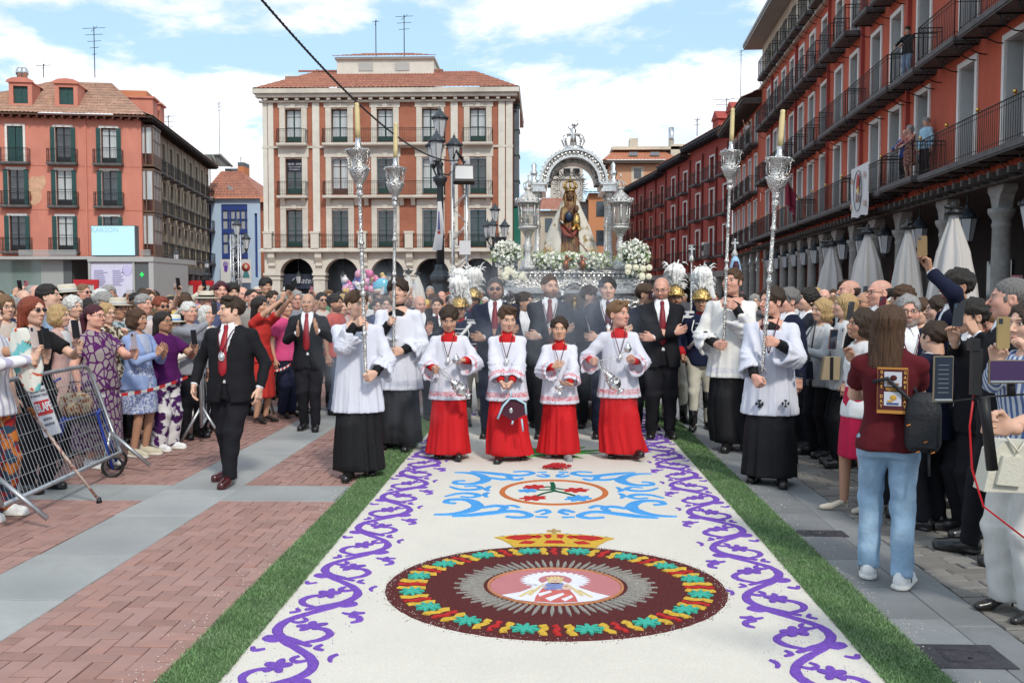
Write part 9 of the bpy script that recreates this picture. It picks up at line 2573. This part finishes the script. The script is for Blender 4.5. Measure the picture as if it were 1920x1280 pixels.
f_uni=rp('man in black dress uniform with cropped greying hair, nearest at the right edge',1893,6.05,520,-112,hair='crop',hcol='salt',skin='rosy',fat=1.18,kind='stout',top='suit',tm=M_SUITB,res=.8,feet=((-.14,-.20,0),(.12,.05,0)))
g=MB();g.tube([(-.16,.06,1.43),(-.20,.12,1.30),(-.17,.15,1.12),(-.12,.16,1.0)],.012,6);g.tube([(-.14,.08,1.44),(-.12,.14,1.25),(-.15,.16,1.08)],.009,6);g.lathe([(.012,0),(.022,-.04),(.024,-.10)],8,(-.12,.165,1.0));g.build('gold_cord',mat('gold_cord',(.42,.34,.12),.6,bump=.8,bscale=90),f_uni.root)
f=rp('black haired man in a dark suit framing a shot with both hands',1822,6.75,562,-86,hair='short',hcol='black',skin='mid',top='suit',tm=M_SUITB,tie=(.02,.02,.05),res=.8,h=1.66,A=('w',1782,618,6.4,(.1,-.2,1),(.6,-.8,0),'phone'),B=('w',1812,605,6.5,(-.5,-.3,1),(-1,-.3,0),'phone'));phone('dark phone between both hands of the black haired man',f,to_local(f.pos[0],f.pos[1],f.h,f.face,at(1797,590,6.4)),rz=30)
rp('woman with her hair tied up and head bowed beside the uniformed man',1856,6.9,568,-60,kind='woman',hair='bun',hcol='light',skin='rosy',hpit=25,top='shirt',tc=(.02,.025,.06),h=1.62)
rp('partly visible bald man with white hair at the right edge',1915,8.6,522,-60,hair='bald',hcol='white',skin='rosy',top='suit')
f=rp('person in a blue and white striped shirt and white trousers at the right edge, filming',1928,5.05,530,-70,kind='woman',hair='bob',hcol='dark',top='shirt',tm=PAT['stripe'],bottom='wide',bc=(.62,.61,.58),shoes='heel',shm=M_BLKSHOE,res=.8,h=1.66,A=('w',1871,650,4.75,(.1,-.2,1),(.8,-.5,0),'phone'),B=('w',1907,640,4.8,(-.3,-.2,1),(-.8,-.5,0),'phone'))
phone('gold rimmed phone filming the square, held by the striped shirt',f,to_local(f.pos[0],f.pos[1],f.h,f.face,at(1881,624,4.7)),rz=85,tilt=.0,col=(.30,.22,.10),lit=True)
t=thing('handbag','cream leather handbag hanging before the white trousers at the right edge','handbag',tuple(at(1893,872,4.75)));M_CRL=mat('cream_leather',(.56,.54,.45),.55,bump=.4,bscale=60)
g=MB();g.prism([(-.15,-.12),(.20,-.13),(.20,.12),(-.06,.13),(-.11,.08)],-.06,.06,'y');g.prism([(-.10,-.08),(.02,-.09),(.03,.05),(-.07,.06)],-.085,-.0605,'y');g.build('body',M_CRL,t);g=MB();g.tube([(-.05,-.07,.15),(.0,-.08,.08),(.06,-.07,.16)],.008,5);g.tube([(.1,0,.14),(.15,.1,.6)],.014,5);g.build('strap',M_CRL,t)
# camera operator at the right edge with a stabiliser
gm=fig('operator outside the right edge whose forearm reaches in with a phone stabiliser',2080,3.45,560,h=1.66,face=-95,hair='short',hcol='brown',skin='fair',top='tee',tc=(.05,.05,.06),res=.8,A=('w',1852,796,3.30,(.1,-.9,.2),(.8,.3,0),'grip'),feet=((-.12,0,0),(.12,0,0)))
t=thing('phone_stabiliser','black phone stabiliser gripped by the hand entering at the right','stabiliser',tuple(at(1850,790,3.27)),R(-5));q=3.27/F_PX
def gp(px,py,y=0.0): return ((px-1850)*q,y,-(py-790)*q)
g=MB();g.tube([gp(1862,880),gp(1850,790),gp(1843,745)],[.019,.017,.020],10);g.build('grip',M_IRONB,t)
g=MB();g.box(gp(1820,0)[0],gp(1838,0)[0],-.015,.015,gp(0,740)[2],gp(0,655)[2]);g.box(gp(1815,0)[0],gp(1832,0)[0],-.02,.02,gp(0,658)[2],gp(0,636)[2]);g.build('motor_arm',M_IRONB,t)
g=MB();g.tube([gp(1762,757),gp(1850,744),gp(1918,738)],.0035,5);g.tube([gp(1892,742),gp(1890,712)],.014,6);g.build('crossbar',M_IRONB,t)
g=MB();g.tube([gp(1828,740,.01),gp(1822,800,.01),gp(1828,880,.01),gp(1850,950,.01),gp(1925,1008,.01)],.0035,6);g.build('red_cable',mat('red_cable',(.50,.01,.015),.4),t)
for lab,x0,x1,y0,y1,lit in (('vertical phone with a dark menu screen clamped on the stabiliser',1750,1786,752,668,False),('horizontal phone clamped on the stabiliser at the right edge',1854,1960,718,675,True)):
 c=at((x0+x1)/2,(y0+y1)/2,3.24);w=(x1-x0)*q/2;h=(y0-y1)*q/2;t2=thing('phone',lab,'phone',tuple(c),R(4),'phones on the stabiliser')
 g=MB();g.box(-w,w,-.004,.004,-h,h);g.build('case',mat('gold_case',(.22,.18,.11),.4),t2);g=MB();g.box(-w+.003,w-.003,-.0062,-.0041,-h+.003,h-.003);g.build('screen',mat('violet_screen',(.05,.03,.08),.15,emit=.2) if lit else M_SCR,t2)
 g=MB()
 if not lit:
  for k in range(7): g.box(-w*.6,w*.5,-.0068,-.0063,h*(.6-.2*k),h*(.6-.2*k)+.0012)
 g.box(-w+.004,w-.004,-.0069,-.0063,-h+.004,-h+.010);g.build('screen_marks',mat('screen_line',(.30,.34,.36),.4),t2)

# ---- the right crowd, second row
rp('grey haired man in a dark suit right behind the nearest right acolyte',1476,9.6,540,-72,hair='short',hcol='salt',skin='rosy',top='suit',tm=M_SUITN)
rp('young man with thick black curls and a charcoal suit looking up to the left',1512,10.6,541,-74,hair='curly',hcol='black',beard=.3,skin='fair',hpit=-10,top='suit',tm=M_SUITG)
f=rp('blond wavy haired woman in a white lace jacket clapping, navy shoulder bag',1541,10.0,560,-70,kind='woman',hair='bob',hcol='blond',skin='fair',top='blazer',tc=(.56,.58,.60),bottom='trousers',**CLAP)
t=thing('shoulder_bag','navy shoulder bag at the hip of the blond woman in white lace','handbag',(f.pos[0]-.25,f.pos[1]-.12,.92));g=MB();g.prism([(-.13,-.10),(.13,-.10),(.12,.08),(-.12,.08)],-.05,.05,'y');g.build('body',mat('navy_leather',(.008,.010,.030),.5),t);g=MB();g.tube([(-.1,0,.08),(.06,-.05,.35),(.16,.0,.5)],.008,5);g.tube([(.1,0,.08),(.16,.0,.5)],.008,5);g.build('strap',M_DKW,t)
rp('woman with long straight blond hair in a white blazer and black trousers',1583,9.4,549,-96,kind='woman',hair='longstraight',hcol='blond',skin='fair',top='blazer',tc=(.58,.60,.60),bottom='wide',bc=(.008,.008,.010),hpit=-6)
t=thing('tote_bag','beige tote bag under the arm of the long haired blond woman','handbag',tuple(at(1556,688,9.25)));g=MB();g.prism([(-.09,-.12),(.08,-.12),(.09,.10),(-.06,.10)],-.04,.04,'y');g.build('body',mat('tan_canvas',(.32,.25,.16),.8),t);g=MB();g.box(-.01,.02,-.046,-.041,-.119,.099);g.build('band',M_DKW,t)
rp('bald man in a black suit with goatee standing before the second parasol',1590,10.9,524,-84,hair='bald',hcol='dark',beard=.5,skin='rosy',hpit=-5,top='suit',tm=M_SUITB,h=1.86)
rp('elderly white haired man facing the camera by the farthest parasol',1545,14.5,541,-20,hair='bald',hcol='white',skin='rosy',top='shirt',tc=(.4,.3,.3))
rp('woman with sandy hair and a black headband behind the long haired blond woman',1560,11.3,556,-60,kind='woman',hair='bob',hcol='light',glasses='sun',top='shirt',tc=(.03,.03,.03))
f=rp('man in mirrored sunglasses holding up a phone right of the bald man',1622,10.2,545,-70,hair='bald',hcol='dark',glasses='sun',skin='tan',top='suit',tm=M_SUITN,**PHA(1.45));phone('phone held by the man in mirrored sunglasses',f,(-.08,-.43,1.52))
rp('balding man with side hair and glasses in front of the third parasol',1648,9.3,532,-80,hair='bald',hcol='black',glasses='clear',skin='rosy',top='suit',h=1.84)
rp('brown haired man seen from behind between the parasols',1690,9.6,535,-140,hair='short',hcol='brown',top='suit')
f=rp('woman in round glasses and red nails raising a phone behind the grey bearded man',1725,8.9,560,-60,kind='woman',hair='short',hcol='brown',glasses='clear',skin='fair',top='shirt',tc=(.05,.05,.08),**PHA(1.62));phone('maroon phone in the raised hand behind the grey bearded man',f,(-.08,-.43,1.69),col=(.14,.02,.03))
f=rp('person whose phone rises above the long haired woman in the maroon shirt',1668,8.2,575,-70,kind='woman',hair='bob',hcol='dark',top='shirt',tc=(.02,.02,.02),h=1.6,**PHA(1.60,.0));phone('black phone just above the long brown hair',f,(-.0,-.43,1.70))
rp('man in a navy suit behind the raised arm, face hidden',1760,8.4,556,-100,hair='short',hcol='dark',top='suit',tm=M_SUITN,h=1.68)
rp('heavy man in a navy suit filling the gap before the arcade',1752,6.9,600,-150,hair='short',hcol='dark',top='suit',tm=M_SUITN,h=1.5,fat=1.2)
rp('dark haired woman in black between the striped shirt and the uniform',1940,7.3,560,-70,kind='woman',hair='bob',hcol='dark',top='shirt',tc=(.012,.012,.014))
# ---- the rest of the crowd, packed behind
cr=random.Random(99)
COLS=[('white',(.62,.62,.62)),('black',(.014,.014,.016)),('navy',(.015,.022,.06)),('red',(.42,.03,.03)),('pink',(.55,.22,.28)),('pale blue',(.28,.40,.56)),('beige',(.46,.38,.28)),('lilac',(.30,.22,.42)),('grey',(.26,.26,.27)),('green',(.08,.20,.10)),('yellow',(.58,.44,.12)),('turquoise',(.08,.34,.36)),('coral',(.55,.16,.11)),('cream',(.60,.56,.46)),('brown',(.14,.08,.05)),('orange',(.56,.22,.05))]
HN=dict(black='black haired',dark='dark haired',brown='brown haired',light='fair haired',blond='blond',grey='grey haired',white='white haired',red='auburn haired')
used_labels=set()
def auto(x,Y,zone,suits=False,grp=None):
 kind=cr.choice(['man','woman','woman','man','stout'])
 hcol=cr.choice(['dark','black','brown','grey','white','light','blond','grey','dark','brown','red'])
 hair=cr.choice(['bob','long','pony','bun','bob','curly','short']) if kind=='woman' else cr.choice(['short','short','crop','bald','side','curly'])
 hat=None;gl=None
 if cr.random()<.10 and not suits: hat=('straw',(.60,.55,.44),cr.choice([(.02,.02,.02),(.3,.05,.05),(.5,.5,.5)]));hair='short'
 if cr.random()<.3: gl=cr.choice(['sun','clear'])
 cn,cc=cr.choice(COLS if not suits else [('navy',(.012,.018,.05)),('black',(.012,.012,.014)),('grey',(.12,.12,.13)),('white',(.55,.55,.55))])
 top=cr.choice(['tee','shirt','tee','shirt','cardigan']) if not suits else 'shirt'
 pose=cr.choice(['phone','phone','none','none','none','clap'])
 h=cr.gauss(1.63,.055) if kind=='woman' else cr.gauss(1.73,.06);h=min(1.88,max(1.5,h))
 ff=math.degrees(math.atan2(.4-x,-(11.0-Y)))+cr.uniform(-16,16)
 if Y>16 and abs(x)<7: ff=cr.uniform(-25,25)+(-x*4)
 k={}
 z_=cr.uniform(1.5,1.85)
 if pose=='phone': k=cr.choice([PH2(z_),PH1(z_),PHA(z_)])
 elif pose=='clap': k=CLAP
 wear={'tee': 't-shirt','shirt': 'shirt','cardigan': 'cardigan'}[top]
 bits=HN.get(hcol,hcol) if hair != 'bald' else 'balding'
 lab='%s %s in a %s %s'%(bits,'woman' if kind=='woman' else ('heavy man' if kind=='stout' else 'man'),cn,wear)
 if hat: lab='hatted '+lab
 if gl=='sun': lab+=' and sunglasses'
 if pose=='phone': lab+=' filming'
 if pose=='clap': lab+=' clapping'
 lab+=' '+zone
 base=lab;alt=['',' near the front',' further back',' near the middle',' towards the left',' towards the right']
 for a in alt:
  if base+a not in used_labels: lab=base+a;break
 if len(lab.split())>16: lab=' '.join(w for w in lab.split() if w not in ('further','near','the','a'))
 used_labels.add(lab)
 f2=person(lab,x,Y,h,face=ff,hyaw=cr.uniform(-15,15),hpit=cr.uniform(-8,6),kind=kind,fat=cr.choice([1,1,1.1,1.25]) if kind != 'stout' else 1.25,hair=hair,hcol=hcol,hat=hat,glasses=gl,skin=cr.choice(['fair','mid','tan','rosy']),top=top,tc=cc,
     bottom=cr.choice(['trousers','trousers','jeans']),bc=cr.choice([(.02,.02,.03),(.05,.08,.15),(.2,.18,.15)]),shoes='sneaker',res=1.3 if Y<16 else 1.7,legs=True,group=grp,**k)
 if pose=='phone':
  f2.pos=(x,Y);f2.face=ff;l=(0,-.43,z_+.02) if 'A' in k and 'B' in k else ((.08,-.42,z_+.02) if 'B' in k else (-.08,-.42,z_+.02))
  if cr.random()<.85: phone('phone of the '+' '.join(lab.split()[:13]),f2,l,horiz=cr.random()<.3,col=cr.choice([None,None,(.5,.5,.52),(.3,.1,.12)]))
def fill(n,xr,yr,dmin,zone,suits,grp):
 c=0
 for _ in range(n*14):
  if c>=n: break
  Y=cr.uniform(*yr);x0,x1=xr(Y);x=cr.uniform(x0,x1)
  if any((x-a)**2+(Y-b)**2<dmin**2 for a,b in _taken): continue
  _taken.append((x,Y));auto(x,Y,zone,suits,grp);c+=1
# front faces of the left crowd sit on a line about 4 m from the axis
fill(34,lambda Y: (max(-.62*Y+.2,-9.5),-4.75),(9.6,14.0),.50,'in the packed left crowd',False,'packed crowd on the left')
fill(44,lambda Y: (-.60*Y+.3,-4.6),(14.0,20.0),.60,'deep in the left crowd',False,'packed crowd on the left')
fill(30,lambda Y: (-6.5,-1.6-.02*Y),(16.5,24.0),.62,'in the crowd below the arches',False,'crowd below the arches')
fill(34,lambda Y: (-.40*Y,.5),(24.0,32.0),.75,'far back below the arches',False,'crowd below the arches')
fill(20,lambda Y: (3.3,2.2+.20*Y),(13.5,22.0),.62,'between the guards and the arcade',True,'crowd in front of the arcade')
fill(22,lambda Y: (2.6,rx(Y)-1.2),(20.0,36.0),.9,'far along the arcade',True,'crowd in front of the arcade')
fill(12,lambda Y: (2.9+.08*Y,6.9),(8.8,13.5),.52,'in the right crowd by the parasols',True,'spectators on the right')
# ================================================================== incense smoke
def smoke(label,px,py,Y,sx,sy,sz,dens,seed):
 c=at(px,py,Y);m=bpy.data.materials.new('incense_smoke');m.use_nodes=True;N,L=m.node_tree.nodes,m.node_tree.links;N.clear()
 o=N.new('ShaderNodeOutputMaterial');v=N.new('ShaderNodeVolumePrincipled');v.inputs['Color'].default_value=(.86,.91,1,1);v.inputs['Anisotropy'].default_value=.1
 tc=N.new('ShaderNodeTexCoord');mp=N.new('ShaderNodeMapping');mp.inputs['Location'].default_value=(seed,seed*1.7,0);mp.inputs['Scale'].default_value=(1.6,1.6,1.1);L.new(tc.outputs['Object'],mp.inputs[0])
 n=N.new('ShaderNodeTexNoise');n.inputs['Scale'].default_value=1.3;n.inputs['Detail'].default_value=4;n.inputs['Distortion'].default_value=1.2;L.new(mp.outputs[0],n.inputs['Vector'])
 g=N.new('ShaderNodeTexGradient');g.gradient_type='SPHERICAL';L.new(tc.outputs['Object'],g.inputs[0])
 mr=N.new('ShaderNodeMapRange');mr.inputs[1].default_value=.48;mr.inputs[2].default_value=.75;L.new(n.outputs['Fac'],mr.inputs[0])
 a=N.new('ShaderNodeMath');a.operation='MULTIPLY';L.new(mr.outputs[0],a.inputs[0]);L.new(g.outputs['Fac'],a.inputs[1]);b=N.new('ShaderNodeMath');b.operation='MULTIPLY';L.new(a.outputs[0],b.inputs[0]);b.inputs[1].default_value=dens
 L.new(b.outputs[0],v.inputs['Density']);L.new(v.outputs[0],o.inputs['Volume'])
 q=MB();q.ball((0,0,0),1.0,20,14);ob=q.build('incense_smoke',m);ob.location=c;ob.scale=(sx,sy,sz);tag(ob,label,'smoke','incense smoke','stuff')
smoke('thin blue incense smoke drifting before the second bearer and the smallest boy',1040,600,10.6,1.25,.6,1.05,5.0,1.0)
smoke('faint smoke drifting behind the two left acolytes',700,640,11.9,1.3,.8,1.1,3.2,8.0)
smoke('incense smoke around the thurible of the leftmost altar boy',830,760,9.9,.8,.5,.7,2.6,3.0)
smoke('incense smoke by the thurible of the rightmost altar boy',1150,690,9.55,.5,.35,.5,3.0,5.0)
